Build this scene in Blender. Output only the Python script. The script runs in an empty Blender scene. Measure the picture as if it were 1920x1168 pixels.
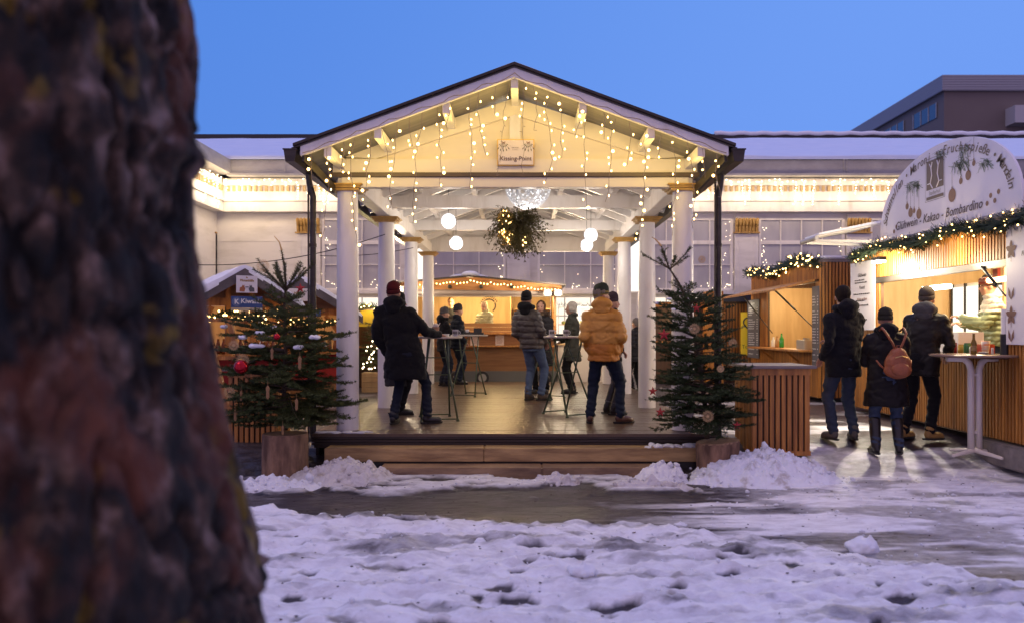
import bpy, bmesh, math, random
import numpy as np
from math import radians as R, sin, cos, pi
from mathutils import Vector, Matrix, Quaternion

# ------------------------------------------------------------------ camera, sky, light, exposure
SC = bpy.context.scene
COL = SC.collection
cam = bpy.data.cameras.new("camera")
CAM = bpy.data.objects.new("camera", cam); COL.objects.link(CAM)
CAM.location = (0, 0, 1.62); CAM.rotation_euler = (R(90), 0, 0)
cam.sensor_width = 36; cam.lens = 28.125
cam.shift_x = -19/1920; cam.shift_y = 34.5/1920
cam.clip_start = 0.05; cam.clip_end = 2000
cam.dof.use_dof = True; cam.dof.focus_distance = 10.6; cam.dof.aperture_fstop = 1.6
SC.camera = CAM
SC.view_settings.view_transform = 'Standard'; SC.view_settings.look = 'None'
SC.view_settings.exposure = 0.0; SC.view_settings.gamma = 1.0

W = bpy.data.worlds.new("World"); SC.world = W; W.use_nodes = True
def build_world():
    nt = W.node_tree; N = nt.nodes; L = nt.links; N.clear()
    out = N.new('ShaderNodeOutputWorld'); bg = N.new('ShaderNodeBackground')
    tc = N.new('ShaderNodeTexCoord'); sp = N.new('ShaderNodeSeparateXYZ')
    L.new(tc.outputs['Generated'], sp.inputs[0])
    def rng(sock, a, b):
        m = N.new('ShaderNodeMapRange'); m.interpolation_type = 'SMOOTHSTEP'
        m.inputs[1].default_value = a; m.inputs[2].default_value = b
        L.new(sock, m.inputs[0]); return m.outputs[0]
    def mix(f, a, b):
        m = N.new('ShaderNodeMix'); m.data_type = 'RGBA'
        L.new(f, m.inputs[0])
        for k, v in ((6, a), (7, b)):
            if isinstance(v, tuple): m.inputs[k].default_value = v + (1,)
            else: L.new(v, m.inputs[k])
        return m.outputs[2]
    # clear dusk sky: deep blue away to the left, paler to the right, the pale violet afterglow in the opposite half
    front = mix(rng(sp.outputs[0], -.45, .6), (.078, .235, .76), (.155, .335, .90))
    low = mix(rng(sp.outputs[2], .45, .08), front, (.135, .305, .88))
    lowm = mix(rng(sp.outputs[0], -.6, .9), front, low)
    zen = mix(rng(sp.outputs[2], .42, .85), lowm, (.45, .48, 1.10))
    allsky = mix(rng(sp.outputs[1], .35, -.55), zen, (.42, .32, .56))
    nis = N.new('ShaderNodeTexSky'); nis.sky_type = 'NISHITA'; nis.sun_disc = False
    nis.sun_elevation = R(1.0); nis.sun_rotation = R(180)
    add = N.new('ShaderNodeMix'); add.data_type = 'RGBA'; add.blend_type = 'ADD'; add.inputs[0].default_value = .02
    L.new(allsky, add.inputs[6]); L.new(nis.outputs[0], add.inputs[7])
    L.new(add.outputs[2], bg.inputs[0]); bg.inputs[1].default_value = 1.0
    L.new(bg.outputs[0], out.inputs[0])
build_world()
sun = bpy.data.lights.new("afterglow", 'SUN'); sun.energy = 0.44; sun.angle = R(25); sun.color = (1, .80, .70)
SUN = bpy.data.objects.new("afterglow", sun); COL.objects.link(SUN)
SUN.rotation_euler = (R(34), 0, R(-50))

# ------------------------------------------------------------------ helpers
def lamp(name, loc, power, color=(1, .72, .38), size=.05, parent=None, kind='POINT', rot=None, spot=None, sx=None, sy=None):
    l = bpy.data.lights.new(name, kind); l.energy = power; l.color = color
    if kind == 'AREA':
        l.shape = 'RECTANGLE'; l.size = sx; l.size_y = sy
    else: l.shadow_soft_size = size
    if kind == 'SPOT': l.spot_size = spot; l.spot_blend = .6
    o = bpy.data.objects.new(name, l); COL.objects.link(o); o.location = loc
    if rot: o.rotation_euler = rot
    if parent is not None:
        o.parent = parent; o.location = Vector(loc) - worg(parent)
    return o
def worg(o):
    v = Vector((0, 0, 0))
    while o is not None:
        v += o.location; o = o.parent
    return v
def tag(o, label=None, cat=None, group=None, kind=None):
    if label: o["label"] = label
    if label and len(label.split()) > 16: print('LONG', len(label.split()), label)
    if cat: o["category"] = cat
    if group: o["group"] = group
    if kind: o["kind"] = kind
    return o
def thing(name, loc, label, cat, group=None, rz=0):
    o = bpy.data.objects.new(name, None); COL.objects.link(o)
    o.empty_display_size = .1
    o.location = loc; o.rotation_euler = (0, 0, rz)
    return tag(o, label, cat, group)
def P(px, py, d):
    return Vector(((px-979)*d/1500, d, 1.62-(py-618.5)*d/1500))
def X(px, d): return (px-979)*d/1500
def Z(py, d): return 1.62-(py-618.5)*d/1500

# numpy value noise
def _hash(ix, iy, iz, s):
    h = (ix*374761393 + iy*668265263 + iz*2147483647 + s*974711) & 0xffffffff
    h = ((h ^ (h >> 13)) * 1274126177) & 0xffffffff
    h = h ^ (h >> 16)
    return (h & 0xffff)/65535.0
def vnoise(x, y, z=None, seed=0):
    x = np.asarray(x, float); y = np.asarray(y, float)
    z = np.zeros_like(x) if z is None else np.asarray(z, float)
    x, y, z = np.broadcast_arrays(x, y, z)
    ix = np.floor(x).astype(np.int64); iy = np.floor(y).astype(np.int64); iz = np.floor(z).astype(np.int64)
    fx = x-ix; fy = y-iy; fz = z-iz
    fx = fx*fx*(3-2*fx); fy = fy*fy*(3-2*fy); fz = fz*fz*(3-2*fz)
    def c(a, b, e): return _hash(ix+a, iy+b, iz+e, seed)
    x0 = (c(0,0,0)*(1-fx)+c(1,0,0)*fx)*(1-fy)+(c(0,1,0)*(1-fx)+c(1,1,0)*fx)*fy
    x1 = (c(0,0,1)*(1-fx)+c(1,0,1)*fx)*(1-fy)+(c(0,1,1)*(1-fx)+c(1,1,1)*fx)*fy
    return x0*(1-fz)+x1*fz
def fbm(x, y, z=None, oct=4, seed=0):
    t = 0; a = .5; n = 0
    for i in range(oct):
        f = 2.03**i
        t = t + a*vnoise(np.asarray(x)*f, np.asarray(y)*f, None if z is None else np.asarray(z)*f, seed+i*17); n += a; a *= .5
    return t/n
def sstep(a, b, x):
    t = np.clip((x-a)/(b-a), 0, 1); return t*t*(3-2*t)

# ------------------------------------------------------------------ materials
MATS = {}
def mat(name, col, rough=.6, col2=None, scale=(8, 8, 8), bump=0.0, metal=0.0, spec=.5, detail=4, band=None, contrast=(.35, .65), emis=None, estr=0, trans=0, coat=0, sheen=0, bscale=None):
    if name in MATS: return MATS[name]
    m = bpy.data.materials.new(name); m.use_nodes = True
    nt = m.node_tree; N = nt.nodes; L = nt.links
    b = N['Principled BSDF']
    b.inputs['Base Color'].default_value = tuple(col) + (1,)
    b.inputs['Roughness'].default_value = rough
    b.inputs['Metallic'].default_value = metal
    b.inputs['Specular IOR Level'].default_value = spec
    if trans: b.inputs['Transmission Weight'].default_value = trans
    if coat: b.inputs['Coat Weight'].default_value = coat
    if sheen: b.inputs['Sheen Weight'].default_value = sheen
    if col2 is not None or bump:
        tc = N.new('ShaderNodeTexCoord'); mp = N.new('ShaderNodeMapping'); mp.inputs['Scale'].default_value = scale
        L.new(tc.outputs['Object'], mp.inputs[0])
        nz = N.new('ShaderNodeTexNoise'); nz.inputs['Scale'].default_value = 1; nz.inputs['Detail'].default_value = detail
        nz.inputs['Roughness'].default_value = .6
        L.new(mp.outputs[0], nz.inputs[0])
        if col2 is not None:
            cr = N.new('ShaderNodeValToRGB'); cr.color_ramp.elements[0].position = contrast[0]; cr.color_ramp.elements[1].position = contrast[1]
            cr.color_ramp.elements[0].color = tuple(col)+(1,); cr.color_ramp.elements[1].color = tuple(col2)+(1,)
            L.new(nz.outputs[0], cr.inputs[0]); L.new(cr.outputs[0], b.inputs['Base Color'])
        if bump:
            bp = N.new('ShaderNodeBump'); bp.inputs['Strength'].default_value = bump; bp.inputs['Distance'].default_value = .02
            src = nz.outputs[0]
            if bscale:
                mp2 = N.new('ShaderNodeMapping'); mp2.inputs['Scale'].default_value = bscale
                n2 = N.new('ShaderNodeTexNoise'); n2.inputs['Scale'].default_value = 1; n2.inputs['Detail'].default_value = 5
                L.new(tc.outputs['Object'], mp2.inputs[0]); L.new(mp2.outputs[0], n2.inputs[0]); src = n2.outputs[0]
            L.new(src, bp.inputs['Height']); L.new(bp.outputs[0], b.inputs['Normal'])
    if emis:
        b.inputs['Emission Color'].default_value = tuple(emis)+(1,); b.inputs['Emission Strength'].default_value = estr
    MATS[name] = m; return m
def glow(name, col, s, sample=False):
    if name in MATS: return MATS[name]
    m = bpy.data.materials.new(name); m.use_nodes = True
    nt = m.node_tree; nt.nodes.clear()
    e = nt.nodes.new('ShaderNodeEmission'); e.inputs[0].default_value = tuple(col)+(1,); e.inputs[1].default_value = s
    o = nt.nodes.new('ShaderNodeOutputMaterial'); nt.links.new(e.outputs[0], o.inputs[0])
    if not sample:
        try: m.cycles.emission_sampling = 'NONE'
        except Exception: pass
    MATS[name] = m; return m
WHITE = mat('white_paint', (.77, .74, .71), .38, (.62, .58, .53), (4, 4, 1.2), .14, contrast=(.50, .78), bscale=(30, 30, 6))
WHITE2 = mat('white_boards', (.73, .70, .67), .5, (.57, .54, .50), (.9, .9, 3.5), .1, contrast=(.46, .75))
GOLD = mat('gilded_wood', (.38, .22, .06), .45, (.50, .31, .09), (12, 12, 12), .2, metal=.25)
DARKMETAL = mat('dark_brown_metal', (.035, .028, .024), .38, (.06, .05, .042), (3, 3, 10), metal=.4)
BROWNTRIM = mat('brown_metal_trim', (.09, .065, .04), .4, (.13, .09, .055), (3, 3, 3))
ZINC = mat('zinc_fascia', (.26, .25, .26), .5, (.34, .33, .34), (2, 2, 4), .05)
ROOFUNDER = mat('roof_boards_grey', (.12, .115, .12), .45, (.20, .185, .18), (1.2, 14, 1.2), .1)
RSNOW = mat('roof_snow_sky_tint', (.66, .73, .85), .55, (.60, .68, .82), (2, 2, 2), .25, bscale=(9, 9, 9))  # hall roof snow with the blue of the skylight put into its colour
SNOW = mat('snow', (.80, .81, .84), .55, (.72, .73, .77), (5, 5, 5), .35, bscale=(28, 28, 28))
DSNOW = mat('dirty_snow', (.62, .60, .60), .6, (.30, .25, .21), (7, 7, 7), .8, contrast=(.52, .74), bscale=(30, 30, 30))
WOOD = mat('larch_wood', (.56, .235, .045), .5, (.26, .095, .018), (14, 14, 1.2), .25)
WOODH = mat('larch_wood_boards', (.36, .17, .06), .5, (.23, .10, .03), (1.2, 14, 14), .25)
WOODD = mat('dark_stained_wood', (.10, .045, .02), .5, (.055, .025, .012), (14, 14, 1.2), .25)
WOODP = mat('pale_spruce_boards', (.60, .42, .22), .55, (.50, .33, .16), (8, 8, 1.0), .1)
DECK = mat('wet_deck_boards', (.085, .052, .033), .30, (.11, .07, .042), (2.6, 1.3, 1), .8, detail=6, contrast=(.35, .62), bscale=(15, 6, 4))
GREY = mat('grey_weathered_board', (.16, .13, .12), .6, (.23, .19, .17), (2, 2, 2), .2)
BLACK = mat('black_plastic', (.018, .018, .02), .5)
LOG = mat('log_bark', (.36, .21, .125), .85, (.12, .065, .04), (9, 9, 3), .9, bscale=(40, 40, 10))
LOGTOP = mat('sawn_log_end', (.42, .27, .14), .7, (.28, .17, .09), (14, 14, 14), .4)
GREENM = mat('green_painted_steel', (.055, .085, .045), .4, (.07, .10, .055), (10, 10, 10))
TABTOP = mat('pale_table_top', (.42, .36, .31), .4, (.50, .44, .38), (4, 14, 4), .1)
WPAINTM = mat('white_enamelled_steel', (.72, .66, .60), .35)
GLASSD = mat('window_glass_blinds', (.36, .355, .39), .15, (.47, .46, .49), (1.5, .5, .4), 0, spec=.6)
PAPER = mat('paper', (.72, .66, .60), .7)
PAPER2 = mat('printed_panel', (.74, .70, .72), .45)
INK = mat('dark_ink', (.045, .035, .035), .7)
BULB = glow('warm_bulb', (1.0, .62, .20), 11)
BULBW = glow('warm_white_bulb', (1.0, .78, .50), 10)
WIRE = mat('pale_wire', (.30, .22, .13), .6)
WIRED = mat('black_cable', (.02, .02, .022), .6)

# ------------------------------------------------------------------ mesh builder
class MB:
    def __init__(s): s.v = []; s.f = []; s.mi = []; s.cur = 0
    def add(s, vs, fs):
        o = len(s.v); s.v += [tuple(v) for v in vs]
        for f in fs: s.f.append(tuple(i+o for i in f)); s.mi.append(s.cur)
        return s
    def box(s, x0, x1, y0, y1, z0, z1):
        return s.add([(x0,y0,z0),(x1,y0,z0),(x1,y1,z0),(x0,y1,z0),(x0,y0,z1),(x1,y0,z1),(x1,y1,z1),(x0,y1,z1)],
              [(0,3,2,1),(4,5,6,7),(0,1,5,4),(1,2,6,5),(2,3,7,6),(3,0,4,7)])
    def cbox(s, c, h, rot=None, b=0):
        vs = []
        for dz in (-1, 1):
            for dx, dy in ((-1,-1),(1,-1),(1,1),(-1,1)):
                v = Vector((dx*h[0], dy*h[1], dz*h[2]))
                if rot is not None: v = rot @ v
                vs.append(Vector(c)+v)
        return s.add(vs, [(0,3,2,1),(4,5,6,7),(0,1,5,4),(1,2,6,5),(2,3,7,6),(3,0,4,7)])
    def beam(s, a, b, w, h, up=(0,0,1)):
        a = Vector(a); b = Vector(b); d = (b-a); l = d.length; d.normalize(); u = Vector(up)
        r = d.cross(u)
        if r.length < 1e-4: r = Vector((1,0,0))
        r.normalize(); u = r.cross(d)
        vs = []
        for p in (a, b):
            for i, j in ((-1,-1),(1,-1),(1,1),(-1,1)): vs.append(p + r*(i*w/2) + u*(j*h/2))
        return s.add(vs, [(0,1,2,3),(7,6,5,4),(0,4,5,1),(1,5,6,2),(2,6,7,3),(3,7,4,0)])
    def rcone(s, a, b, ra, rb, n=10, caps=3):
        a = Vector(a); b = Vector(b); d = b-a; l = d.length
        if l < 1e-6: d = Vector((0,0,1))
        else: d.normalize()
        u = d.orthogonal().normalized(); w = d.cross(u)
        rings = []
        if caps:
            for k in range(caps): 
                t = (k+.35)/(caps)*pi/2; rings.append((a - d*ra*cos(t), ra*sin(t)))
        rings.append((a, ra)); rings.append((b, rb))
        if caps:
            for k in range(caps-1, -1, -1):
                t = (k+.35)/(caps)*pi/2; rings.append((b + d*rb*cos(t), rb*sin(t)))
        return s._rings([[c + (u*cos(2*pi*i/n)+w*sin(2*pi*i/n))*r for i in range(n)] for c, r in rings])
    def _rings(s, rings, cap=True, closed=True):
        n = len(rings[0]); o = 0; vs = [p for r in rings for p in r]; fs = []
        for k in range(len(rings)-1):
            for i in range(n if closed else n-1):
                j = (i+1) % n
                fs.append((k*n+i, k*n+j, (k+1)*n+j, (k+1)*n+i))
        if cap and closed:
            fs.append(tuple(reversed(range(n)))); fs.append(tuple((len(rings)-1)*n+i for i in range(n)))
        return s.add(vs, fs)
    def cyl(s, a, b, ra, rb=None, n=16): return s.rcone(a, b, ra, ra if rb is None else rb, n, 0)
    def lathe(s, c, prof, n=24):
        c = Vector(c)
        return s._rings([[c+Vector((r*cos(2*pi*i/n), r*sin(2*pi*i/n), z)) for i in range(n)] for r, z in prof])
    def loft(s, rings, n=20, rot=0):
        # rings: (cx,cy,cz,rx,ry)
        out = []
        for cx, cy, cz, rx, ry in rings:
            out.append([Vector((cx+rx*cos(2*pi*i/n), cy+ry*sin(2*pi*i/n), cz)) for i in range(n)])
        return s._rings(out)
    def ell(s, c, r, rot=None, n=12, m=8):
        c = Vector(c); rings = []
        for k in range(m+1):
            t = pi*(k+.15)/(m+.3); z = -cos(t); q = sin(t); rr = []
            for i in range(n):
                v = Vector((r[0]*q*cos(2*pi*i/n), r[1]*q*sin(2*pi*i/n), r[2]*z))
                if rot is not None: v = rot @ v
                rr.append(c+v)
            rings.append(rr)
        return s._rings(rings)
    def tube(s, pts, r, n=5, r2=None):
        pts = [Vector(p) for p in pts]; rings = []
        u = None
        for i, p in enumerate(pts):
            d = (pts[min(i+1, len(pts)-1)] - pts[max(i-1, 0)])
            if d.length < 1e-7: d = Vector((0,0,1))
            d.normalize()
            if u is None: u = d.orthogonal().normalized()
            u = (u - d*u.dot(d))
            if u.length < 1e-5: u = d.orthogonal()
            u.normalize(); w = d.cross(u)
            rr = r if r2 is None else r+(r2-r)*i/max(1, len(pts)-1)
            rings.append([p + (u*cos(2*pi*k/n)+w*sin(2*pi*k/n))*rr for k in range(n)])
        return s._rings(rings)
    def prism(s, poly, dvec):
        n = len(poly); dv = Vector(dvec); vs = [Vector(p) for p in poly] + [Vector(p)+dv for p in poly]
        fs = [tuple(range(n)), tuple(reversed(range(n, 2*n)))]
        for i in range(n): j = (i+1) % n; fs.append((i, i+n, j+n, j))
        return s.add(vs, fs)
    def xform(s, M, start=0):
        for i in range(start, len(s.v)): s.v[i] = tuple(M @ Vector(s.v[i]))
        return s
    def build(s, name, m, parent=None, local=False, smooth=False, bevel=0, ang=None):
        me = bpy.data.meshes.new(name)
        vs = s.v
        if parent is not None and not local:
            o = worg(parent); vs = [(v[0]-o.x, v[1]-o.y, v[2]-o.z) for v in vs]
        me.from_pydata(vs, [], s.f)
        ms = m if isinstance(m, (list, tuple)) else [m]
        for q in ms: me.materials.append(q)
        if len(ms) > 1: me.polygons.foreach_set('material_index', s.mi)
        bm = bmesh.new(); bm.from_mesh(me); bmesh.ops.recalc_face_normals(bm, faces=bm.faces)
        if bevel:
            bmesh.ops.bevel(bm, geom=[e for e in bm.edges if e.is_manifold and e.calc_face_angle(0) > .6], offset=bevel, segments=2, affect='EDGES', clamp_overlap=True)
        if smooth:
            for f in bm.faces: f.smooth = True
            if ang:
                for e in bm.edges:
                    if e.is_manifold and e.calc_face_angle(0) > ang: e.smooth = False
        bm.to_mesh(me); bm.free()
        ob = bpy.data.objects.new(name, me); COL.objects.link(ob)
        if parent is not None: ob.parent = parent
        return ob
def npmesh(name, V, F, m, parent=None, smooth=False, attr=None):
    # V (n,3) ; F (k,4) quads
    V = np.asarray(V, np.float32)
    if parent is not None: V = V - np.array(worg(parent), np.float32)
    me = bpy.data.meshes.new(name); nq = len(F); k = F.shape[1]
    me.vertices.add(len(V)); me.vertices.foreach_set('co', V.ravel())
    me.loops.add(nq*k); me.loops.foreach_set('vertex_index', F.astype(np.int32).ravel())
    me.polygons.add(nq); me.polygons.foreach_set('loop_start', np.arange(0, nq*k, k, dtype=np.int32))
    me.polygons.foreach_set('loop_total', np.full(nq, k, np.int32))
    if smooth: me.polygons.foreach_set('use_smooth', np.ones(nq, bool))
    me.update(calc_edges=True); me.validate()
    if attr:
        for an, av in attr.items():
            a = me.attributes.new(an, 'FLOAT', 'POINT'); a.data.foreach_set('value', av.astype(np.float32).ravel())
    me.materials.append(m)
    ob = bpy.data.objects.new(name, me); COL.objects.link(ob)
    if parent is not None: ob.parent = parent
    return ob
def remesh(mb, vox, smooth=3):
    me = bpy.data.meshes.new('tmp'); me.from_pydata(mb.v, [], mb.f)
    bm = bmesh.new(); bm.from_mesh(me); bmesh.ops.recalc_face_normals(bm, faces=bm.faces); bm.to_mesh(me); bm.free()
    ob = bpy.data.objects.new('tmp', me); COL.objects.link(ob)
    md = ob.modifiers.new('r', 'REMESH'); md.mode = 'VOXEL'; md.voxel_size = vox
    if smooth:
        sm = ob.modifiers.new('s', 'SMOOTH'); sm.factor = .5; sm.iterations = smooth
    dg = bpy.context.evaluated_depsgraph_get(); dg.update()
    m2 = bpy.data.meshes.new_from_object(ob.evaluated_get(dg))
    V = np.empty(len(m2.vertices)*3, np.float32); m2.vertices.foreach_get('co', V); V = V.reshape(-1, 3)
    Nn = np.empty(len(m2.vertices)*3, np.float32); m2.vertices.foreach_get('normal', Nn); Nn = Nn.reshape(-1, 3)
    F = np.empty(len(m2.loops), np.int32); m2.loops.foreach_get('vertex_index', F); F = F.reshape(-1, 4) if len(F) == 4*len(m2.polygons) else None
    if F is None:
        F = np.array([tuple(p.vertices)+((p.vertices[-1],)*(4-len(p.vertices))) for p in m2.polygons])
    bpy.data.objects.remove(ob); bpy.data.meshes.remove(me); bpy.data.meshes.remove(m2)
    return V.astype(float), Nn.astype(float), F

def text_mb(body, size, o, right, up, align='CENTER', shear=0, depth=.003, bold=0, fit=None):
    cu = bpy.data.curves.new('t', 'FONT'); cu.body = body; cu.size = size; cu.align_x = align; cu.align_y = 'CENTER'
    cu.shear = shear; cu.resolution_u = 2; cu.offset = bold
    ob = bpy.data.objects.new('t', cu); COL.objects.link(ob)
    dg = bpy.context.evaluated_depsgraph_get(); dg.update()
    me = bpy.data.meshes.new_from_object(ob.evaluated_get(dg))
    right = Vector(right).normalized(); up = Vector(up).normalized(); o = Vector(o)
    xs = [v.co.x for v in me.vertices]
    k = 1
    if fit and xs: k = fit/(max(xs)-min(xs))
    mb = MB(); nrm = right.cross(up)
    mb.add([o + right*v.co.x*k + up*v.co.y*(k if fit else 1) + nrm*depth for v in me.vertices], [tuple(p.vertices) for p in me.polygons])
    bpy.data.objects.remove(ob); bpy.data.curves.remove(cu); bpy.data.meshes.remove(me)
    return mb
def merge(a, b): a.add(b.v, b.f); return a
# ------------------------------------------------------------------ ground: road below, market square a step higher
def base_z(x, y):
    return .30*sstep(8.7, 10.1, y) + 0*x
def slush_near(x): return np.interp(x, [-6, -2.3, 0, 1.3, 2.05, 2.56, 3.0, 4, 6, 9], [7.1, 7.0, 6.70, 6.50, 6.1, 5.6, 5.2, 4.6, 3.9, 3.2])
def slush_far(x): return np.interp(x, [-6, -2.3, 0, 1.3, 2.2, 2.74, 3.5, 5, 7, 9], [7.9, 7.8, 7.75, 7.7, 7.5, 6.75, 5.95, 5.1, 4.6, 4.2])
def ground_fields(x, y):
    wob = (fbm(x*2.2, y*2.2, seed=3)-.5)*.45 + (fbm(x*9, y*9, seed=4)-.5)*.12
    yy = y + wob
    near = 1-sstep(-.10, .07, yy-slush_near(x))
    # lumps drawn out along the road, foot prints, wheel marks
    n1 = fbm(x*1.3, y*4.5, seed=11); n2 = fbm(x*4.5, y*9, seed=12, oct=5); n3 = fbm(x*16, y*22, seed=13, oct=3)
    hn = .045 + .10*(n1-.5) + .105*(n2-.5) + .034*(n3-.5)
    holes = fbm(x*2.1+5, y*4.6, seed=21, oct=3); holes2 = fbm(x*6, y*14, seed=22, oct=2)
    hole = sstep(.70, .75, holes)*sstep(.44, .6, holes2)
    row = np.zeros_like(x)
    for cx, cy, wx, wy in FOOT:
        row = np.maximum(row, 1-sstep(.55, 1.05, np.sqrt(((x-cx)/wx)**2+((y-cy)/wy)**2) + (n2-.5)*.7))
    hole = np.maximum(hole, row)
    hn = hn*(1-hole*.9) 
    far = sstep(-.12, .25, yy-slush_far(x))
    side = sstep(1.5, 2.6, x)
    ice = fbm(x*2.2, y*4.6, seed=31, oct=6)
    midsn = sstep(.46, .60, ice + .10*sstep(7.7, 8.6, y)*sstep(-2.2, -.4, -abs(x)) )
    snow_mid = midsn*.75*(1-sstep(8.6, 9.0, y))
    snow_side = (.52+.46*sstep(.34, .60, ice))*(1-sstep(9.0, 9.8, yy+.25*(ice-.5)))
    left = sstep(-2.5, -3.1, x)
    far_s = far*(snow_mid*(1-side) + snow_side*side)
    far_s = far_s*(1-left*.55)
    plz = sstep(9.2, 9.8, y)
    ps = plz*sstep(.52, .66, fbm(x*.9, y*1.6, seed=41, oct=5))*(.45+.35*sstep(2, 3.5, x)*(1-sstep(10.5, 12.5, y)))
    thin = sstep(.55, .74, fbm(x*1.1+3, y*5.5, seed=91, oct=5))*.46 + sstep(.60, .74, fbm(x*5, y*13, seed=92, oct=3))*.30
    s = np.clip(near*(1-hole)*(1-np.clip(thin, 0, .62)) + (1-near)*(far_s + ps), 0, 1)
    band = (1-near)*(1-far)
    s = np.clip(s + band*(sstep(.42, .70, fbm(x*.8, y*6, seed=51, oct=5))*(.26+.5*sstep(.3, 2.2, x)) + (.16+.42*fbm(x*1.3, y*8, seed=57, oct=4))*sstep(1.0, 2.4, x)), 0, 1)
    h = base_z(x, y) + near*np.maximum(hn, 0.0)+ (1-near)*far*(.05*midsn*(1-side)+.035*side*(ice) + .03*(n2-.5))*(1-plz) + near*(1-hole)*.030*(np.abs(fbm(x*7, y*11, seed=61, oct=4)-.5)*2-.25) + .012*(n2-.5)*band + .010*(n3-.5)*(1-plz)
    return h, s
rnd = random.Random(5)
FOOT = [(X(570,6.4), 6.45, .085, .07), (X(645,6.9), 6.75, .1, .05), (X(640,6.05), 6.0, .1, .05), (X(575,5.2), 5.2, .1, .06), (X(548,4.75), 4.75, .07, .06), (X(580,4.4), 4.38, .1, .055), (X(933,4.93), 4.95, .12, .06), (X(1000,5.9), 5.85, .12, .06), (X(970,5.3), 5.25, .06, .04), (X(1492,5.35), 5.35, .1, .06),
        (X(1690,4.75), 4.75, .12, .05), (X(1640,4.35), 4.3, .05, .04), (X(1270,4.95), 4.95, .08, .04), (X(690,4.9), 4.9, .05, .035), (X(760,5.35), 5.3, .06, .035), (X(1150,6.1), 6.1, .12, .05), (X(1380,4.1), 4.1, .12, .06), (X(900,4.25), 4.25, .1, .04), (X(500,6.1), 6.1, .1, .04)]
for i in range(34):
    fy = rnd.uniform(3.6, 6.6); FOOT.append((rnd.uniform(-2.6, 3.4), fy, rnd.uniform(.03, .10), rnd.uniform(.018, .05)))
def build_ground():
    xs = np.concatenate([-np.geomspace(220, 6.3, 40), np.arange(-6.2, 8.2, .034), np.geomspace(8.3, 260, 40)])
    ys = np.concatenate([np.array([-60., -20, -8, -3, 0, 1.5]), np.arange(2.2, 10.6, .030), np.arange(10.6, 24, .2), np.geomspace(24.2, 600, 26)])
    XX, YY = np.meshgrid(xs, ys)
    h, s = ground_fields(XX, YY)
    V = np.stack([XX, YY, h], -1).reshape(-1, 3)
    ny, nx = XX.shape
    idx = np.arange(ny*nx).reshape(ny, nx)
    F = np.stack([idx[:-1,:-1], idx[:-1,1:], idx[1:,1:], idx[1:,:-1]], -1).reshape(-1, 4)
    m = bpy.data.materials.new('snowy_ground'); m.use_nodes = True
    nt = m.node_tree; N = nt.nodes; L = nt.links; b = N['Principled BSDF']
    at = N.new('ShaderNodeAttribute'); at.attribute_name = 'snow'
    tc = N.new('ShaderNodeTexCoord')
    def noise(sc, det=6, rough=.65):
        mp = N.new('ShaderNodeMapping'); mp.inputs['Scale'].default_value = sc; L.new(tc.outputs['Object'], mp.inputs[0])
        n = N.new('ShaderNodeTexNoise'); n.inputs['Scale'].default_value = 1; n.inputs['Detail'].default_value = det; n.inputs['Roughness'].default_value = rough
        L.new(mp.outputs[0], n.inputs[0]); return n.outputs[0]
    def math_(op, a, bb):
        n = N.new('ShaderNodeMath'); n.operation = op
        for k, v in ((0, a), (1, bb)):
            if isinstance(v, (int, float)): n.inputs[k].default_value = v
            else: L.new(v, n.inputs[k])
        return n.outputs[0]
    def ramp(src, p0, c0, p1, c1):
        r = N.new('ShaderNodeValToRGB'); e = r.color_ramp.elements; e[0].position = p0; e[1].position = p1; e[0].color = c0+(1,); e[1].color = c1+(1,)
        L.new(src, r.inputs[0]); return r.outputs[0]
    fine = noise((9, 14, 9)); fine2 = noise((40, 60, 40), 4)
    mixf = math_('ADD', at.outputs['Fac'], math_('MULTIPLY', math_('SUBTRACT', fine, .5), .55))
    fac = ramp(mixf, .26, (0,0,0), .86, (1,1,1))
    wet = ramp(noise((3, 14, 3)), .40, (.022, .017, .020), .68, (.085, .070, .072))
    sn = ramp(noise((4, 9, 4)), .30, (.60, .58, .60), .58, (.88, .88, .90))
    mx = N.new('ShaderNodeMix'); mx.data_type = 'RGBA'; L.new(fac, mx.inputs[0]); L.new(wet, mx.inputs[6]); L.new(sn, mx.inputs[7])
    L.new(mx.outputs[2], b.inputs['Base Color'])
    rr = N.new('ShaderNodeMapRange'); L.new(fac, rr.inputs[0]); rr.inputs[3].default_value = .34; rr.inputs[4].default_value = .62
    L.new(rr.outputs[0], b.inputs['Roughness'])
    bp = N.new('ShaderNodeBump'); bp.inputs['Strength'].default_value = .85; bp.inputs['Distance'].default_value = .03
    L.new(math_('ADD', math_('MULTIPLY', fine, .7), math_('MULTIPLY', fine2, .35)), bp.inputs['Height']); L.new(bp.outputs[0], b.inputs['Normal'])
    o = npmesh('ground', V, F, m, None, True, {'snow': s.reshape(-1)})
    tag(o, kind='structure')
build_ground()
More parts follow.
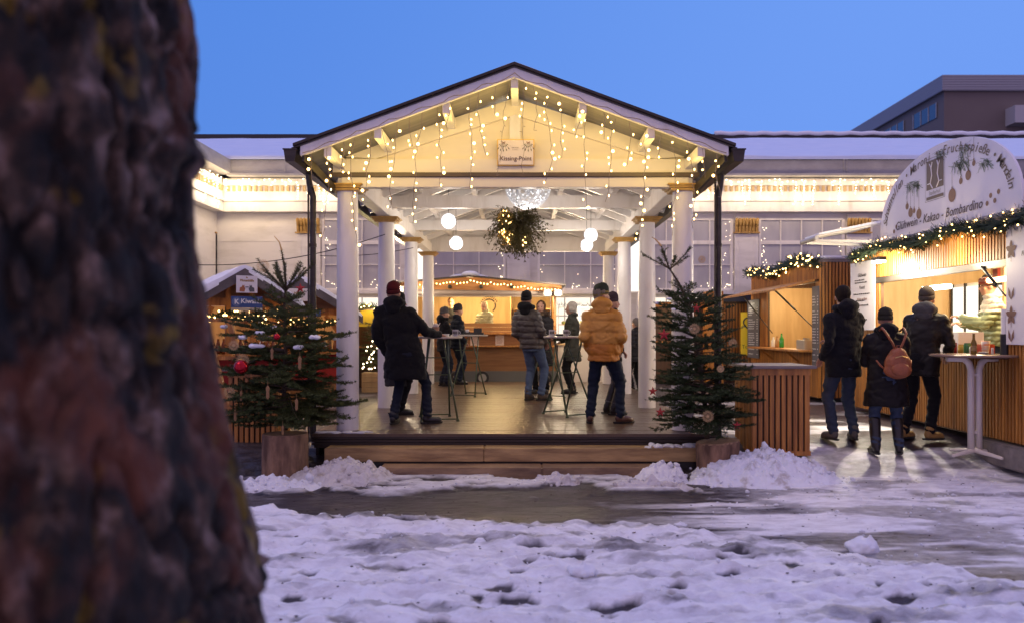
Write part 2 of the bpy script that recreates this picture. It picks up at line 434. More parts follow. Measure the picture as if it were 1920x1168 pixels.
def snow_crumbs():
    rs = np.random.RandomState(7); n = 2600
    x = rs.uniform(-3.4, 5.2, n); y = rs.uniform(3.6, 8.9, n); h, s = ground_fields(x[None], y[None]); h = h[0]; s = s[0]
    keep = (rs.rand(n) < .25+.6*(fbm(x*1.5, y*1.5, seed=3) > .5)); mb = MB(); rr = random.Random(4)
    for a, b, c, k, s_ in zip(x, y, h, keep, s):
        if not k or s_ < .42: continue
        q = rr.uniform(.004, .013)*(1.9 if rr.random() < .06 else 1)
        mb.ell((a, b, c+q*.4), (q*rr.uniform(.8,1.6), q*rr.uniform(.6,1.1), q*rr.uniform(.5,.9)), Matrix.Rotation(rr.uniform(0,3), 3, 'Z'), 5, 3)
    o = mb.build('snow_crumbs', SNOW); tag(o, kind='stuff')
    x = rs.uniform(-3, 4.6, 420); y = rs.uniform(3.8, 8.8, 420); h, s = ground_fields(x[None], y[None]); mb = MB()
    for a, b, c in zip(x, y, h[0]):
        q = rr.uniform(.004, .012); mb.ell((a, b, c+.002), (q*rr.uniform(.8,2), q, .003), Matrix.Rotation(rr.uniform(0,3), 3, 'Z'), 5, 3)
    o = mb.build('grit', mat('dark_grit', (.05, .035, .03), .9)); tag(o, kind='stuff')
snow_crumbs()

# ------------------------------------------------------------------ foreground tree trunk
def build_trunk():
    cx, cy = -1.13, 1.72
    t = thing('bare_tree', (cx, cy, 0), 'thick rough barked tree trunk close to the camera at the left edge', 'tree')
    ky = [0, 100, 200, 260, 290, 312, 400, 500, 600, 700, 800, 900, 1000, 1080, 1115, 1128, 1168]
    kx = [355, 361, 364, 378, 384, 364, 364, 371, 388, 404, 424, 452, 473, 494, 508, 487, 490]
    zz = []; rr = []
    for y, x in zip(ky, kx):
        tn = (x-979)/1500
        rr.append(abs(cx-tn*cy)/math.sqrt(1+tn*tn)); zz.append(1.62-(y-618.5)*cy/1500)
    zk = [0, .25, .6] + zz[::-1] + [4.0, 6.0]
    rk = [.78, .68, .585] + rr[::-1] + [.37, .30]
    nz, nt = 520, 420
    z = np.linspace(-.05, 6, nz)
    th = np.linspace(0, 2*pi, nt, endpoint=False)
    T, ZZ = np.meshgrid(th, z)
    r = np.interp(ZZ, zk, rk)
    c, s = np.cos(T), np.sin(T)
    plates = fbm(c*3.4, s*3.4, ZZ*2.6, oct=3, seed=70)
    cr = np.abs(fbm(c*4.6, s*4.6, ZZ*5.2, oct=4, seed=71)-.5)*2
    fine = fbm(c*16, s*16, ZZ*14, oct=4, seed=73)
    disp = .035*(plates-.5) - .028*(1-sstep(.0, .16, cr)) + .034*(fine-.5)
    r = r + disp
    V = np.stack([cx+r*c, cy+r*s, ZZ], -1).reshape(-1, 3)
    idx = np.arange(nz*nt).reshape(nz, nt); ir = np.roll(idx, -1, 1)
    F = np.stack([idx[:-1], ir[:-1], ir[1:], idx[1:]], -1).reshape(-1, 4)
    m = bpy.data.materials.new('rough_bark'); m.use_nodes = True
    nt_ = m.node_tree; N = nt_.nodes; L = nt_.links; b = N['Principled BSDF']; b.inputs['Roughness'].default_value = .9
    tc = N.new('ShaderNodeTexCoord')
    def nz_(sc, det=4, off=(0, 0, 0)):
        mp = N.new('ShaderNodeMapping'); mp.inputs['Scale'].default_value = sc; mp.inputs['Location'].default_value = off; L.new(tc.outputs['Object'], mp.inputs[0])
        n = N.new('ShaderNodeTexNoise'); n.inputs['Scale'].default_value = 1; n.inputs['Detail'].default_value = det; L.new(mp.outputs[0], n.inputs[0]); return n.outputs[0]
    def rp(src, els):
        q = N.new('ShaderNodeValToRGB'); cr_ = q.color_ramp
        while len(cr_.elements) < len(els): cr_.elements.new(.5)
        for e, (p, c_) in zip(cr_.elements, els): e.position = p; e.color = c_+(1,)
        L.new(src, q.inputs[0]); return q.outputs[0]
    def mx(f, a, bb):
        q = N.new('ShaderNodeMix'); q.data_type = 'RGBA'; L.new(f, q.inputs[0]); L.new(a, q.inputs[6])
        if isinstance(bb, tuple): q.inputs[7].default_value = bb+(1,)
        else: L.new(bb, q.inputs[7])
        return q.outputs[2]
    base = rp(nz_((15, 15, 11)), [(.38, (.004, .003, .002)), (.50, (.022, .012, .007)), (.59, (.075, .043, .028)), (.72, (.25, .165, .13))])
    lich = rp(nz_((7, 7, 6), 3, (3, 1, 2)), [(.62, (0, 0, 0)), (.70, (1, 1, 1))])
    c1 = mx(lich, base, (.16, .10, .012))
    red = rp(nz_((5, 5, 4), 3, (8, 2, 5)), [(.50, (0, 0, 0)), (.66, (.7, .7, .7))])
    c2 = mx(red, c1, (.15, .045, .022))
    L.new(c2, b.inputs['Base Color'])
    bp = N.new('ShaderNodeBump'); bp.inputs['Strength'].default_value = .9; bp.inputs['Distance'].default_value = .03
    L.new(nz_((26, 26, 16), 6), bp.inputs['Height']); L.new(bp.outputs[0], b.inputs['Normal'])
    npmesh('trunk', V, F, m, t, True)
    mb = MB(); rn = random.Random(3)
    for k in range(7):
        a = k*2*pi/7+rn.uniform(-.3, .3); p = Vector((cx, cy, 5.6)); pts = [p.copy()]
        dr = Vector((cos(a), sin(a), 1.1)).normalized()
        for q in range(6):
            p = p + dr*.55; dr = (dr+Vector((rn.uniform(-.2,.2), rn.uniform(-.2,.2), rn.uniform(-.05,.2)))).normalized(); pts.append(p.copy())
        mb.tube(pts, .13, 8, .03)
    mb.build('branch', m, t, smooth=True)
build_trunk()

# ------------------------------------------------------------------ market hall behind
HB = 22.5
def XH(px): return X(px, HB)
def ZH(py): return Z(py, HB)
def build_hall():
    t = thing('market_hall', (0, HB, .3), 'long cream painted hall with snowy roof and tall divided windows behind the pavilion', 'building')
    xl, xr = XH(407), 24
    b = MB().box(xl, xr, HB, HB+.35, .2, 5.0)
    b.box(xl-.02-4, xl, 15.5, HB+.35, .2, 5.0)         # projecting left wing
    # board joints: thin battens
    for zz in (2.0, 2.75, 3.45, 4.1):
        b.box(XH(407), XH(556), HB-.012, HB+.01, zz, zz+.012)
    b.build('wall', WHITE2, t)
    # entablature
    e = MB()
    e.box(xl+.28, xr, HB-.28, HB+.1, ZH(400), ZH(340))
    e.box(xl+.30, xr, HB-.34, HB-.27, ZH(381), ZH(377))
    e.box(xl+.30, xr, HB-.36, HB-.27, ZH(352), ZH(340))
    e.box(xl-4, xl+.28, 15.5, HB-.28, ZH(400), ZH(340))
    e.box(xl+.27, xl+.34, 15.5, HB-.34, ZH(381), ZH(377))
    e.build('cornice', WHITE, t, bevel=.004)
    dn = MB(); x = xl+.4
    while x < 14:
        dn.box(x, x+.07, HB-.335, HB-.275, ZH(363), ZH(353)); x += .15
    y = 16.0
    while y < HB-.4:
        dn.box(xl+.275, xl+.335, y, y+.07, ZH(363), ZH(353)); y += .15
    dn.build('dentil_row', mat('ochre_dentils', (.45, .33, .17), .6), t)
    f = MB()
    f.box(xl+.55, xr, HB-.62, HB-.45, ZH(334), ZH(311)+.02)
    f.box(xl-4, xl+.62, 15.4, HB-.45, ZH(334), ZH(311)+.02)
    f.box(xl+.5, xr, HB-.66, HB-.28, ZH(338), ZH(334))
    for px in (546, 806+360-360, 1510+60, 1375+190, 1180):
        f.box(XH(px), XH(px)+.03, HB-.635, HB-.61, ZH(334), ZH(311)+.04)
    f.build('roof_fascia', ZINC, t)
    # roof slab + snow
    ze = ZH(308); yr = 30.0; zr = 1.62+(618.5-262)*yr/1500
    r = MB().prism([(xl-4, HB-.55, ze-.08), (xr+8, HB-.55, ze-.08), (xr+8, yr, zr-.12), (xl-4, yr, zr-.12)], (0, 0, .1))
    r.prism([(xl-4, yr, zr-.12), (xr+8, yr, zr-.12), (xr+8, yr+8, 5), (xl-4, yr+8, 5)], (0, 0, .1))
    r.box(xl-4, xr+8, yr-.1, yr+.2, zr-.02, zr+.17)
    roof = r.build('roof', mat('black_roofing', (.02, .02, .024), .5), t)
    nx, ny = 260, 26
    u = np.linspace(xl-4, xr+8, nx); v = np.linspace(0, 1, ny); U, VV = np.meshgrid(u, v)
    yy = (HB-.66) + VV*(yr-.25-(HB-.66))
    edge = .5*(fbm(U*.35, U*0, seed=5)-.3)*sstep(.75, 1, VV)
    yy = yy - edge
    th = .11 + .09*(fbm(U*.7, yy*1.5, seed=9)-.5)
    th = th*np.minimum(1, (1-VV)*9+.25)
    zz = ze + (yy-(HB-.55))*(zr-ze)/(yr-HB+.55) + th
    top = np.stack([U, yy, zz], -1).reshape(-1, 3)
    bot = top.copy(); bot[:, 2] = (ze + (yy-(HB-.55))*(zr-ze)/(yr-HB+.55)).reshape(-1) + .0225
    idx = np.arange(nx*ny).reshape(ny, nx); off = nx*ny
    F = [np.stack([idx[:-1,:-1], idx[:-1,1:], idx[1:,1:], idx[1:,:-1]], -1).reshape(-1, 4)]
    for row in (0, ny-1):
        a = idx[row]; F.append(np.stack([a[:-1], a[:-1]+off, a[1:]+off, a[1:]], -1))
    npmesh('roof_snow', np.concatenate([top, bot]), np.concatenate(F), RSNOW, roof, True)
    ri = MB(); pts = []
    for k in range(120):
        xx = XH(1340)*1.33 + k*.22; pts.append((xx, yr-.05, zr+.2+.02*sin(k*1.7)))
    ri.tube(pts, .09, 6); ri.build('ridge_snow', SNOW, roof, smooth=True)
    # pilasters with gilded capitals
    def pil(px, w=44, lit=False):
        x0, x1 = XH(px-w/2), XH(px+w/2)
        p = MB().box(x0, x1, HB-.10, HB, .2, ZH(438)-.03)
        p.box(x0+.1, x0+.13, HB-.112, HB-.1, 1.2, ZH(446)); p.box(x1-.13, x1-.1, HB-.112, HB-.1, 1.2, ZH(446))
        p.box(x0+.04, x1-.04, HB-.07, HB, ZH(438), ZH(402))
        o = p.build('pilaster', WHITE2, t)
        c = MB(); n = 7; ww = (x1-x0)/n
        for i in range(n):
            xc = x0+ww*(i+.5)
            c.rcone((xc, HB-.115, ZH(437)), (xc, HB-.14, ZH(415)), ww*.46, ww*.5, 8, 2)
            c.rcone((xc, HB-.16, ZH(424)), (xc, HB-.17, ZH(414)), ww*.40, ww*.55, 8, 2)
        c.box(x0-.03, x1+.03, HB-.17, HB-.05, ZH(439), ZH(436.5))
        c.build('capital', GOLD, o, smooth=True, ang=.8)
    for px in (385, 580, 775, 972, 1182, 1398, 1607, 1815): pil(px)
    # windows
    inner = glow('lit_room', (1.0, .88, .72), 1.25, True)
    star = BULBW
    def window(xa, xb, n, lower=True):
        fr = MB(); z0, z1, zm, zt = ZH(541), ZH(414), ZH(452), ZH(459)
        x0, x1 = XH(xa), XH(xb)
        y0, y1 = HB-.05, HB-.005
        fr.box(x0, x1, y0, y1, z1, z1+.06); fr.box(x0, x1, y0, y1, zt, zm); fr.box(x0, x1, y0, y1, z0-.06, z0)
        for i in range(n+1):
            xx = x0+(x1-x0)*i/n; w = .035 if i in (0, n) else .014
            fr.box(xx-w, xx+w, y0-.004, y1, z0-.03, z1+.03)
        fr.box(x0, x1, y0+.004, y1, ZH(497)-.012, ZH(497)+.012)
        fr.box(x0-.05, x1+.05, y0-.12, y1, z0-.16, z0-.06)
        if lower:
            fr.box(x0, x1, y0, y1, z0-.26, z0-.20); fr.box(x0, x1, y0, y1, .9, 1.0)
            for i in range(n+1):
                xx = x0+(x1-x0)*i/n; fr.box(xx-.016, xx+.016, y0-.003, y1, .95, z0-.2)
            fr.box(x0, x1, y0+.005, y1, 2.0, 2.03)
        o = fr.build('window', WHITE, t)
        MB().box(x0, x1, HB-.012, HB-.002, z0, z1).build('pane', GLASSD, o)
        if lower: MB().box(x0+.02, x1-.02, HB-.02, HB-.003, 1.0, z0-.22).build('lit_pane', inner, o)
        rr = random.Random(int(xa))
        s = MB()
        for k in range(46):
            a = rr.random()
            if a < .35: p = (rr.uniform(x0, x1), z0+abs(rr.gauss(0, .13)))
            else:
                sx = x0+.12 if rr.random() < .5 else x1-.12
                p = (sx+rr.gauss(0, .06), z0+rr.random()**.9*(z1-z0))
            s.ell((p[0], HB-.03, p[1]), (.0075, .0075, .0075), n=6, m=4)
        g = s.build('window_sparkles', star, o); tag(g, kind='stuff')
        if lower:
            g = MB(); 
            for k in range(int((x1-x0)/.035)):
                xx = x0+k*.035
                for q in range(2):
                    g.rcone((xx, HB-.06, 2.32+rr.uniform(-.02, .02)), (xx+rr.uniform(-.05,.05), HB-.06-rr.uniform(0,.05), 2.32+rr.uniform(-.10, .09)), .008, .003, 4, 0)
            g.build('window_garland', mat('fir_garland', (.03, .05, .025), .8), o)
    window(607, 752, 4); window(803, 946, 3); window(1010, 1156, 3); window(1208, 1371, 4); window(1424, 1580, 4); window(1632, 1790, 4)
    sn = text_mb('SARA', .27, (XH(1345), HB-.04, ZH(563)), (1, 0, 0), (0, 0, 1), bold=.004)
    sn.build('neon_lettering', glow('blue_neon', (.10, .16, 1.0), 2.2), t)
    MB().box(XH(1314), XH(1327), HB-.06, HB-.03, ZH(571), ZH(556)).build('red_neon_sign', glow('red_neon', (1.0, .05, .08), 1.6), t)
    # added glowing strips in place of the uplit pilasters by the rear columns
    bl = glow('pilaster_glow', (1.0, .93, .86), 1.35, True)
    for a, c, z0, z1 in ((779, 799, 548, 440), (1181, 1203, 548, 452)):
        q = thing('pilaster_glow_strip', (XH((a+c)/2), HB-.4, .3), ('tall added glowing strip for a lit pilaster behind the rear left columns' if a < 900 else 'tall added glowing strip for a lit pilaster behind the rear right columns'), 'added glow strip', 'added glowing strips for lit pilasters on the hall')
        MB().box(XH(a)-.05, XH(c)+.05, HB-.42, HB-.40, ZH(z0), ZH(z1)).build('glow_face', bl, q)
        MB().box(XH(a)-.08, XH(c)+.08, HB-.40, HB-.34, ZH(z0)-.04, ZH(z1)+.04).cyl((XH((a+c)/2), HB-.37, .3), (XH((a+c)/2), HB-.37, ZH(z0)), .03).build('housing', WHITE, q)  # plain carrier for the added glow strip
    return t
HALL = build_hall()

# icicle light curtains -------------------------------------------------
def bulb_proto(name, m, r, long=1.0):
    mb = MB().ell((0, 0, 0), (r, r, r*long), n=8, m=5)
    o = mb.build(name, m, None); me = o.data; bpy.data.objects.remove(o); return me
BM1 = bulb_proto('bulb', BULB, .0105); BM2 = bulb_proto('bulb', BULBW, .015)
BM3 = bulb_proto('bulb', BULB, .0165); BM4 = bulb_proto('bulb', BULB, .0075, 1.8)
def put_bulb(me, loc, parent, name='bulb'):
    o = bpy.data.objects.new(name, me); COL.objects.link(o); o.parent = parent; o.location = Vector(loc)-worg(parent); return o
def hall_lights():
    rr = random.Random(8)
    segs = [((XH(407)+.42, 16.6), (XH(407)+.42, HB-.42), 'warm white icicle lights under the left wing eave beside the tree trunk'),
            ((XH(409)+.3, HB-.42), (XH(570), HB-.42), 'warm white icicle lights on the hall cornice left of the pavilion'),
            ((XH(575), HB-.42), (XH(745), HB-.42), 'warm white icicle lights on the cornice seen past the left front column'),
            ((XH(1190), HB-.42), (XH(1345), HB-.42), 'warm white icicle lights on the cornice seen past the right front column'),
            ((XH(1350), HB-.42), (XH(1530), HB-.42), 'warm white icicle lights on the hall cornice right of the pavilion'),
            ((XH(1535), HB-.42), (XH(1720), HB-.42), 'warm white icicle lights on the cornice above the market stalls')]
    for (a, b, lab) in segs:
        a = Vector((*a, ZH(343))); b = Vector((*b, ZH(343)))
        t = thing('icicle_lights', a, lab, 'light string', 'icicle light curtains along the hall cornice')
        L = (b-a).length; d = (b-a)/L; pts = []; bulbs = []
        n = int(L/.28); wm = MB()
        for k in range(int(L/.1)+1):
            pts.append(a + d*min(L, k*.1) + Vector((0, 0, rr.uniform(-.012, .012))))
        wm.tube(pts, .006, 4)
        for k in range(n):
            p = a + d*((k+rr.uniform(.2, .8))*L/n); ln = rr.choice([.22, .4, .55, .72, .45, .85]); q = p.copy()
            sp = [q.copy()]
            for z in range(int(ln/.075)):
                q = q + Vector((rr.uniform(-.02, .02), rr.uniform(-.01, .01), -.075)); sp.append(q.copy()); bulbs.append(q + Vector((rr.uniform(-.02,.02), -.01, 0)))
            wm.tube(sp, .004, 3)
        for k in range(int(L/.17)): bulbs.append(a + d*(k*.17+rr.uniform(0,.12)) + Vector((0, -.02, rr.uniform(-.07, .02))))
        rr.shuffle(bulbs)
        wm.build('wire', WIRE, t)
        for q in bulbs[:95]: put_bulb(BM2, q, t)
        if bulbs[95:]:
            s = MB()
            for q in bulbs[95:]: s.ell(q, (.014, .014, .014), n=6, m=4)
            tag(s.build('bulb_cluster', BULBW, t), kind='stuff')
        nl = max(2, int(L/.9))
        for k in range(nl):
            p = a + d*((k+.5)*L/nl) + Vector((0.0, -.42, -.45)) if abs(d.x) > .5 else a + d*((k+.5)*L/nl) + Vector((.25, 0, -.3))
            lamp('icicle_glow', p, 17, (1, .76, .46), .12, t)
hall_lights()

def hotel():
    t = thing('office_block', (36, 64, 0), 'dark grey flat roofed block rising beyond the hall roof at right', 'building')
    d = 60; x0 = X(1770, d); zt = Z(143, d)
    MB().box(x0, x0+34, d, d+34, 0, Z(172, d)).build('wall', mat('taupe_render', (.15, .125, .125), .8, (.17, .145, .14), (.3, .3, .3)), t)
    a = MB().box(x0-.25, x0+34, d-.25, d+34.3, Z(172, d), zt)
    for k in range(6): a.box(x0-.28, x0+34, d-.28, d+34.3, Z(170-k*4.7, d), Z(170-k*4.7, d)+.04)
    a.build('parapet', mat('grey_metal_sheet', (.30, .31, .36), .5), t)
    w = MB().box(x0-.06, x0+.02, d+1, d+33, Z(235, d)-2.3, Z(235, d)+1.1-2)
    w.build('balcony_band', mat('pale_band', (.42, .42, .46), .5), t)
    gw = mat('blue_window', (.05, .09, .16), .1, spec=.8); lit = glow('lit_blinds', (1, .82, .6), .8)
    for k, y in enumerate((d+1.0, d+6.2, d+11.5, d+17, d+23)):
        f = MB().box(x0-.05, x0+.05, y, y+3.6, Z(215, d), Z(186, d)); 
        o = f.build('window', gw, t)
        m = MB()
        for q in range(4): m.box(x0-.09, x0-.05, y+q*1.2-.06, y+q*1.2+.06, Z(215, d), Z(186, d))
        m.build('frame', ZINC, o)
        if k in (2, 3):
            c = MB()
            for q in range(3): c.box(x0-.08, x0-.055, y+.3+q*1.1, y+.75+q*1.1, Z(213, d), Z(189, d))
            c.build('lit_blind', lit, o)
    o = MB().box(x0+6.5, x0+9.6, d-.05, d+.05, Z(200, d), Z(175, d)).build('window', gw, t)
    MB().box(x0+4.6, x0+12, d-1.2, d, Z(238, d), Z(206, d)).build('balcony', mat('pale_band', (.5, .5, .5)), t)
hotel()
# ------------------------------------------------------------------ pavilion
PX = -.084; DZ = .42
DS = [9.65, 12.41, 15.17, 17.93]
CT = 3.35
def build_pavilion():
    t = thing('pavilion', (PX, 9.5, .05), 'open white timber pavilion on round columns with a lit gable over a wooden deck', 'pavilion')
    # columns
    def column(x, y):
        s = MB().lathe((x, y, 0), [(.133, DZ+.002), (.133, 1.4), (.127, 2.6), (.120, CT-.07)], 36)
        o = s.build('column', WHITE, t, smooth=True, ang=.7)
        c = MB()
        for h, w in ((.03, .165), (.025, .19), (.022, .215)):
            z0 = CT-.077 + {.03: 0, .025: .03, .022: .055}[h]
            c.box(x-w, x+w, y-w, y+w, z0, z0+h)
        c.build('capital', GOLD, o, bevel=.006)
    for y in DS:
        for sx in (-1, 1): column(PX+sx*2.02, y)
    # deck
    dk = MB(); x = PX-2.38; rn = random.Random(2)
    y = 9.3
    while y < 18.6:
        dk.box(PX-2.36, PX+2.36, y, y+.135, DZ-.035, DZ-rn.uniform(0, .003)); y += .141
    deck = dk.build('deck', DECK, t)
    fs = MB().box(PX-2.34, PX+2.34, 9.32, 9.40, .25, DZ-.036)
    for k in range(3): fs.box(PX-2.36, PX+2.36, 9.295, 9.32, .285+k*.036, .312+k*.036)
    fs.box(PX-2.34, PX-2.30, 9.40, 18.6, .05, DZ-.036).box(PX+2.30, PX+2.34, 9.40, 18.6, .05, DZ-.036).box(PX-2.3, PX+2.3, 18.55, 18.6, .05, DZ-.036)
    fs.build('deck_fascia', mat('blackened_board', (.035, .022, .014), .45, (.02, .013, .01), (2, 20, 20), .3), t)
    st = mat('step_timber', (.50, .33, .14), .6, (.26, .16, .07), (2.2, 14, 14), .4)
    MB().box(PX-2.10, PX+2.08, 9.07, 9.12, -.05, .133).build('step_shade_strip', BLACK, t)  # black strip painting the shade under the upper step
    MB().box(PX-2.15, PX-.35, 9.03, 9.32, .135, .285).box(PX-.347, PX+2.12, 9.03, 9.32, .135, .285).build('step', st, t, bevel=.008)
    MB().box(PX-1.48, PX+.30, 8.72, 9.03, -.05, .118).box(PX+.303, PX+1.75, 8.72, 9.03, -.05, .118).build('step', mat('sandy_wet_step', (.34, .22, .12), .6, (.15, .09, .055), (2.2, 3, 9), .5), t, bevel=.01)
    # longitudinal beams
    for sx in (-1, 1):
        xc = PX+sx*2.02
        MB().box(xc-.09, xc+.09, 9.52, 18.2, CT, CT+.20).build('side_beam', WHITE, t, bevel=.006)
        MB().box(xc-.06, xc+.06, 9.85, 18.2, CT+.20, CT+.30).build('wall_plate', WHITE, t)
    # front gable
    yf = 9.50; ap = Z(185, yf); ex = 2.16
    sl = math.tan(R(20.2))
    f = MB()
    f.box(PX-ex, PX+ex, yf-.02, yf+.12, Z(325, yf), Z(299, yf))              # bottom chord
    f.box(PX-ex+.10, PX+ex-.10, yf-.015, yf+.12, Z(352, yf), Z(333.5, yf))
    f.build('tie_beam', mat('glow_tinted_white', (.80, .73, .57), .4), t, bevel=.004)  # white paint with the warm light of the bulbs put into its colour
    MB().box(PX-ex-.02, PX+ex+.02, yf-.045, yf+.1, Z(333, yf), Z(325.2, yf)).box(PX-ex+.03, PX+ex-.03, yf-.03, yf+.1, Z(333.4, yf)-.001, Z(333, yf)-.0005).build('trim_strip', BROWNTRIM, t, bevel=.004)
    zb = Z(299, yf)
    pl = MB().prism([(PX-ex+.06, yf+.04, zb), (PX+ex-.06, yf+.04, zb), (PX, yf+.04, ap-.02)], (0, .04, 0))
    pl.build('gable_panel', mat('gable_boards', (.80, .72, .55), .5, (.76, .68, .51), (.8, 3, 9), .08), t)  # white boards, the yellow of the string lights mixed into their colour
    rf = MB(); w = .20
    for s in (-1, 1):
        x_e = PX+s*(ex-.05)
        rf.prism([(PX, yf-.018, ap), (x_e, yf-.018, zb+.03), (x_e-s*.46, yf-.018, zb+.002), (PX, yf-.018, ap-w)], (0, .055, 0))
    rf.build('gable_rafter', mat('glow_tinted_white', (.80, .73, .57), .4), t, bevel=.003)  # same white tinted with the bulbs' glow
    MB().box(PX-.065, PX+.065, yf-.012, yf+.04, zb, ap-w+.02).build('king_post', WHITE, t, bevel=.003)
    # rear trusses
    for y in DS[1:]:
        z0 = 3.50 if y < 17 else 3.37
        b = MB().box(PX-2.1, PX+2.1, y-.07, y+.07, z0, 3.69)
        b.build('tie_beam', WHITE, t, bevel=.004)
        r2 = MB(); apx = ap+.0
        for s in (-1, 1): r2.beam((PX, y, apx-.10), (PX+s*2.15, y, apx-.10-2.15*sl), .09, .14)
        r2.box(PX-.06, PX+.06, y-.05, y+.05, 3.69, apx-.1)
        r2.build('truss', WHITE, t)
    MB().prism([(PX-2.1, 18.02, 3.69), (PX+2.1, 18.02, 3.69), (PX, 18.02, ap-.05)], (0, .04, 0)).build('rear_gable_panel', WHITE2, t)
    # intermediate rafters and ceiling boards
    za = Z(115, 8.7)
    top = za-.02
    def rz(x, k=0): return top - abs(x-PX)*sl - k
    rr_ = MB()
    for k, y in enumerate(np.arange(10.35, 18.2, .69)):
        for s in (-1, 1): rr_.beam((PX, y, rz(PX, .19)), (PX+s*2.3, y, rz(PX+2.3, .19)), .07, .12)
    rr_.build('rafter', WHITE, t)
    pu = MB()
    for s in (-1, 1):
        for q in ((.0, .75, 1.5, 2.05) if s > 0 else (.75, 1.5, 2.05)): pu.box(PX+s*q-.04, PX+s*q+.04, 8.78, 18.3, rz(PX+q, .25), rz(PX+q, .135))
    pu.build('purlin', WHITE, t)
    cl = MB()
    for s in (-1, 1):
        cl.prism([(PX, 8.76, rz(PX, .115)), (PX+s*2.36, 8.76, rz(PX+2.36, .115)), (PX+s*2.36, 8.76, rz(PX+2.36, .085)), (PX, 8.76, rz(PX, .085))], (0, 9.6, 0))
    cl.build('ceiling_boards', ROOFUNDER, t)
    # metal roof skin, verge board, snow
    ro = MB()
    for s in (-1, 1):
        ro.prism([(PX, 8.68, rz(PX, .052)), (PX+s*2.42, 8.68, rz(PX+2.42, .052)), (PX+s*2.42, 8.68, rz(PX+2.42, .035)), (PX, 8.68, rz(PX, .035))], (0, 9.75, 0))
    for s in (-1, 1):
        ro.prism([(PX, 8.66, rz(PX, .03)), (PX+s*2.40, 8.66, rz(PX+2.40, .03)), (PX+s*2.40, 8.66, rz(PX+2.40, 0)), (PX, 8.66, rz(PX, 0))], (0, .12, 0))
    roof = ro.build('roof', DARKMETAL, t)
    vb = MB()
    for s in (-1, 1):
        vb.prism([(PX, 8.70, rz(PX, .04)), (PX+s*2.33, 8.70, rz(PX+2.33, .04)), (PX+s*2.33, 8.70, rz(PX+2.33, .155)), (PX, 8.70, rz(PX, .155))], (0, .055, 0))
    vb.build('verge_board', WHITE, roof, bevel=.003)
    # snow on roof
    nx, ny = 200, 60
    u = np.linspace(-2.4, 2.4, nx); v = np.linspace(8.70, 18.35, ny); U, V_ = np.meshgrid(u, v)
    th = .028+.035*fbm(U*1.3, V_*1.3, seed=77)*sstep(2.42, 2.2, np.abs(U))*np.minimum(1, (V_-8.68)*3+.35)
    zt = top - np.abs(U)*sl + th - .022
    tp = np.stack([U+PX, V_, zt], -1).reshape(-1, 3); bt = tp.copy(); bt[:, 2] = (top-np.abs(U)*sl-.03).reshape(-1)
    idx = np.arange(nx*ny).reshape(ny, nx); off = nx*ny
    F = [np.stack([idx[:-1,:-1], idx[:-1,1:], idx[1:,1:], idx[1:,:-1]], -1).reshape(-1, 4)]
    for a in (idx[0], idx[-1], idx[:,0], idx[:,-1]): F.append(np.stack([a[:-1], a[:-1]+off, a[1:]+off, a[1:]], -1))
    npmesh('roof_snow', np.concatenate([tp, bt]), np.concatenate(F), SNOW, roof, True)
    # gutters and downpipes
    for s in (-1, 1):
        gx = PX+s*2.43; zg = rz(PX+2.42, .13)
        g = MB().prism([(gx-.07, 8.66, zg+.07), (gx-.05, 8.66, zg-.06), (gx+.05, 8.66, zg-.06), (gx+.07, 8.66, zg+.07)], (0, 9.8, 0))
        g.box(gx-.078, gx+.078, 8.65, 18.47, zg+.068, zg+.08)
        g.build('gutter', DARKMETAL, t)
        dp = MB()
        xx = X(587 if s < 0 else 1347, 9.5)
        dp.tube([(gx, 9.42, zg-.05), (gx, 9.45, zg-.15), (xx, 9.5, zg-.3), (xx, 9.5, zg-.6), (xx, 9.5, .3)], .036, 12)
        dp.tube([(xx-.045, 9.46, zg-.1), (xx-.045, 9.47, 2.2), (xx-.045, 9.47, .3)], .014, 6)
        for z in (1.4, 2.6): dp.cyl((xx, 9.5, z), (xx, 9.5, z+.04), .043)
        dp.build('downpipe', DARKMETAL, t, smooth=True, ang=.6)
        # inclined soffit flashing seen under each eave
        MB().beam((PX+s*2.30, 8.72, zg-.0), (PX+s*2.14, 9.46, zg-.22), .03, .10).build('eave_bracket', DARKMETAL, t)
    return t
PAV = build_pavilion()

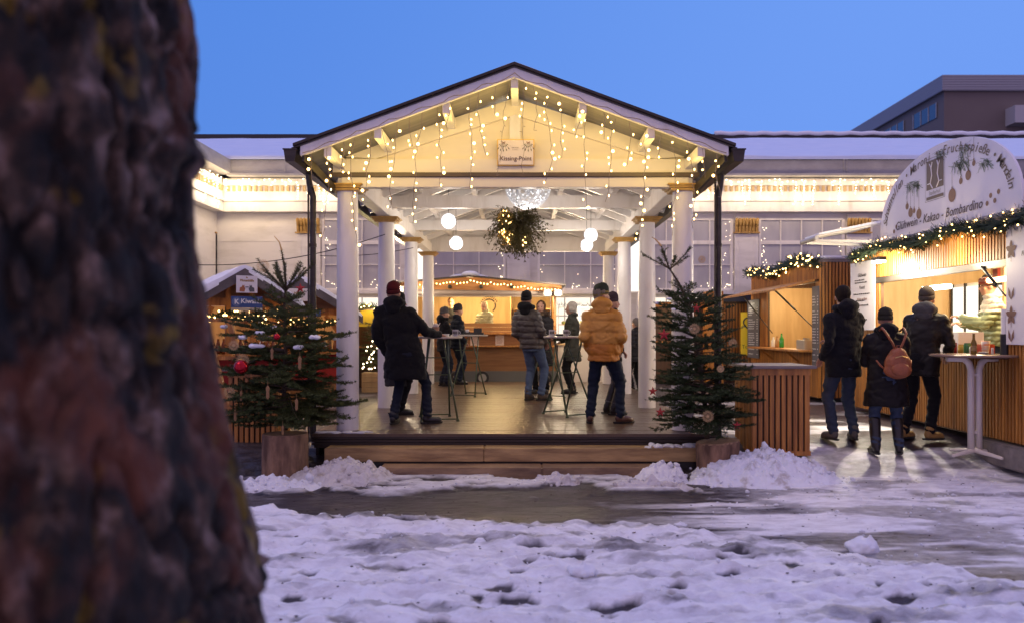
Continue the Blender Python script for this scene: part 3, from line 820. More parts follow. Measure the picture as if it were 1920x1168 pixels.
def gable_sign():
    yf = 9.42; t = thing('name_sign', P(967, 286, 9.43), 'small white sign reading Kissing-Point with mistletoe sprigs on the gable', 'sign')
    x0, x1, z0, z1 = X(934, yf), X(1000, yf), Z(309, yf), Z(263, yf)
    MB().box(x0-.012, x1+.012, yf+.015, yf+.05, z0-.012, z1+.012).build('frame', mat('gold_frame', (.65, .42, .10), .35, metal=.5), t, bevel=.003)
    MB().box(x0, x1, yf+.009, yf+.014, z0, z1).build('board', mat('cream_board', (.72, .64, .60), .5), t)
    m = text_mb('Kissing-Point', .09, (X(967, yf), yf+.008, Z(298, yf)), (1,0,0), (0,0,1), bold=.001, fit=.37)
    merge(m, text_mb('EIN KUSS', .02, (X(966, yf), yf+.008, Z(277.5, yf)), (1,0,0), (0,0,1)))
    merge(m, text_mb('im Advent', .016, (X(966, yf), yf+.008, Z(281.5, yf)), (1,0,0), (0,0,1)))
    m.build('lettering', mat('brown_ink', (.10, .05, .045), .7), t)
    g = MB(); r = MB()
    for cx in (944, 990.5):
        o = Vector((X(cx, yf), yf+.007, Z(267.5, yf)))
        for a in (-62, -42, -22, 0, 22, 42, 62):
            dx, dz = sin(R(a)), -cos(R(a))
            for l0, l1 in ((.035, .065), (.075, .115)):
                if abs(a) > 50 and l0 > .05: continue
                pa = o+Vector((dx*l0, 0, dz*l0)); pb = o+Vector((dx*l1*.95, 0, dz*l1)); pc = (pa+pb)/2; n = Vector((-dz, 0, dx))*.006
                g.add([pa, pc+n, pb, pc-n], [(0,1,2,3)])
            g.add([o, o+Vector((.002,0,0)), o+Vector((dx*.1+.002, 0, dz*.1)), o+Vector((dx*.1, 0, dz*.1))], [(0,1,2,3)])
        for s in (-1, 1):
            r.add([o, o+Vector((s*.02, 0, .013)), o+Vector((s*.02, 0, -.004))], [(0,1,2)])
            r.add([o, o+Vector((s*.018, 0, -.02)), o+Vector((s*.010, 0, -.022))], [(0,1,2)])
    g.build('printed_sprig', mat('olive_ink', (.08, .09, .04), .7), t); r.build('printed_bow', mat('rust_ink', (.30, .10, .05), .7), t)
gable_sign()

def gable_lights():
    rr = random.Random(21)
    sl = math.tan(R(20.2)); za = Z(115, 8.7)-.02
    for s, lab in ((-1, 'string of warm icicle lights hanging along the left slope of the pavilion gable'), (1, 'string of warm icicle lights hanging along the right slope of the pavilion gable')):
        t = thing('icicle_lights', (PX, 8.66, za-.2), lab, 'light string', 'icicle lights on the pavilion gable')
        y = 8.665
        pts = []
        for k in range(40):
            q = k/39*2.30; pts.append((PX+s*q, y+.012*sin(k), za-q*sl-.12-.035*abs(sin(k*.55))+rr.uniform(-.006, .006)))
        MB().tube(pts, .0045, 5).build('wire', WIRE, t)
        n = 15; nb = 0
        lens = [1.05, .25, .62, 1.0, .3, .85, 1.15, .28, .95, .35, .75, 1.2, .3, 1.0, .35]
        if s > 0: lens = [.95, .5, 1.0, .7, .32, 1.15, .3, .9, .45, 1.25, .25, 1.05, .9, .3, .45]
        for k in range(n):
            q = (k+.35+rr.uniform(-.2, .2))*2.28/n
            if s > 0 and k == 0: q = .12
            p = Vector((PX+s*q, y-.006, za-q*sl-.19)); ln = lens[k]*(.95 if q < 1.9 else .9)
            sp = [p.copy()]; bulbs = []; dirx = rr.choice([-1, 1])
            zc = 0
            while zc < ln:
                st = rr.uniform(.06, .10); zc += st
                p = p + Vector((rr.uniform(-.022, .022)+.006*dirx, rr.uniform(-.012, .012), -st)); sp.append(p.copy())
                if rr.random() < .82:
                    e = p + Vector((rr.choice([-1, 1])*rr.uniform(.012, .034), -.008, rr.uniform(-.014, .014))); bulbs.append((e, rr.random())); 
                if rr.random() < .15: dirx *= -1
            w = MB().tube(sp, .0032, 4)
            for e, _ in bulbs:
                c = min(sp, key=lambda z: (z-e).length); w.tube([c, e], .0026, 4)
            so = w.build('strand', WIRE, t)
            for e, q2 in bulbs:
                if abs(e.x-X(967, 9.4)) < .26 and e.z < Z(258, 9.4): continue
                if nb < 98: put_bulb(BM3 if q2 < .20 else (BM1 if q2 < .42 else BM4), e, so); nb += 1
        # lamps giving the string's light, just inside the curtain
        for k in range(9):
            q = .12+k*.24; lamp('icicle_glow', (PX+s*q, 8.98, za-q*sl-.42), 1.75, (1, .70, .16), .04, t)
            lamp('icicle_glow', (PX+s*q, 8.86, za-q*sl-.30), .45, (1, .70, .16), .03, t)
    # thin black cable on top of the gable rafter
gable_lights()

# globe lamps ---------------------------------------------------------
def globe(px, py, rpx, d, lab, big=False):
    c = P(px, py, d); r = rpx*d/1500
    t = thing('globe_lamp', c, lab, 'lamp', 'white globe lamps hanging under the pavilion roof')
    if not big:
        MB().ell(c, (r*.90,)*3, n=20, m=14).build('glowing_core', glow('cool_globe', (.95, .96, 1.0), 1.6), t, smooth=True)
    rr = random.Random(int(px)); w = MB()
    for k in range(46 if not big else 120):
        ax = Vector((rr.gauss(0,1), rr.gauss(0,1), rr.gauss(0,1))).normalized(); u = ax.orthogonal().normalized(); v = ax.cross(u)
        a0 = rr.uniform(0, 6.28); al = rr.uniform(1.2, 3.5)
        w.tube([c+(u*cos(a0+al*i/10)+v*sin(a0+al*i/10))*r*rr.uniform(.985, 1.0) for i in range(11)], .004 if big else .0045, 3)
    w.build('wire_shell', mat('white_cord', (.80, .80, .84), .5, emis=(.9, .93, 1), estr=.9), t) if not big else w.build('wire_shell', mat('white_cord_big', (.6, .6, .62), .5, emis=(.9, .93, 1), estr=.18), t)
    if big:
        b = MB()
        for k in range(150):
            ax = Vector((rr.gauss(0,1), rr.gauss(0,1), rr.gauss(0,1))).normalized()*r*rr.uniform(.8, .98); b.ell(c+ax, (.008,)*3, n=5, m=4)
        tag(b.build('white_led', glow('white_led', (.9, .94, 1), 3), t), kind='stuff')
    ztop = 4.1 if not big else 4.35
    MB().tube([c+Vector((0,0,r)), (c.x, c.y, ztop)], .004, 4).build('cord', WIRED, t)
    lamp('globe_glow', c - Vector((0, 0, r+.10)), 17 if not big else 26, (1.0, .90, .80), .1, t)
globe(841, 415, 13.5, 12.9, 'upper left glowing white wire globe lamp, left of the mistletoe')
globe(855, 456, 12.5, 14.3, 'lower left glowing white wire globe lamp, left of the mistletoe')
globe(1108, 441, 12.5, 13.6, 'upper glowing white globe lamp of the overlapping pair at right')
globe(1100, 460, 11.5, 14.6, 'lower glowing white globe lamp of the overlapping pair at right')
globe(990, 350, 43, 11.2, 'large white wire ball lamp behind the mistletoe', True)
for yy in (11.3, 14.0, 16.8):
    for s in (-1, 1): lamp('globe_glow_fill', (PX+s*1.1, yy, 3.25), 9, (1.0, .70, .42), .2, PAV)

def mistletoe():
    c = P(969, 428, 10.6); t = thing('mistletoe_ball', c, 'large hanging ball of mistletoe with trailing leafy tips under the front beam', 'mistletoe')
    rr = random.Random(5); tw = MB(); LV = []; 
    for k in range(560):
        # main direction
        a = rr.uniform(0, 2*pi); el = rr.uniform(-1.45, .80)
        d = Vector((cos(a)*cos(el), sin(a)*cos(el), sin(el)))
        p = c + Vector((0, 0, .10)) + d*rr.uniform(0, .10); L = rr.uniform(.20, .46)*(1 if el < .2 else .72)
        pts = [p.copy()]
        n = 6
        for i in range(n):
            d = (d + Vector((rr.gauss(0,.16), rr.gauss(0,.16), rr.gauss(0,.14)-.13))).normalized(); p = p + d*L/n; pts.append(p.copy())
            if i >= 1:
                for q in range(3 if i > 2 else 2):
                    l = (d*rr.uniform(.5,1) + Vector((rr.gauss(0,.6), rr.gauss(0,.6), rr.gauss(0,.5)-.3))).normalized()
                    LV.append((p.copy(), l, rr.uniform(.026, .052)))
        tw.tube(pts, .0032, 3, .0018)
    tw.tube([c+Vector((0,0,.1)), (c.x, c.y, 4.2)], .004, 4)
    tw.build('twigs', mat('mistletoe_twig', (.10, .085, .04), .7), t)
    m = MB()
    for p, l, ln in LV:
        s = l.cross(Vector((rr.gauss(0,1), rr.gauss(0,1), rr.gauss(0,1)))).normalized()*.0075
        m.add([p, p+l*ln*.5+s, p+l*ln, p+l*ln*.5-s], [(0,1,2,3)])
    m.build('leaves', mat('mistletoe_leaf', (.085, .085, .022), .5, (.14, .12, .035), (20, 20, 20)), t)
    b = thing('amber_light_ball', c+Vector((-.12, .06, 0)), 'amber wire balls of tiny lights glowing inside the mistletoe', 'lamp')
    for cc, rad, n in ((Vector((-.15, -.06, .12)), .10, 13), (Vector((-.15, -.08, -.14)), .11, 15), (Vector((.11, -.10, -.19)), .07, 5)):
        for k in range(n):
            ax = Vector((rr.gauss(0,1), rr.gauss(0,1)-.6, rr.gauss(0,1))).normalized()
            put_bulb(BM4, c+cc+ax*rad, b)
    w = MB()
    for k in range(60):
        ax = Vector((rr.gauss(0,1), rr.gauss(0,1), rr.gauss(0,1))).normalized(); u = ax.orthogonal().normalized(); v = ax.cross(u); a0 = rr.uniform(0, 6)
        w.tube([c+(Vector((-.15, -.06, .12)) if k % 2 else Vector((-.15, -.08, -.14)))+(u*cos(a0+i*.2)+v*sin(a0+i*.2))*.10 for i in range(10)], .003, 3)
    w.build('wire_shell', mat('amber_wire', (.6, .36, .08), .4, emis=(1, .6, .15), estr=.15), b)
    for q in ((-.16, -.02, -.12), (-.12, .0, .12), (.10, .0, -.14)): lamp('amber_glow', c+Vector(q), .5, (1, .6, .2), .02, b)
mistletoe()

def cables():
    for a, b, sag, lab in ((P(366, 497, 11), P(722, 440, 10.8), .12, 'thin black cable strung from the trunk side to the left columns'), (P(600, 480, 13), P(775, 465, 13.5), .05, 'thin dark cable crossing the windows behind the left columns')):
        pts = [a.lerp(b, k/20) - Vector((0, 0, sag*4*(k/20)*(1-k/20))) for k in range(21)]
        o = MB(); o.tube([p-a for p in pts], .006, 5); ob = o.build('cable', WIRED); ob.location = a
        tag(ob, lab, 'cable', 'black cables')
cables()
# ------------------------------------------------------------------ fir trees
NEEDLE = mat('fir_needles', (.038, .055, .016), .5, (.080, .092, .030), (9, 9, 9), 0, spec=.15)
FBARK = mat('fir_bark', (.12, .08, .05), .8, (.07, .05, .03), (20, 20, 8), .3)
def fir(name, root, axis, whorls, seed, needle_d=330, nl=.026, nw=.0062, tipup=.25, bright=None, lim=None):
    """axis: list of points from base to tip; whorls: (fraction z, radius, elevation, count)"""
    rr = random.Random(seed); axis = [Vector(a) for a in axis]
    twigs = []; br = MB(); tips = []
    def axp(z):
        for a, b in zip(axis[:-1], axis[1:]):
            if z <= b.z: return a.lerp(b, (z-a.z)/(b.z-a.z))
        return axis[-1]
    def twig(a, b, w=1.0): twigs.append((a, b, w))
    for (z, rad, el, n) in whorls:
        a0 = rr.uniform(0, 6.28)
        for k in range(n):
            az = a0 + 2*pi*k/n + rr.uniform(-.25, .25); L = rad*rr.uniform(.78, 1.12); e = el + rr.uniform(-.16, .22)
            p = axp(z + rr.uniform(-.055, .055) if el < .6 else z); d = Vector((cos(az)*cos(e), sin(az)*cos(e), sin(e)))
            hor = Vector((-sin(az), cos(az), 0)); ns = max(3, int(L/.055)); pts = [p.copy()]
            for i in range(ns):
                t = i/ns
                d = (d + Vector((0, 0, (-.10 if t < .5 else tipup*.35))) *(.55 if el < .6 else .3) + Vector((rr.gauss(0,.035), rr.gauss(0,.035), rr.gauss(0,.03)))).normalized()
                q = p + d*L/ns
                if t > (.12 if el < .6 else .02): twig(p, q, 1.0 if el < .6 else 1.35)
                if el >= .6 and t > .3: twig(p, q, 1.2)
                if t > .16 and el < .6 or (el >= .6 and t > .6 and rr.random() < .25):
                    for s in (-1, 1):
                        if rr.random() < .12: continue
                        tl = (L*(1-t)*.52+.05)*rr.uniform(.65, 1.1)
                        td = (d*.75 + hor*s*.75 + Vector((0, 0, rr.uniform(-.10, .22)))).normalized()
                        tp = p.lerp(q, rr.random()); nn = max(1, int(tl/.06))
                        for j in range(nn):
                            tq = tp + td*tl/nn; twig(tp, tq, .9)
                            if j >= 1 and tl > .14:
                                for s2 in (-1, 1):
                                    if rr.random() < .35: continue
                                    sd = (td*.8 + (d*.6 if s2 > 0 else hor*s*.6) + Vector((0,0,rr.uniform(-.1,.2)))).normalized()
                                    twig(tp, tp+sd*tl*.35*(1-j/nn+.25), .8)
                            td = (td + Vector((rr.gauss(0,.06), rr.gauss(0,.06), .05))).normalized(); tp = tq
                p = q; pts.append(p.copy())
            br.tube(pts, .004+.007*min(1, L/.7), 5, .002); tips.append((pts[max(1, int(ns*.75))].copy(), az, L))
    br.build('branch', FBARK, root, smooth=True)
    tb = MB(); tb.tube(axis, .030, 8, .005); tb.build('trunk', FBARK, root, smooth=True)
    for a, b in zip(axis[-4:-1], axis[-3:]): twig(a, b, 1.3); twig(a, b, 1.1)
    A = np.array([t[0] for t in twigs]); B = np.array([t[1] for t in twigs]); Wt = np.array([t[2] for t in twigs])
    ln = np.linalg.norm(B-A, axis=1); cnt = np.maximum(3, (ln*needle_d).astype(int))
    idx = np.repeat(np.arange(len(A)), cnt); n = len(idx)
    rs = np.random.RandomState(seed)
    t = rs.rand(n)[:, None]; Pn = A[idx]*(1-t)+B[idx]*t
    D = (B-A)[idx]/ln[idx][:, None]
    up = np.tile([0., 0, 1], (n, 1)); S = np.cross(D, up); S /= np.linalg.norm(S, axis=1)[:, None]+1e-6; U = np.cross(S, D)
    th = rs.uniform(-.35*pi, 1.35*pi, n); rad = S*np.cos(th)[:, None] + U*np.sin(th)[:, None]
    nd = D*rs.uniform(.35, .75, n)[:, None] + rad*rs.uniform(.75, 1.0, n)[:, None]; nd /= np.linalg.norm(nd, axis=1)[:, None]
    L = nl*rs.uniform(.7, 1.15, n)[:, None]*Wt[idx][:, None]
    sd = np.cross(nd, D); sd /= np.linalg.norm(sd, axis=1)[:, None]+1e-6
    w = nw/2
    V = np.stack([Pn-sd*w*.6, Pn+sd*w*.6, Pn+nd*L*.85+sd*w, Pn+nd*L*1.0-sd*w*.5], 1).reshape(-1, 3)
    F = np.arange(4*n).reshape(-1, 4)
    npmesh('foliage', V, F, bright or NEEDLE, root)
    return tips, axp
def star_orn(c, r, lab, grp='straw stars on the fir trees', kind='star', yawv=0.0):
    t = MB(); rr = random.Random(int(c.x*1000)); 
    rot = Matrix.Rotation(yawv, 3, 'Z')
    if kind == 'star':
        for k in range(8):
            a = k*pi/8; d = rot @ Vector((cos(a), 0, sin(a))); t.beam(-d*r, d*r, .0035, .002, up=(0,1,0))
            for s in (-1, 1):
                for off in (-.16, .16):
                    dd = rot @ Vector((cos(a+off), 0, sin(a+off))); t.beam(dd*s*r*.55, dd*s*r*.9, .0025, .002, up=(0,1,0))
        t.ell((0, 0, 0), (r*.14, .004, r*.14))
        m = mat('straw', (.36, .22, .09), .6, (.26, .15, .06), (40, 40, 40))
    elif kind == 'red':
        for k in range(5):
            a = pi/2+k*2*pi/5; tip = rot @ Vector((cos(a)*r, 0, sin(a)*r)); l = rot @ Vector((cos(a-.63)*r*.4, 0, sin(a-.63)*r*.4)); q = rot @ Vector((cos(a+.63)*r*.4, 0, sin(a+.63)*r*.4)); f = rot @ Vector((0, .018, 0))
            t.add([tip, l, -f*1, q, f], [(0,1,2), (0,2,3), (0,4,1), (0,3,4)])
        m = mat('red_felt', (.32, .012, .015), .6)
    elif kind == 'cookie':
        t.loft([(0,0,-r,.10*r,.004), (0,0,-.7*r,.26*r,.008), (0,0,0,.22*r,.009), (0,0,.6*r,.30*r,.008), (0,0,r,.10*r,.005)], 10); t.tube([(0,0,r), (0,0,r+.05)], .002, 3)
        m = mat('gingerbread', (.26, .14, .055), .7)
    o = t.build({'star': 'straw_star', 'red': 'red_star', 'cookie': 'wooden_ornament'}[kind], m); o.location = c
    tag(o, lab, {'star': 'star ornament', 'red': 'star ornament', 'cookie': 'ornament'}[kind], grp); return o
def snow_cap(c, rx, ry, rz, root, seed=0):
    mb = MB(); rr = random.Random(seed)
    for k in range(9): mb.ell(c+Vector((rr.uniform(-.7,.7)*rx, rr.uniform(-.6,.6)*ry, rr.uniform(-.2,.2)*rz)), (rx*rr.uniform(.3,.6), ry*rr.uniform(.4,.6), rz*rr.uniform(.5,.9)))
    V, N_, F = remesh(mb, .011, 2); V = V + N_*((fbm(V[:,0]*40, V[:,1]*40, V[:,2]*40, oct=3, seed=seed)-.5)*.010)[:, None]
    npmesh('snow_clump', V, F, SNOW, root, True)

def left_tree():
    d = 8.95; b = P(535, 806, d)
    t = thing('fir_tree', b, 'wide fir tree with straw stars and snowy branches, left of the pavilion', 'fir tree', 'cut fir trees standing in logs')
    ax = [b, P(533, 740, d), P(536, 650, d), P(533, 575, d), P(536, 540, d), P(533, 500, d), P(528, 470, d)]
    wh = []
    zs = [(b.z+.09, .48, .15, 8), (.66, .70, .16, 9), (.78, .84, .10, 9), (.88, .86, .12, 9), (.98, .82, .15, 9), (1.10, .76, .18, 9), (1.20, .74, .15, 9), (1.31, .72, .2, 8), (1.42, .72, .22, 8), (1.54, .68, .28, 8), (1.64, .60, .3, 8), (1.74, .44, .3, 7), (1.84, .34, .38, 7), (1.93, .22, .45, 6),
          (2.05, .42, .72, 9), (2.07, .36, 1.0, 5)]
    fir('fir', t, ax, zs, 31)
    MB().tube([P(528, 470, d), P(524, 455, d), P(514, 443, d)], .012, 6, .004).build('straw_tip', mat('straw', (.5,.33,.15)), t)
    for i, (px, py, rx, dd) in enumerate(((478, 648, .11, 8.5), (455, 632, .05, 8.6), (495, 634, .07, 8.6), (590, 632, .07, 8.5), (560, 650, .05, 8.5), (512, 614, .035, 8.6), (626, 634, .03, 8.9), (608, 645, .03, 8.7), (487, 624, .05, 8.5), (421, 612, .04, 9))):
        snow_cap(P(px, py, dd), rx, .07, .028, t, i)
    for px, py, r, k, dd in ((493, 499, .075, 'star', 8.9), (438, 647, .055, 'star', 8.4), (455, 675, .07, 'star', 8.3), (430, 735, .06, 'star', 8.3), (452, 742, .05, 'cookie', 8.35), (502, 735, .07, 'cookie', 8.25), (556, 758, .06, 'cookie', 8.2), (510, 663, .06, 'cookie', 8.4), (562, 680, .07, 'cookie', 8.3), (530, 806, .05, 'cookie', 8.3), (441, 778, .06, 'cookie', 8.4)):
        nm = {(493,499): 'straw star at the very top left of the left fir', (438,647): 'small straw star on a snowy branch at the left of the left fir', (455,675): 'straw star just above the red bauble', (430,735): 'straw star low on the left edge of the left fir'}.get((px, py))
        if k == 'cookie': nm = {(452,742): 'flat wooden ornament beside the low left straw star', (502,735): 'slim pale wooden ornament in the middle of the left fir', (556,758): 'tilted pale wooden ornament right of the middle of the left fir', (510,663): 'flat wooden ornament under the snowy branch of the left fir', (562,680): 'long slim wooden ornament high right of the trunk of the left fir', (530,806): 'wooden ornament just above the log of the left fir', (441,778): 'slim wooden ornament at the lowest left tip of the left fir'}[(px, py)]
        star_orn(P(px, py, dd), r, nm, 'straw stars on the fir trees' if k == 'star' else 'wooden ornaments on the left fir', k, .3)
    star_orn(P(563, 541, 8.7), .06, 'red felt star near the top of the left fir', 'red felt stars on the fir trees', 'red')
    for px, py, lab in ((452, 687, 'large shiny red bauble hanging at the left of the left fir'), (519, 631, 'small dark red bauble half hidden in the left fir')):
        c = P(px, py, 8.3); r = .073 if px == 452 else .035
        q = thing('red_bauble', c, lab, 'bauble', 'red baubles')
        MB().ell(c, (r, r, r), n=24, m=16).build('ball', mat('red_mirror_glass', (.42, .008, .02), .10, metal=.7), q, smooth=True)
        MB().cyl(c+Vector((0,0,r*.93)), c+Vector((0,0,r*1.15)), r*.18).tube([c+Vector((0,0,r*1.1)), c+Vector((0,0,r*1.5))], .002, 3).build('cap', mat('gold_frame', (.65,.42,.1)), q)
def right_tree():
    d = 9.0; b = P(1326, 822, d)
    t = thing('fir_tree', b, 'dark narrow fir tree leaning left in a log, right of the pavilion steps', 'fir tree', 'cut fir trees standing in logs')
    ax = [b, P(1322, 760, d), P(1312, 680, d), P(1300, 610, d), P(1292, 570, d), P(1272, 530, d), P(1254, 502, d), P(1240, 462, d)]
    zs = [(.60, .58, .10, 9), (.70, .66, .12, 9), (.80, .66, .12, 9), (.90, .64, .15, 9), (1.0, .64, .18, 9), (1.10, .60, .18, 9), (1.2, .58, .2, 9), (1.3, .54, .2, 8), (1.4, .54, .25, 8), (1.5, .50, .28, 8), (1.6, .46, .3, 8), (1.7, .44, .32, 8), (1.79, .40, .35, 7), (1.87, .38, .45, 7), (1.95, .30, .5, 6), (2.04, .22, .6, 4), (2.30, .32, .62, 6)]
    fir('fir', t, ax, zs, 47, bright=mat('fir_needles_dark', (.024, .040, .016), .5, (.046, .064, .025), (9, 9, 9), spec=.15))
    MB().tube([P(1240, 462, d), P(1230, 450, d), P(1222, 445, d)], .012, 6, .004).build('straw_tip', mat('straw', (.5,.33,.15)), t)
    for i, (px, py, rx, dd) in enumerate(((1232, 568, .03, 8.8), (1255, 560, .03, 8.8), (1262, 580, .025, 8.7))): snow_cap(P(px, py, dd), rx, .04, .018, t, i+40)
    for px, py, r, k, dd, lab in ((1302, 616, .06, 'star', 8.5, 'straw star in the upper middle of the right fir'), (1374, 643, .05, 'star', 8.7, 'straw star on the right edge of the right fir'), (1351, 691, .04, 'star', 8.4, 'small straw star in the middle right of the right fir'), (1327, 780, .065, 'star', 8.35, 'straw star low on the right fir above its log'), (1316, 487, .045, 'star', 8.9, 'straw star beside the top right twig of the right fir'),
                             (1245, 627, .07, 'red', 8.6, 'red felt star at the left edge of the right fir'), (1306, 578, .05, 'red', 8.6, 'red felt star high in the right fir'), (1224, 733, .055, 'red', 8.75, 'red felt star on the leftmost branch tips of the right fir'), (1238, 772, .055, 'red', 8.5, 'red felt star low left in the right fir'), (1382, 797, .05, 'red', 8.5, 'red felt star low right in front of the slatted cabinet')):
        star_orn(P(px, py, dd), r, lab, 'red felt stars on the fir trees' if k == 'red' else 'straw stars on the fir trees', k, -.2)
left_tree(); right_tree()

def log_pot(px, py0, py1, r, d, lab, seed, tilt=0):
    b = P(px, py1, d); h = Z(py0, d)-b.z
    t = thing('log_stand', b, lab, 'log', 'sawn logs holding the fir trees')
    n, m = 60, 26; th = np.linspace(0, 2*pi, n, endpoint=False); z = np.linspace(-.03, h, m); T, ZZ = np.meshgrid(th, z)
    rr = r*(1+.10*(fbm(np.cos(T)*1.5, np.sin(T)*1.5, ZZ*1.2, seed=seed)-.5)) + .018*(fbm(np.cos(T)*9, np.sin(T)*9, ZZ*5, seed=seed+1)-.5)
    rr = rr*np.where(ZZ > h-.02, .97, 1)
    V = np.stack([b.x+rr*np.cos(T), b.y+rr*np.sin(T), b.z+ZZ+tilt*np.cos(T)*(ZZ/h)], -1).reshape(-1, 3)
    i = np.arange(n*m).reshape(m, n); ir = np.roll(i, -1, 1)
    F = np.stack([i[:-1], ir[:-1], ir[1:], i[1:]], -1).reshape(-1, 4)
    npmesh('bark', V, F, LOG, t, True)
    e = MB(); top = [Vector(V[k]) for k in i[-1]]; e.prism([p-Vector((0,0,.02)) for p in top], (0, 0, .022)); e.build('sawn_top', LOGTOP, t)
log_pot(535, 812, 892, .247, 8.82, 'broad barked log carrying the left fir tree', 3)
log_pot(1346, 826, 880, .235, 8.9, 'pale sawn log beside the right snow heap under the right fir tree', 9, .02)

def slat_cabinet(px0, px1, py0, py1, d, depth, lab, snow):
    x0, x1 = X(px0, d), X(px1, d); z0, z1 = Z(py1, d), Z(py0, d)
    t = thing('slatted_cabinet', ((x0+x1)/2, d+depth/2, z0), lab, 'cabinet', 'slatted wooden cabinets beside the pavilion')
    MB().box(x0+.03, x1-.03, d+.03, d+depth-.03, z0, z1-.04).build('inner_box', WOODD, t)
    s = MB(); n = int((x1-x0)/.062); w = (x1-x0)/n
    for k in range(n):
        for yy in (d, d+depth-.022): s.box(x0+k*w+.008, x0+(k+1)*w-.014, yy, yy+.022, z0+.03, z1-.10)
    n = int(depth/.062); w = depth/n
    for k in range(n):
        for xx in (x0-.001, x1-.021): s.box(xx, xx+.022, d+k*w+.010, d+(k+1)*w-.012, z0+.03, z1-.10)
    s.build('slats', WOOD, t, bevel=.002)
    f = MB()
    for z in ((z0+.01, z0+.06), (z1-.11, z1-.035)):
        f.box(x0-.006, x1+.006, d-.008, d+.018, *z); f.box(x0-.006, x1+.006, d+depth-.018, d+depth+.008, *z); f.box(x0-.010, x0+.018, d+.02, d+depth-.02, *z); f.box(x1-.018, x1+.010, d+.02, d+depth-.02, *z)
    f.build('frame', WOOD, t)
    MB().box(x0-.06, x1+.06, d-.06, d+depth+.06, z1-.034, z1).build('top_board', GREY, t, bevel=.006)
    return t
slat_cabinet(1410, 1519, 685, 855, 9.25, .75, 'tall slatted wooden cabinet beside the right fir tree', 0)
slat_cabinet(428, 518, 690, 850, 9.75, .6, 'slatted wooden cabinet behind the left fir tree', 1)

# ------------------------------------------------------------------ heaped snow
def heap(name, lab, cx, cy, rx, ry, h, seed, dirt, peak=1.6, grp=None):
    nx, ny = 150, 110
    u = np.linspace(-1.12, 1.12, nx); v = np.linspace(-1.12, 1.12, ny); U, V_ = np.meshgrid(u, v)
    r = np.sqrt(U**2+V_**2)*(1+.35*(fbm(U*2.2+seed, V_*2.2, seed=seed)-.5))
    x = cx+U*rx; y = cy+V_*ry
    g = base_z(x, y)
    H = h*np.clip(1-r**peak, -.12, 1)
    rough = np.abs(fbm(x*6, y*8, seed=seed+2)-.5)*.20 + (fbm(x*17, y*20, seed=seed+3)-.5)*.085
    z = g + H + rough*np.clip((1-r)*3, 0, 1) - .01
    z = np.where(r > 1.02, g-.06, z)
    z = z + h*.35*(vnoise(x*11+fbm(x*9, y*9, seed=seed)*2, y*13, seed=seed+5) > .62)*np.clip((1-r)*2.5, 0, .5)*.35
    V = np.stack([x, y, z], -1).reshape(-1, 3); i = np.arange(nx*ny).reshape(ny, nx)
    F = np.stack([i[:-1,:-1], i[:-1,1:], i[1:,1:], i[1:,:-1]], -1).reshape(-1, 4)
    keep = (r.reshape(-1)[F] < 1.1).all(1)
    rr = random.Random(seed); mb = MB(); n_ = int(80*rx*ry/.2)
    for k in range(min(260, n_)):
        a = rr.uniform(0, 6.28); q = rr.uniform(0, 1.12)**.7; px_, py_ = cx+cos(a)*q*rx, cy+sin(a)*q*ry
        iu = int(np.clip((cos(a)*q+1.12)/2.24*(nx-1), 0, nx-1)); iv = int(np.clip((sin(a)*q+1.12)/2.24*(ny-1), 0, ny-1))
        zz = max(float(z[iv, iu]), float(g[iv, iu])); s_ = rr.uniform(.007, .030)*(1.9 if rr.random() < .12 else 1)
        rot = Quaternion((rr.gauss(0,1), rr.gauss(0,1), rr.gauss(0,1), rr.gauss(0,1))).normalized().to_matrix()
        mb.ell((px_, py_, zz+s_*.3), (s_*rr.uniform(.7,1.3), s_*rr.uniform(.6,1.1), s_*rr.uniform(.5,.9)), rot, 5, 3)
    cv = np.array([tuple(v) for v in mb.v]); cq = np.array([f for f in mb.f if len(f) == 4]); ct = np.array([(f[0], f[1], f[2], f[3]) for f in mb.f if len(f) == 5])
    Fk = F[keep]; V = np.concatenate([V, cv]); Fk = np.concatenate([Fk, cq+nx*ny] + ([ct+nx*ny] if len(ct) else []))
    o = npmesh(name, V, Fk, dirt, None, True); o.data.transform(Matrix.Translation((-cx, -cy, 0))); o.location = (cx, cy, 0)
    tag(o, lab, 'snow heap', grp)
heap('snow_heap', 'rough brownish snow heap between the left log and the wooden steps', X(640, 8.45)-.02, 8.62, .62, .42, .22, 3, DSNOW, 1.2)
heap('snow_heap', 'big bluish snow heap in front of the right log and the slatted cabinet', X(1448, 8.4), 8.66, .92, .58, .30, 8, mat('heap_snow', (.78, .80, .86), .55, (.42, .38, .35), (7, 7, 7), .9, contrast=(.54, .74), bscale=(26, 26, 26)), 1.3)
heap('snow_heap', 'low lumpy snow ridge in front of the right end of the steps', X(1220, 8.1), 8.12, .50, .14, .10, 12, DSNOW, 1.4)
heap('snow_heap', 'small snow lumps against the lower step at centre right', X(1050, 8.35), 8.48, .32, .16, .10, 14, DSNOW, 1.4)
heap('snow_heap', 'thin snow bank below the left log beside the tree trunk', X(510, 8.3), 8.18, .60, .22, .10, 17, SNOW, 1.4)
heap('snow_heap', 'low snow bank covering the right end of the lower step', X(1240, 8.6), 8.62, .30, .26, .19, 18, SNOW, 1.4)
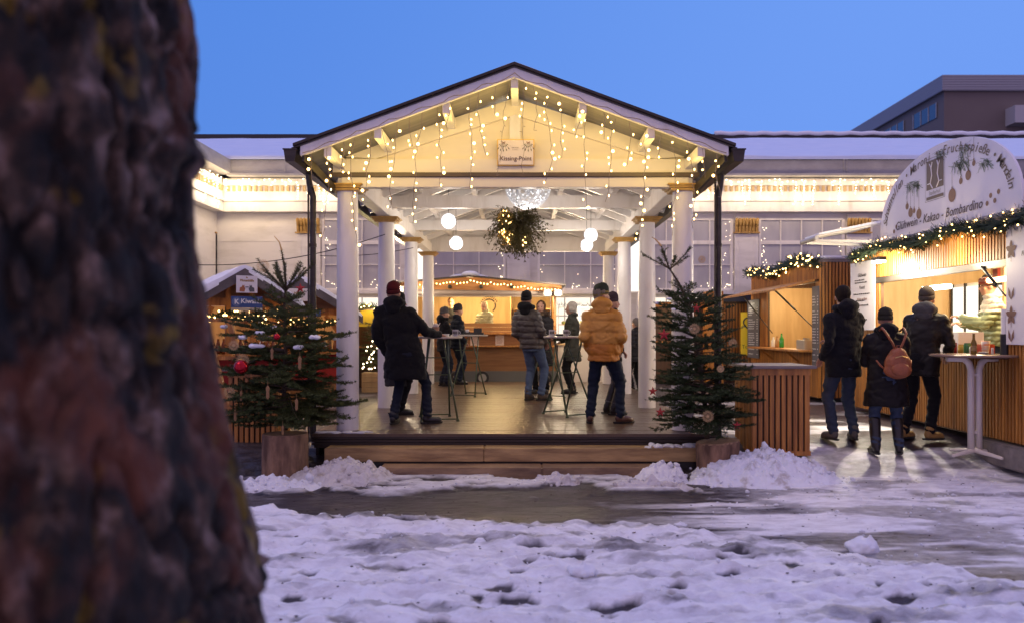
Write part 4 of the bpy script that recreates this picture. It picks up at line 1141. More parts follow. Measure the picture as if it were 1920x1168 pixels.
def loose_snow():
    rr = random.Random(12)
    for i, (px, d, s, lab) in enumerate(((905, 5.95, .05, 'small pointed snow lump standing on the snow left of centre'), (1092, 5.15, .075, 'large pointed snow lump in the foreground below the steps'), (1630, 5.9, .12, 'big angular snow block at the edge of the slush on the right'), (788, 4.95, .06, 'rounded snow lump in the near foreground left of centre'), (1275, 6.6, .05, 'snow lump on the slush edge right of centre'), (462, 8.0, .045, 'snow lump beside the log at the left'), (1790, 4.6, .06, 'low snow lump in the near right foreground'))):
        x = X(px, d); h, _ = ground_fields(np.array([[x]]), np.array([[d]])); z = float(h[0, 0])
        mb = MB()
        for k in range(6): mb.ell((rr.uniform(-.7,.7)*s, rr.uniform(-.5,.5)*s, s*rr.uniform(.0,.3)), (s*rr.uniform(.5,.9), s*rr.uniform(.5,.8), s*rr.uniform(.3,.6)))
        mb.rcone((0, 0, 0), (s*.1, 0, s*.85), s*.7, s*.16)
        V, N_, F = remesh(mb, s*.12, 2); V = V + N_*((fbm(V[:,0]*25, V[:,1]*25, V[:,2]*25, seed=i)-.5)*s*.45)[:, None]
        o = npmesh('snow_lump', V, F, SNOW, None, True); o.location = (x, d, z); tag(o, lab, 'snow lump', 'loose lumps of snow')
    # snow lying on the upper step by the right log
    mb = MB()
    for k in range(16): mb.ell((rr.uniform(-.28, .28), rr.uniform(-.06, .06), rr.uniform(0, .02)), (rr.uniform(.03, .08), .05, rr.uniform(.015, .035)))
    V, N_, F = remesh(mb, .012, 2); V += N_*((fbm(V[:,0]*40, V[:,1]*40, V[:,2]*40, seed=2)-.5)*.02)[:, None]
    o = npmesh('snow_patch', V, F, SNOW, None, True); o.location = (X(1258, 9.1), 9.15, .285); tag(o, 'patch of snow on the upper step beside the right log', 'snow patch')
    mb = MB()
    for k in range(24): mb.ell((rr.uniform(-.32, .32), rr.uniform(-.08, .08), rr.uniform(0, .006)), (rr.uniform(.04, .09), .04, rr.uniform(.006, .014)))
    V, N_, F = remesh(mb, .01, 1)
    o = npmesh('snow_patch', V, F, SNOW, None, True); o.location = (X(640, 9.38), 9.40, .42); tag(o, 'thin snow on the deck edge in front of the left front column', 'snow patch')
    b = MB().cbox((0, 0, .10), (.17, .5, .13)); o = b.build('kerb_stone', mat('rough_stone', (.17, .15, .14), .8, (.26, .23, .22), (6, 6, 6), .5), bevel=.02)
    o.location = (X(1912, 8.7)+.10, 9.0, .12); tag(o, 'rough stone block at the right edge of the picture', 'stone block')
loose_snow()

# ------------------------------------------------------------------ garlands
def garland(pts, parent, nb, seed, r=.07, bulb=BM2, name='garland', dens=340):
    """fir garland; needles one mesh, bulbs children"""
    rr = random.Random(seed); pts = [Vector(p) for p in pts]; V = []; F = []
    tot = sum((b-a).length for a, b in zip(pts[:-1], pts[1:]))
    def at(q):
        q *= tot
        for a, b in zip(pts[:-1], pts[1:]):
            l = (b-a).length
            if q <= l: return a.lerp(b, q/l)
            q -= l
        return pts[-1]
    m = MB()
    for k in range(int(tot*dens)):
        p = at(rr.random()); d = Vector((rr.gauss(0,1), rr.gauss(0,1), rr.gauss(0,.8))).normalized(); l = r*rr.uniform(.5, 1.25); s = d.orthogonal().normalized()*.010
        p0 = p + d*r*.15
        m.add([p0-s, p0+s, p0+d*l+s*.6, p0+d*l-s*.6], [(0,1,2,3)])
    o = m.build(name, mat('fir_garland', (.03, .05, .025), .8), parent)
    for k in range(nb):
        p = at((k+rr.random())/nb) + Vector((rr.uniform(-1,1)*r*.9, -r*rr.uniform(.2,.9), rr.uniform(-1,1)*r*.9))
        put_bulb(bulb, p, o)
    return o

# ------------------------------------------------------------------ back kiosk
DK = 19.6
def kiosk():
    x0, x1 = X(758, DK), X(1043, DK); zf = .30
    t = thing('kiosk_trailer', ((x0+x1)/2, DK+1.2, zf), 'wooden snack trailer with a garland of lights on its low roof behind the pavilion', 'kiosk')
    zc = Z(624, DK); zo = Z(556, DK); yb = DK+2.1
    b = MB()
    b.box(x0, x1, DK, DK+.06, Z(695, DK), zc-.02)
    b.box(x0, x0+.06, DK, yb, Z(695, DK), 2.5); b.box(x1-.06, x1, DK, yb, Z(695, DK), 2.5)
    b.box(X(800, DK), X(812, DK), DK, DK+.06, zc, zo)
    for k in range(12): b.box(x0-.003, x1+.003, DK-.010, DK, Z(695, DK)+k*.098, Z(695, DK)+k*.098+.088)
    b.build('wall', WOODH, t)
    MB().box(x0+.07, x1-.07, yb-.06, yb, .8, 2.5).box(x0+.07, x1-.07, DK+.05, yb-.06, .80, .86).box(X(955, DK), X(957, DK), DK+1.0, yb-.06, .9, 2.5).build('lining', WOODP, t)
    MB().box(X(800, DK), x1-.03, DK-.22, DK+.25, zc-.03, zc+.005).box(X(800, DK), x1-.05, DK-.30, DK-.0, Z(648, DK)-.02, Z(648, DK)+.008).build('counter', WOOD, t, bevel=.004)
    # shelf at the right
    sh = MB()
    for z in (1.5, 1.85, 2.15): sh.box(X(958, DK)+.1, x1-.08, DK+1.2, yb-.07, z, z+.03)
    sh.build('shelf', WOODP, t)
    gl = MB(); rr = random.Random(1)
    for z in (1.53, 1.88):
        for k in range(9): xx = X(962, DK)+.15+k*.11; gl.lathe((xx, DK+1.5, z), [(.03, 0), (.035, .04), (.035, .14), (.012, .18), (.012, .22)], 8)
    gl.build('shelf_bottles', mat('amber_bottle', (.18, .06, .015), .2), t, smooth=True)
    # fascia, awning roll, roof
    pk = (882, 521); fa = MB()
    zpk = Z(521, DK)
    poly = [(x0-.1, DK-.25, Z(543, DK)), (x1+.12, DK-.25, Z(548, DK)), (x1+.12, DK-.25, Z(537, DK)), (X(882, DK), DK-.25, zpk), (x0-.1, DK-.25, Z(533, DK))]
    fa.prism(poly, (0, .05, 0)); fa.build('fascia', WOODH, t)
    ro = MB(); th = .035
    ro.prism([(x0-.2, DK-.4, Z(533, DK)), (X(882, DK), DK-.4, zpk), (x1+.22, DK-.4, Z(537, DK)), (x1+.22, DK-.4, Z(537, DK)+th), (X(882, DK), DK-.4, zpk+th), (x0-.2, DK-.4, Z(533, DK)+th)], (0, 2.8, 0))
    roof = ro.build('roof', mat('dark_roof_felt', (.035, .03, .035), .7), t)
    s = MB().ell((X(882, DK), DK-.1, zpk+.06), (.22, .25, .10)).ell((X(876, DK), DK+.6, zpk+.05), (.5, .6, .08)); s.build('snow_clump', SNOW, roof, smooth=True)
    MB().box(x0+.02, x1-.02, DK-.12, DK+.05, Z(556, DK), Z(544, DK)).cyl((x0+.05, DK-.12, Z(549, DK)), (x1-.05, DK-.12, Z(549, DK)), .07, n=14).build('awning_roll', mat('grey_awning', (.30, .26, .26), .7), t)
    for px in (845, 903, 960): MB().cyl((X(px, DK), DK-.30, Z(539, DK)), (X(px, DK), DK-.24, Z(539, DK)), .05).ell((X(px, DK), DK-.30, Z(539, DK)), (.045, .03, .045)).build('round_lamp', BLACK, t, smooth=True)
    # round printed logo
    lg = MB(); c = Vector((X(917, DK+2), yb-.065, Z(573, DK+2))); r = .19
    for k in range(28):
        a = -1.0+k*4.1/28; a2 = -1.0+(k+1)*4.1/28
        if 9 < k < 11: continue
        lg.add([c+Vector((cos(q)*rr_, 0, sin(q)*rr_)) for q, rr_ in ((a, r*.80), (a2, r*.80), (a2, r), (a, r))], [(0,1,2,3)])
    for k in range(11):
        a = 2.9-k*.24; q = c+Vector((cos(a)*r*1.22, 0, sin(a)*r*1.22)); lg.cbox(q, (.014, .001, .022), Matrix.Rotation(a-pi/2, 3, 'Y').inverted())
    lg.build('round_logo', INK, t)
    # price papers
    for k, px in enumerate((890, 937)): 
        MB().box(X(px-8, DK), X(px+8, DK), DK-.026, DK-.018, Z(647, DK), Z(628, DK)).build('price_sheet', PAPER, t)
        s_ = MB()
        for q in range(6): s_.box(X(px-6, DK), X(px+6-q % 3, DK), DK-.029, DK-.027, Z(632+q*2.2, DK), Z(632+q*2.2, DK)+.010)
        s_.build('price_lines', mat('faded_red_ink', (.35, .18, .15), .7), t)
    ch = MB().box(x0+.1, x1-.1, DK+.05, DK+1.8, .50, Z(695, DK)-.001).box(x0, x1, DK-.03, DK+.02, .36, .62)
    ch.build('chassis', mat('grey_chassis', (.14, .14, .13), .6), t)
    for px in (858, 905, 1022):
        w = MB().cyl((X(px, DK), DK-.11, .46), (X(px, DK), DK-.035, .46), .16, n=24).build('wheel', BLACK, t, smooth=True, ang=.6)
        MB().cyl((X(px, DK), DK-.125, .46), (X(px, DK), DK-.112, .46), .10, n=20).build('rim', mat('steel_rim', (.35, .33, .3), .4, metal=.5), w)
    # lights
    li = thing('roof_lights', (0, DK-.35, Z(525, DK)), 'string of warm bulbs along the roof edge of the snack trailer behind the pavilion', 'light string')
    w = MB(); p0 = []; rr = random.Random(4)
    for k in range(46):
        px = 762+k*(1047-762)/45; top = np.interp(px, [755, 882, 1045], [536, 524, 541]); p = P(px, top+2+rr.uniform(-.5, 4.5), DK-.29); p0.append(p)
    w.tube([Vector((p.x, p.y, p.z)) for p in p0], .005, 3); w.build('wire', WIRED, li)
    for p in p0: put_bulb(BM3, p+Vector((0, -.02, 0)), li)
    for k in range(6): lamp('roof_glow', P(780+k*50, 536, DK-.6), 2.5, (1, .62, .25), .05, li)
    for k, (px, e) in enumerate(((790, 16), (860, 60), (930, 60), (1005, 46))): lamp('counter_light', (X(px, DK), DK+.8, 2.42), e, (1, .70, .30), .12, t)
    # flood lamps
    for px, py, lab in ((749, 542, 'dazzling flood lamp at the left corner of the snack trailer'), (1027, 549, 'dazzling flood lamp at the right end of the snack trailer'), (1047, 549, 'second dazzling flood lamp at the far right corner of the snack trailer')):
        c = P(px, py, DK-.55); q = thing('flood_lamp', c, lab, 'lamp', 'flood lamps on the snack trailer')
        MB().box(c.x-.09, c.x+.09, c.y+.02, c.y+.08, c.z-.07, c.z+.07).build('housing', BLACK, q)
        MB().tube([c+Vector((0,.07,0)), c+Vector((0,.55,.06))], .015, 6).build('bracket', BLACK, q)
        MB().ell((c.x, c.y-.01, c.z), (.06, .03, .06)).build('glowing_lens', glow('flood_white', (1, .86, .62), 60), q)
        lamp('flood_glow', c+Vector((0, -.12, -.02)), 70, (1, .80, .52), .06, q)
    return t
kiosk()
def snack_cart():
    t = thing('snack_counter', P(1075, 700, 20.6), 'bright glass topped snack counter right of the trailer behind the standing tables', 'counter')
    MB().box(X(1046, 20), X(1130, 20), 20, 20.9, .3, 1.25).build('base_cabinet', mat('white_laminate', (.62, .55, .48), .5), t)
    MB().box(X(1044, 20), X(1132, 20), 19.95, 20.95, 1.25, 1.29).box(X(1050, 20), X(1128, 20), 20.3, 20.8, 1.75, 1.77).build('shelf', WOODP, t)
    f = MB()
    for px in (1048, 1088, 1130): f.box(X(px, 20)-.01, X(px, 20)+.01, 20.3, 20.32, 1.29, 2.2)
    f.box(X(1048, 20), X(1130, 20), 20.3, 20.32, 2.18, 2.2); f.build('frame', WHITE, t)
    rr = random.Random(3); g = MB()
    for k in range(26): g.ell((X(1053+rr.random()*72, 20), 20.4+rr.random()*.3, rr.choice([1.33, 1.81])), (.06, .05, .045))
    g.build('baked_goods', mat('baked_goods', (.5, .35, .10), .6, (.25, .32, .08), (5, 5, 5)), t, smooth=True)
    lamp('counter_light', (X(1090, 20), 20.1, 2.1), 16, (1, .86, .55), .1, t)
snack_cart()
# ------------------------------------------------------------------ left huts
def left_hut(px, pyapex, d, yaw, lab, signs, seed, hw=.80, ln=2.0, gcol=None):
    root = P(px, 618, d); root.z = .30
    ap = Z(pyapex, d) - .30 - .10
    t = thing('gabled_hut', root, lab, 'market hut', 'snow covered gabled huts at left', rz=yaw)
    sl = .62; ez = ap - hw*sl
    p = MB()
    for x in (-hw+.15, -.18, .18, hw-.15):
        p.box(x-.04, x+.04, -.04, .04, .9 if abs(x) < .3 else 0, ap-.10-abs(x)*sl)
    for x in (-hw+.15, hw-.15): p.box(x-.04, x+.04, ln-.04, ln+.04, 0, ez)
    for x in (-1, 1):
        p.beam((x*(hw-.15), -.0, ez-.55), (x*.42, 0, ez-.06), .06, .08); 
    p.box(-hw+.05, hw-.05, -.05, .05, ez-.05, ez+.07)
    p.build('post_frame', WOOD, t, local=True)
    MB().prism([(-hw+.1, .02, ez+.07), (hw-.1, .02, ez+.07), (0, .02, ap-.08)], (0, .03, 0)).build('gable_boards', WOODH, t, local=True)
    MB().box(-hw+.1, hw-.1, -.02, .02, .05, .88).box(-hw+.1, -hw+.14, .03, ln, .05, .88).box(hw-.14, hw-.1, .03, ln, .05, .88).build('wall', WOODH, t, local=True)
    MB().box(-hw+.12, hw-.12, ln-.06, ln-.02, 0, ez).build('rear_wall', WOODP, t, local=True)
    MB().box(-hw+.0, hw-.0, -.22, .30, .90, .94).build('counter', WOOD, t, local=True, bevel=.005)
    MB().box(-hw+.12, hw-.12, -.045, -.021, .35, .88).build('red_cloth', mat('red_cloth', (.30, .015, .012), .8, (.22, .01, .01), (3, 3, 3)), t, local=True)
    r = MB()
    for s in (-1, 1):
        r.prism([(0, -.38, ap), (s*(hw+.12), -.38, ap-(hw+.12)*sl), (s*(hw+.12), -.38, ap-(hw+.12)*sl-.035), (0, -.38, ap-.045)], (0, ln+.6, 0))
    roof = r.build('roof', WOODH, t, local=True)
    f = MB()
    for s in (-1, 1): f.prism([(0, -.40, ap+.02), (s*(hw+.14), -.40, ap+.02-(hw+.14)*sl), (s*(hw+.14), -.40, ap-.12-(hw+.14)*sl), (0, -.40, ap-.14)], (0, .03, 0))
    f.build('barge_board', mat('grey_barge_board', (.085, .07, .07), .7, (.13, .11, .11), (4, 4, 4), .2), roof, local=True)
    nx, ny = 70, 60; u = np.linspace(-1, 1, nx); v = np.linspace(-.39, ln+.2, ny); U, V_ = np.meshgrid(u, v)
    th = .10+.05*(fbm(U*3+seed, V_*2, seed=seed)-.5); th = th*np.minimum(1, (1-np.abs(U))*9+.3)
    z = ap - np.abs(U)*(hw+.13)*sl*(1) + th; z = np.where(np.abs(U) < .08, z-.03*(1-np.abs(U)/.08), z)
    tp = np.stack([U*(hw+.13), V_-.02*np.sin(U*9), z], -1).reshape(-1, 3); bt = tp.copy(); bt[:, 2] = (ap-np.abs(U)*(hw+.13)*sl-.01).reshape(-1)
    i = np.arange(nx*ny).reshape(ny, nx); o = nx*ny; F = [np.stack([i[:-1,:-1], i[:-1,1:], i[1:,1:], i[1:,:-1]], -1).reshape(-1, 4)]
    for a in (i[0], i[-1], i[:,0], i[:,-1]): F.append(np.stack([a[:-1], a[:-1]+o, a[1:]+o, a[1:]], -1))
    sn = npmesh('roof_snow', np.concatenate([tp, bt]), np.concatenate(F), SNOW, None, True); sn.parent = roof
    MT = Matrix.Translation(root) @ Matrix.Rotation(yaw, 4, 'Z')
    g = garland([MT @ Vector((-hw+.1+k*(2*hw-.2)/10, -.10, ez-.20-.05*sin(k*pi/2.5))) for k in range(11)], None, 30, seed, .07, BM3)
    tag(g, {1: 'garland with warm lights across the opening of the front gabled hut', 2: 'garland with warm lights across the opening of the rear gabled hut', 3: 'garland with warm lights over the hut behind the left columns'}[seed], 'garland', 'lit fir garlands')
    lamp('hut_light', MT @ Vector((0, .7, ez-.10)), 24, (1, .60, .25), .1, None)
    # goods on the shelf
    rr = random.Random(seed); q = MB()
    for k in range(14): x = -hw+.25+k*(2*hw-.5)/13; q.lathe((x, .18, .94), [(.04, 0), (.045, .05), (.04, .10+rr.random()*.08), (.02, .20), (.018, .24)], 8)
    q.build('goods', mat('amber_bottle', (.18, .06, .015), .2), t, local=True, smooth=True)
    return t, MT, ez, ap
YAW1 = R(30)
_, M1, ez1, ap1 = left_hut(450, 497, 12.6, YAW1, 'gabled hut with snow on its roof next to the tree trunk', 1, 1)
tag(_, 'gabled hut with thick roof snow and two signs on its gable, next to the trunk')
_, M2, ez2, ap2 = left_hut(566, 515, 14.6, R(12), 'gabled hut behind the left fir and downpipe, its roof ending at the left front column', 2, 2, .95)
def hut_signs():
    def place(name, lab, M, x, z, w, h, board, pieces, y=-.43):
        o = M @ Vector((x, y, z)); t = thing(name, o, lab, 'sign', 'signs on the gabled huts'); r = (M.to_3x3() @ Vector((1, 0, 0))); n = M.to_3x3() @ Vector((0, -1, 0))
        rot = M.to_3x3()
        MB().cbox(o, (w/2, .012, h/2), rot).build('board', board, t)
        for nm, body, size, dx, dz, mm, sh in pieces:
            k = text_mb(body, size, o + r*dx + Vector((0, 0, dz)) + n*.013, r, (0, 0, 1), shear=sh, bold=.002); k.build(nm, mm, t)
        return t, o, r, n
    t, o, r, n = place('hut_sign', 'blue sign reading Kiwanis with a round emblem under the white sign', M1, .02, ez1+.0, .46, .17, mat('sign_blue', (.03, .07, .22), .5), [('lettering', 'Kiwanis', .10, .065, .01, mat('sign_white', (.75, .75, .75), .5), 0)])
    e = MB(); c = o - r*.155 + n*.016 + Vector((0, 0, .0))
    rot = M1.to_3x3()
    pts = [c + r*cos(a)*.068 + Vector((0, 0, sin(a)*.068)) for a in [k*2*pi/24 for k in range(24)]]
    e.prism(pts, n*.006); e.build('emblem', mat('emblem_blue', (.10, .15, .30), .5), t)
    k = text_mb('K', .10, c + n*.0075, r, (0, 0, 1), bold=.003); k.build('emblem_letter', mat('sign_white', (.75, .75, .75)), t)
    MB().cbox(o - Vector((0, 0, .11)), (.23, .011, .022), rot).build('lower_strip', mat('cream_strip', (.45, .40, .28), .6), t)
    t, o, r, n = place('hut_sign', 'white sign with two small animal pictures above the blue sign', M1, .02, ez1+.27, .31, .26, PAPER2, [('lettering', 'Pfotenhilfe', .048, 0, .055, mat('ochre_ink', (.35, .22, .08), .6), 0), ('small_lettering', 'St.', .03, 0, .10, mat('ochre_ink', (.35,.22,.08)), 0)])
    for dx, m_, s in ((-.07, mat('fox_ink', (.35, .12, .05), .6), 1), (.07, mat('grey_ink', (.10, .10, .11), .6), -1)):
        a = MB(); c = o + r*dx + n*.014 + Vector((0, 0, -.07))
        def pt(u, v): return c + r*u*s + Vector((0, 0, v))
        a.prism([pt(-.04, -.04), pt(.03, -.045), pt(.045, 0), pt(.03, .035), pt(.035, .06), pt(.02, .045), pt(.005, .06), pt(-.005, .03), pt(-.035, .015)], n*.003)
        a.build('animal_print', m_, t)
    c = o + n*.014 + Vector((0, 0, -.05)); MB().prism([c + r*(-.025), c + r*.025, c + r*.025 + Vector((0,0,.012)), c - r*.025 + Vector((0,0,.012))], n*.003).build('small_print', INK, t)
    place('hut_sign', 'pale sign on the gable of the rear gabled hut', M2, -.05, ez2+.30, .42, .22, PAPER, [('lettering', 'Hilfe', .06, 0, .03, mat('ochre_ink', (.35,.22,.08)), 0)])
    place('hut_sign', 'small blue sign under the pale sign of the rear gabled hut', M2, .1, ez2-.02, .5, .12, mat('sign_blue', (.03, .07, .22)), [])
    for x, y, lab in ((-.60, -.30, 'pair of red felt stars hanging in the front gabled hut'),):
        c = M1 @ Vector((x, y, ez1-.30)); star_orn(c, .12, lab, None, 'red', .3)
    # leaning wooden bench frame behind the trunk
    b = MB(); a0 = P(384, 600, 11.6); 
    for q in (0, .35):
        b.beam(a0+Vector((q, 0, 0)), (a0.x+.42+q, a0.y-.1, .32), .05, .07)
    b.beam(a0+Vector((0,0,-.55)), a0+Vector((.6,0,-.55)), .04, .05); b.beam(a0, a0+Vector((.4,0,0)), .04, .05)
    o = b.build('easel', WOOD); o.data.transform(Matrix.Translation(-a0)); o.location = a0; tag(o, 'slanting wooden easel between the tree trunk and the left fir', 'easel')
hut_signs()
# hut behind the left columns with a yellow banner, and its lit fir
def hut_far():
    root = P(690, 618, 18.4); root.z = .3
    t = thing('slatted_hut', root, 'slatted hut with a yellow arched banner behind the left columns', 'market hut')
    x0, x1 = X(640, 18.4), X(742, 18.4)
    s = MB().box(x0, x1, 18.42, 20, .3, 1.22); s.box(x0, x0+.08, 18.42, 20, 1.22, 2.1); s.box(x1-.08, x1, 18.42, 20, 1.22, 2.1); s.box(x0, x1, 19.9, 20, 1.22, 2.1)
    s.build('wall', WOODD, t)
    q = MB(); x = x0
    while x < x1: q.box(x, x+.035, 18.40, 18.42, .34, 1.2); x += .062
    q.build('slats', WOODD, t)
    MB().box(x0-.1, x1+.1, 18.3, 20.1, 2.1, 2.16).build('roof', GREY, t)
    MB().box(x0-.05, x1+.05, 18.2, 18.5, 1.22, 1.26).build('counter', WOOD, t)
    y = 18.30; c = X(690, y)
    pts = [Vector((c-.42, y, Z(612, y))), Vector((c+.42, y, Z(612, y)))] + [Vector((c+.42*cos(a), y, Z(604, y)+.28*sin(a))) for a in [k*pi/14 for k in range(15)]]
    MB().prism(pts, (0, .02, 0)).build('banner', mat('yellow_banner', (.62, .44, .03), .5), t)
    k = text_mb('Kinderpunsch', .09, (c, y-.004, Z(606, y)), (1,0,0), (0,0,1)); k.build('lettering', mat('olive_ink', (.08,.09,.04)), t)
    lamp('hut_light', (c, 18.0, 2.25), 12, (1, .75, .25), .08, t); lamp('hut_light', (c, 19.2, 1.9), 14, (1, .66, .3), .1, t)
    g = garland([Vector((c+.50*cos(a), y-.05, Z(606, y)+.40*sin(a))) for a in [k*pi/12 for k in range(13)]], None, 24, 3, .07, BM3)
    tag(g, 'arched garland with warm lights round the yellow banner', 'garland', 'lit fir garlands')
    b = P(699, 700, 17.2); b.z = .72
    ft = thing('fir_tree', b, 'small fir with warm lights in a square box behind the left columns', 'fir tree')
    fir('fir', ft, [b, b+Vector((0,0,.6)), b+Vector((0,0,1.15))], [(b.z+.08+i*.11, .38-.028*i, .2, 7) for i in range(9)], 5, 220, .03, .007)
    rr = random.Random(9)
    for k in range(26): put_bulb(BM2, b+Vector((rr.gauss(0,.17), -.2+rr.gauss(0,.1), rr.uniform(.02,.75))), ft)
    pb = thing('planter_box', (b.x, b.y, .3), 'square pale wooden planter box under the small lit fir', 'planter')
    m = MB()
    for k in range(4): m.box(b.x-.20, b.x+.20, b.y-.20, b.y+.20, .3+k*.105, .3+k*.105+.10)
    m.build('box_boards', WOODP, pb)
hut_far()

# ------------------------------------------------------------------ right stalls: fronts in the plane x = SX
SX = 5.45
def DY(px): return SX*1500/(px-979)
def ZR(px, py): return Z(py, DY(px))
def slats_x(mb, y0, y1, z0, z1, x=SX, pitch=.062, w=.036, th=.022):
    y = y0
    while y < y1-w: mb.box(x-th, x, y, y+w, z0, z1); y += pitch
def slats_y(mb, x0, x1, z0, z1, y, pitch=.062, w=.036, th=.022):
    x = x0
    while x < x1-w: mb.box(x, x+w, y-th, y, z0, z1); x += pitch
def gas_strut(t, a, b):
    a = Vector(a); b = Vector(b); m = a.lerp(b, .5)
    MB().cyl(a, m, .010, n=8).cyl(m, b, .018, n=8).build('gas_strut', BLACK, t, smooth=True)
def panel_x(name, lab, cat, grp, y0, y1, z0, z1, board, lines, x=SX-.035, ink=INK, parent=None):
    """flat sign board lying in the stall front plane, readable from -x; y0 = far edge (left in picture)"""
    t = thing(name, (x, (y0+y1)/2, z0), lab, cat, grp)
    MB().box(x-.012, x, y1, y0, z0, z1).build('board', board, t, bevel=.003)
    for (body, u, v, size, fit, sh, m) in lines:
        k = text_mb(body, size, (x-.014, y0-(y0-y1)*u, z0+(z1-z0)*v), (0, -1, 0), (0, 0, 1), shear=sh, fit=fit, bold=.0015); k.build('lettering', m or ink, t)
    return t
def lines_x(t, y0, y1, rows, m, x=SX-.051, seed=0, h=.011):
    rr = random.Random(seed); mb = MB()
    for z, f0, f1 in rows:
        y = y0-(y0-y1)*f0; ye = y0-(y0-y1)*f1
        while y > ye:
            l = rr.uniform(.02, .07); mb.box(x-.001, x, max(ye, y-l), y, z, z+h*rr.uniform(.8, 1.2)); y -= l+.012
    return mb.build('printed_lines', m, t)
CHALK = mat('chalk_text', (.62, .62, .62), .8)
RUST = mat('rust_ink2', (.28, .09, .05), .7)
def stall_mid():
    y0, y1 = 19.0, 14.7   # far, near
    zb = .30; zc = 1.24; zt = 2.50; X1 = SX+2.1
    t = thing('slatted_stall', (SX+1, 17, zb), 'slatted stall with open hatch and dark menu boards behind the tall cabinet', 'market stall', 'slatted wooden market stalls')
    b = MB()
    b.box(SX, SX+.04, y1, y0, zb+.06, zc); b.box(SX, SX+.04, DY(1440), y0, zc, zt); b.box(SX, SX+.04, y1, DY(1531), zc, zt)
    b.box(SX, SX+.04, y1, y0, zt, 2.86); b.box(SX, X1, y1, y1+.04, zb+.06, 2.86); b.box(SX, X1, y0-.04, y0, zb+.06, 2.86)
    b.build('wall', WOODD, t)
    s = MB(); slats_x(s, y1, y0, zb+.08, zc-.03); slats_x(s, DY(1440)+.02, y0, zc-.03, zt); slats_x(s, y1, DY(1531), zc-.03, zt); slats_x(s, y1, y0, zt+.05, 2.86)
    slats_y(s, SX, X1, zb+.08, 2.86, y1)
    s.build('slats', WOOD, t)
    MB().box(SX+.05, X1, y1+.05, y0-.05, zb+.3, zb+.33).box(X1-.04, X1, y1, y0, zb+.3, 2.6).box(SX+.041, X1, y0-.045, y0-.041, zb+.3, 2.6).box(SX+.041, X1, y1+.041, y1+.045, zb+.3, 2.6).box(SX+.9, SX+.98, 16.9, 16.98, zb+.33, 2.6).build('lining', WOODP, t)
    MB().box(SX-.03, X1+.05, y1-.03, y0+.03, 2.86, 2.92).build('roof', GREY, t)
    n = MB().box(SX-.02, X1+.04, y1-.01, y0+.01, 2.92, 2.98); n.build('roof_snow', SNOW, t, bevel=.02)
    MB().box(SX-.30, SX+.25, DY(1528), DY(1425), zc-.03, zc+.01).build('counter', WOOD, t, bevel=.004)
    MB().beam((SX-.28, DY(1500), zc-.03), (SX-.02, DY(1500), zc-.25), .04, .04).beam((SX-.28, DY(1450), zc-.03), (SX-.02, DY(1450), zc-.25), .04, .04).build('counter_bracket', WOOD, t)
    MB().prism([(SX-.02, y0-.2, zt+.02), (SX-.75, y0-.2, zt-.16), (SX-.75, y0-.2, zt-.12), (SX-.02, y0-.2, zt+.06)], (0, y1-y0+.35, 0)).build('open_hatch', WOOD, t)
    gas_strut(t, (SX+.03, DY(1446), 1.55), (SX-.55, DY(1438), zt-.10)); gas_strut(t, (SX+.03, DY(1529), 1.6), (SX-.5, DY(1500), zt-.10))
    # shelf, pictures on the back wall
    pb = MB().box(SX+1.4, SX+1.43, 15.6, 18.4, 1.30, 1.75); pb.build('mosaic_panel', mat('mosaic', (.55, .36, .16), .6, (.25, .13, .06), (14, 14, 14), contrast=(.45, .55)), t)
    ml = MB().box(SX+.9, SX+1.0, 15.2, 16.6, 2.36, 2.42); ml.build('strip_light', glow('strip_light', (1, .92, .75), 6), t)
    lamp('stall_light', (SX+.7, 16.0, 2.3), 60, (1, .74, .40), .15, t); lamp('stall_light', (SX+.7, 17.8, 2.3), 55, (1, .74, .40), .15, t)
    lamp('stall_light', (SX-.35, 16.4, 2.2), 14, (1, .76, .45), .1, t)
    g = garland([(SX-.08, y, 2.90+.08*sin(y*2.1)) for y in np.linspace(y0+.05, y1-.1, 16)], None, 90, 6, .15, BM3, dens=420)
    tag(g, 'thick fir garland with warm lights along the top of the middle stall', 'garland', 'lit fir garlands')
    ob = MB().cbox((0, 0, .06), (.30, .45, .05)); 
    # bottles and boxes on the counter
    for k, (y, c, h, lab) in enumerate((((DY(1461)), (.02, .22, .03), .30, 'green bottle on the counter of the middle stall'), ((DY(1453)), (.35, .18, .06), .24, 'amber bottle on the counter of the middle stall'), ((DY(1446)), (.7, .68, .62), .22, 'white bottle at the left end of the middle stall counter'))):
        o = MB().lathe((0,0,0), [(.045, 0), (.048, .02), (.048, h*.6), (.02, h*.78), (.018, h)], 14).build('bottle', mat('glass_%d' % k, c, .15), smooth=True); o.location = (SX+.05, y, zc+.01); tag(o, lab, 'bottle', 'bottles on the stall counters')
    o = MB().cbox((0,0,.09), (.12, .22, .09)).cbox((0, .0, .20), (.05, .05, .02)).build('tap_box', mat('steel_box', (.45, .43, .40), .3, metal=.6), bevel=.008); o.location = (SX+.05, DY(1507), zc+.01); tag(o, 'steel drinks box at the right end of the middle stall counter', 'box')
    # menu boards
    gm = mat('slate_panel', (.11, .105, .115), .6)
    for ya, yb_, z0, z1, lab in ((DY(1405), DY(1427), .97, 2.32, 'dark grey menu board at the left of the middle stall hatch'), (DY(1527), DY(1541)+.02, .95, 2.42, 'narrow dark menu board at the right of the middle stall hatch')):
        m = panel_x('menu_board', lab, 'menu board', 'menu boards on the stalls', ya, yb_, z0, z1, gm, [('Speisen', .5, .94, .09, None, 0, CHALK)] if ya > 17 else [])
        rows = []; z = z1-.20; rr = random.Random(3)
        while z > z0+.08: rows.append((z, .12, rr.uniform(.4, .7))); rows.append((z, .8, .92)); z -= .052 if rr.random() < .8 else .11
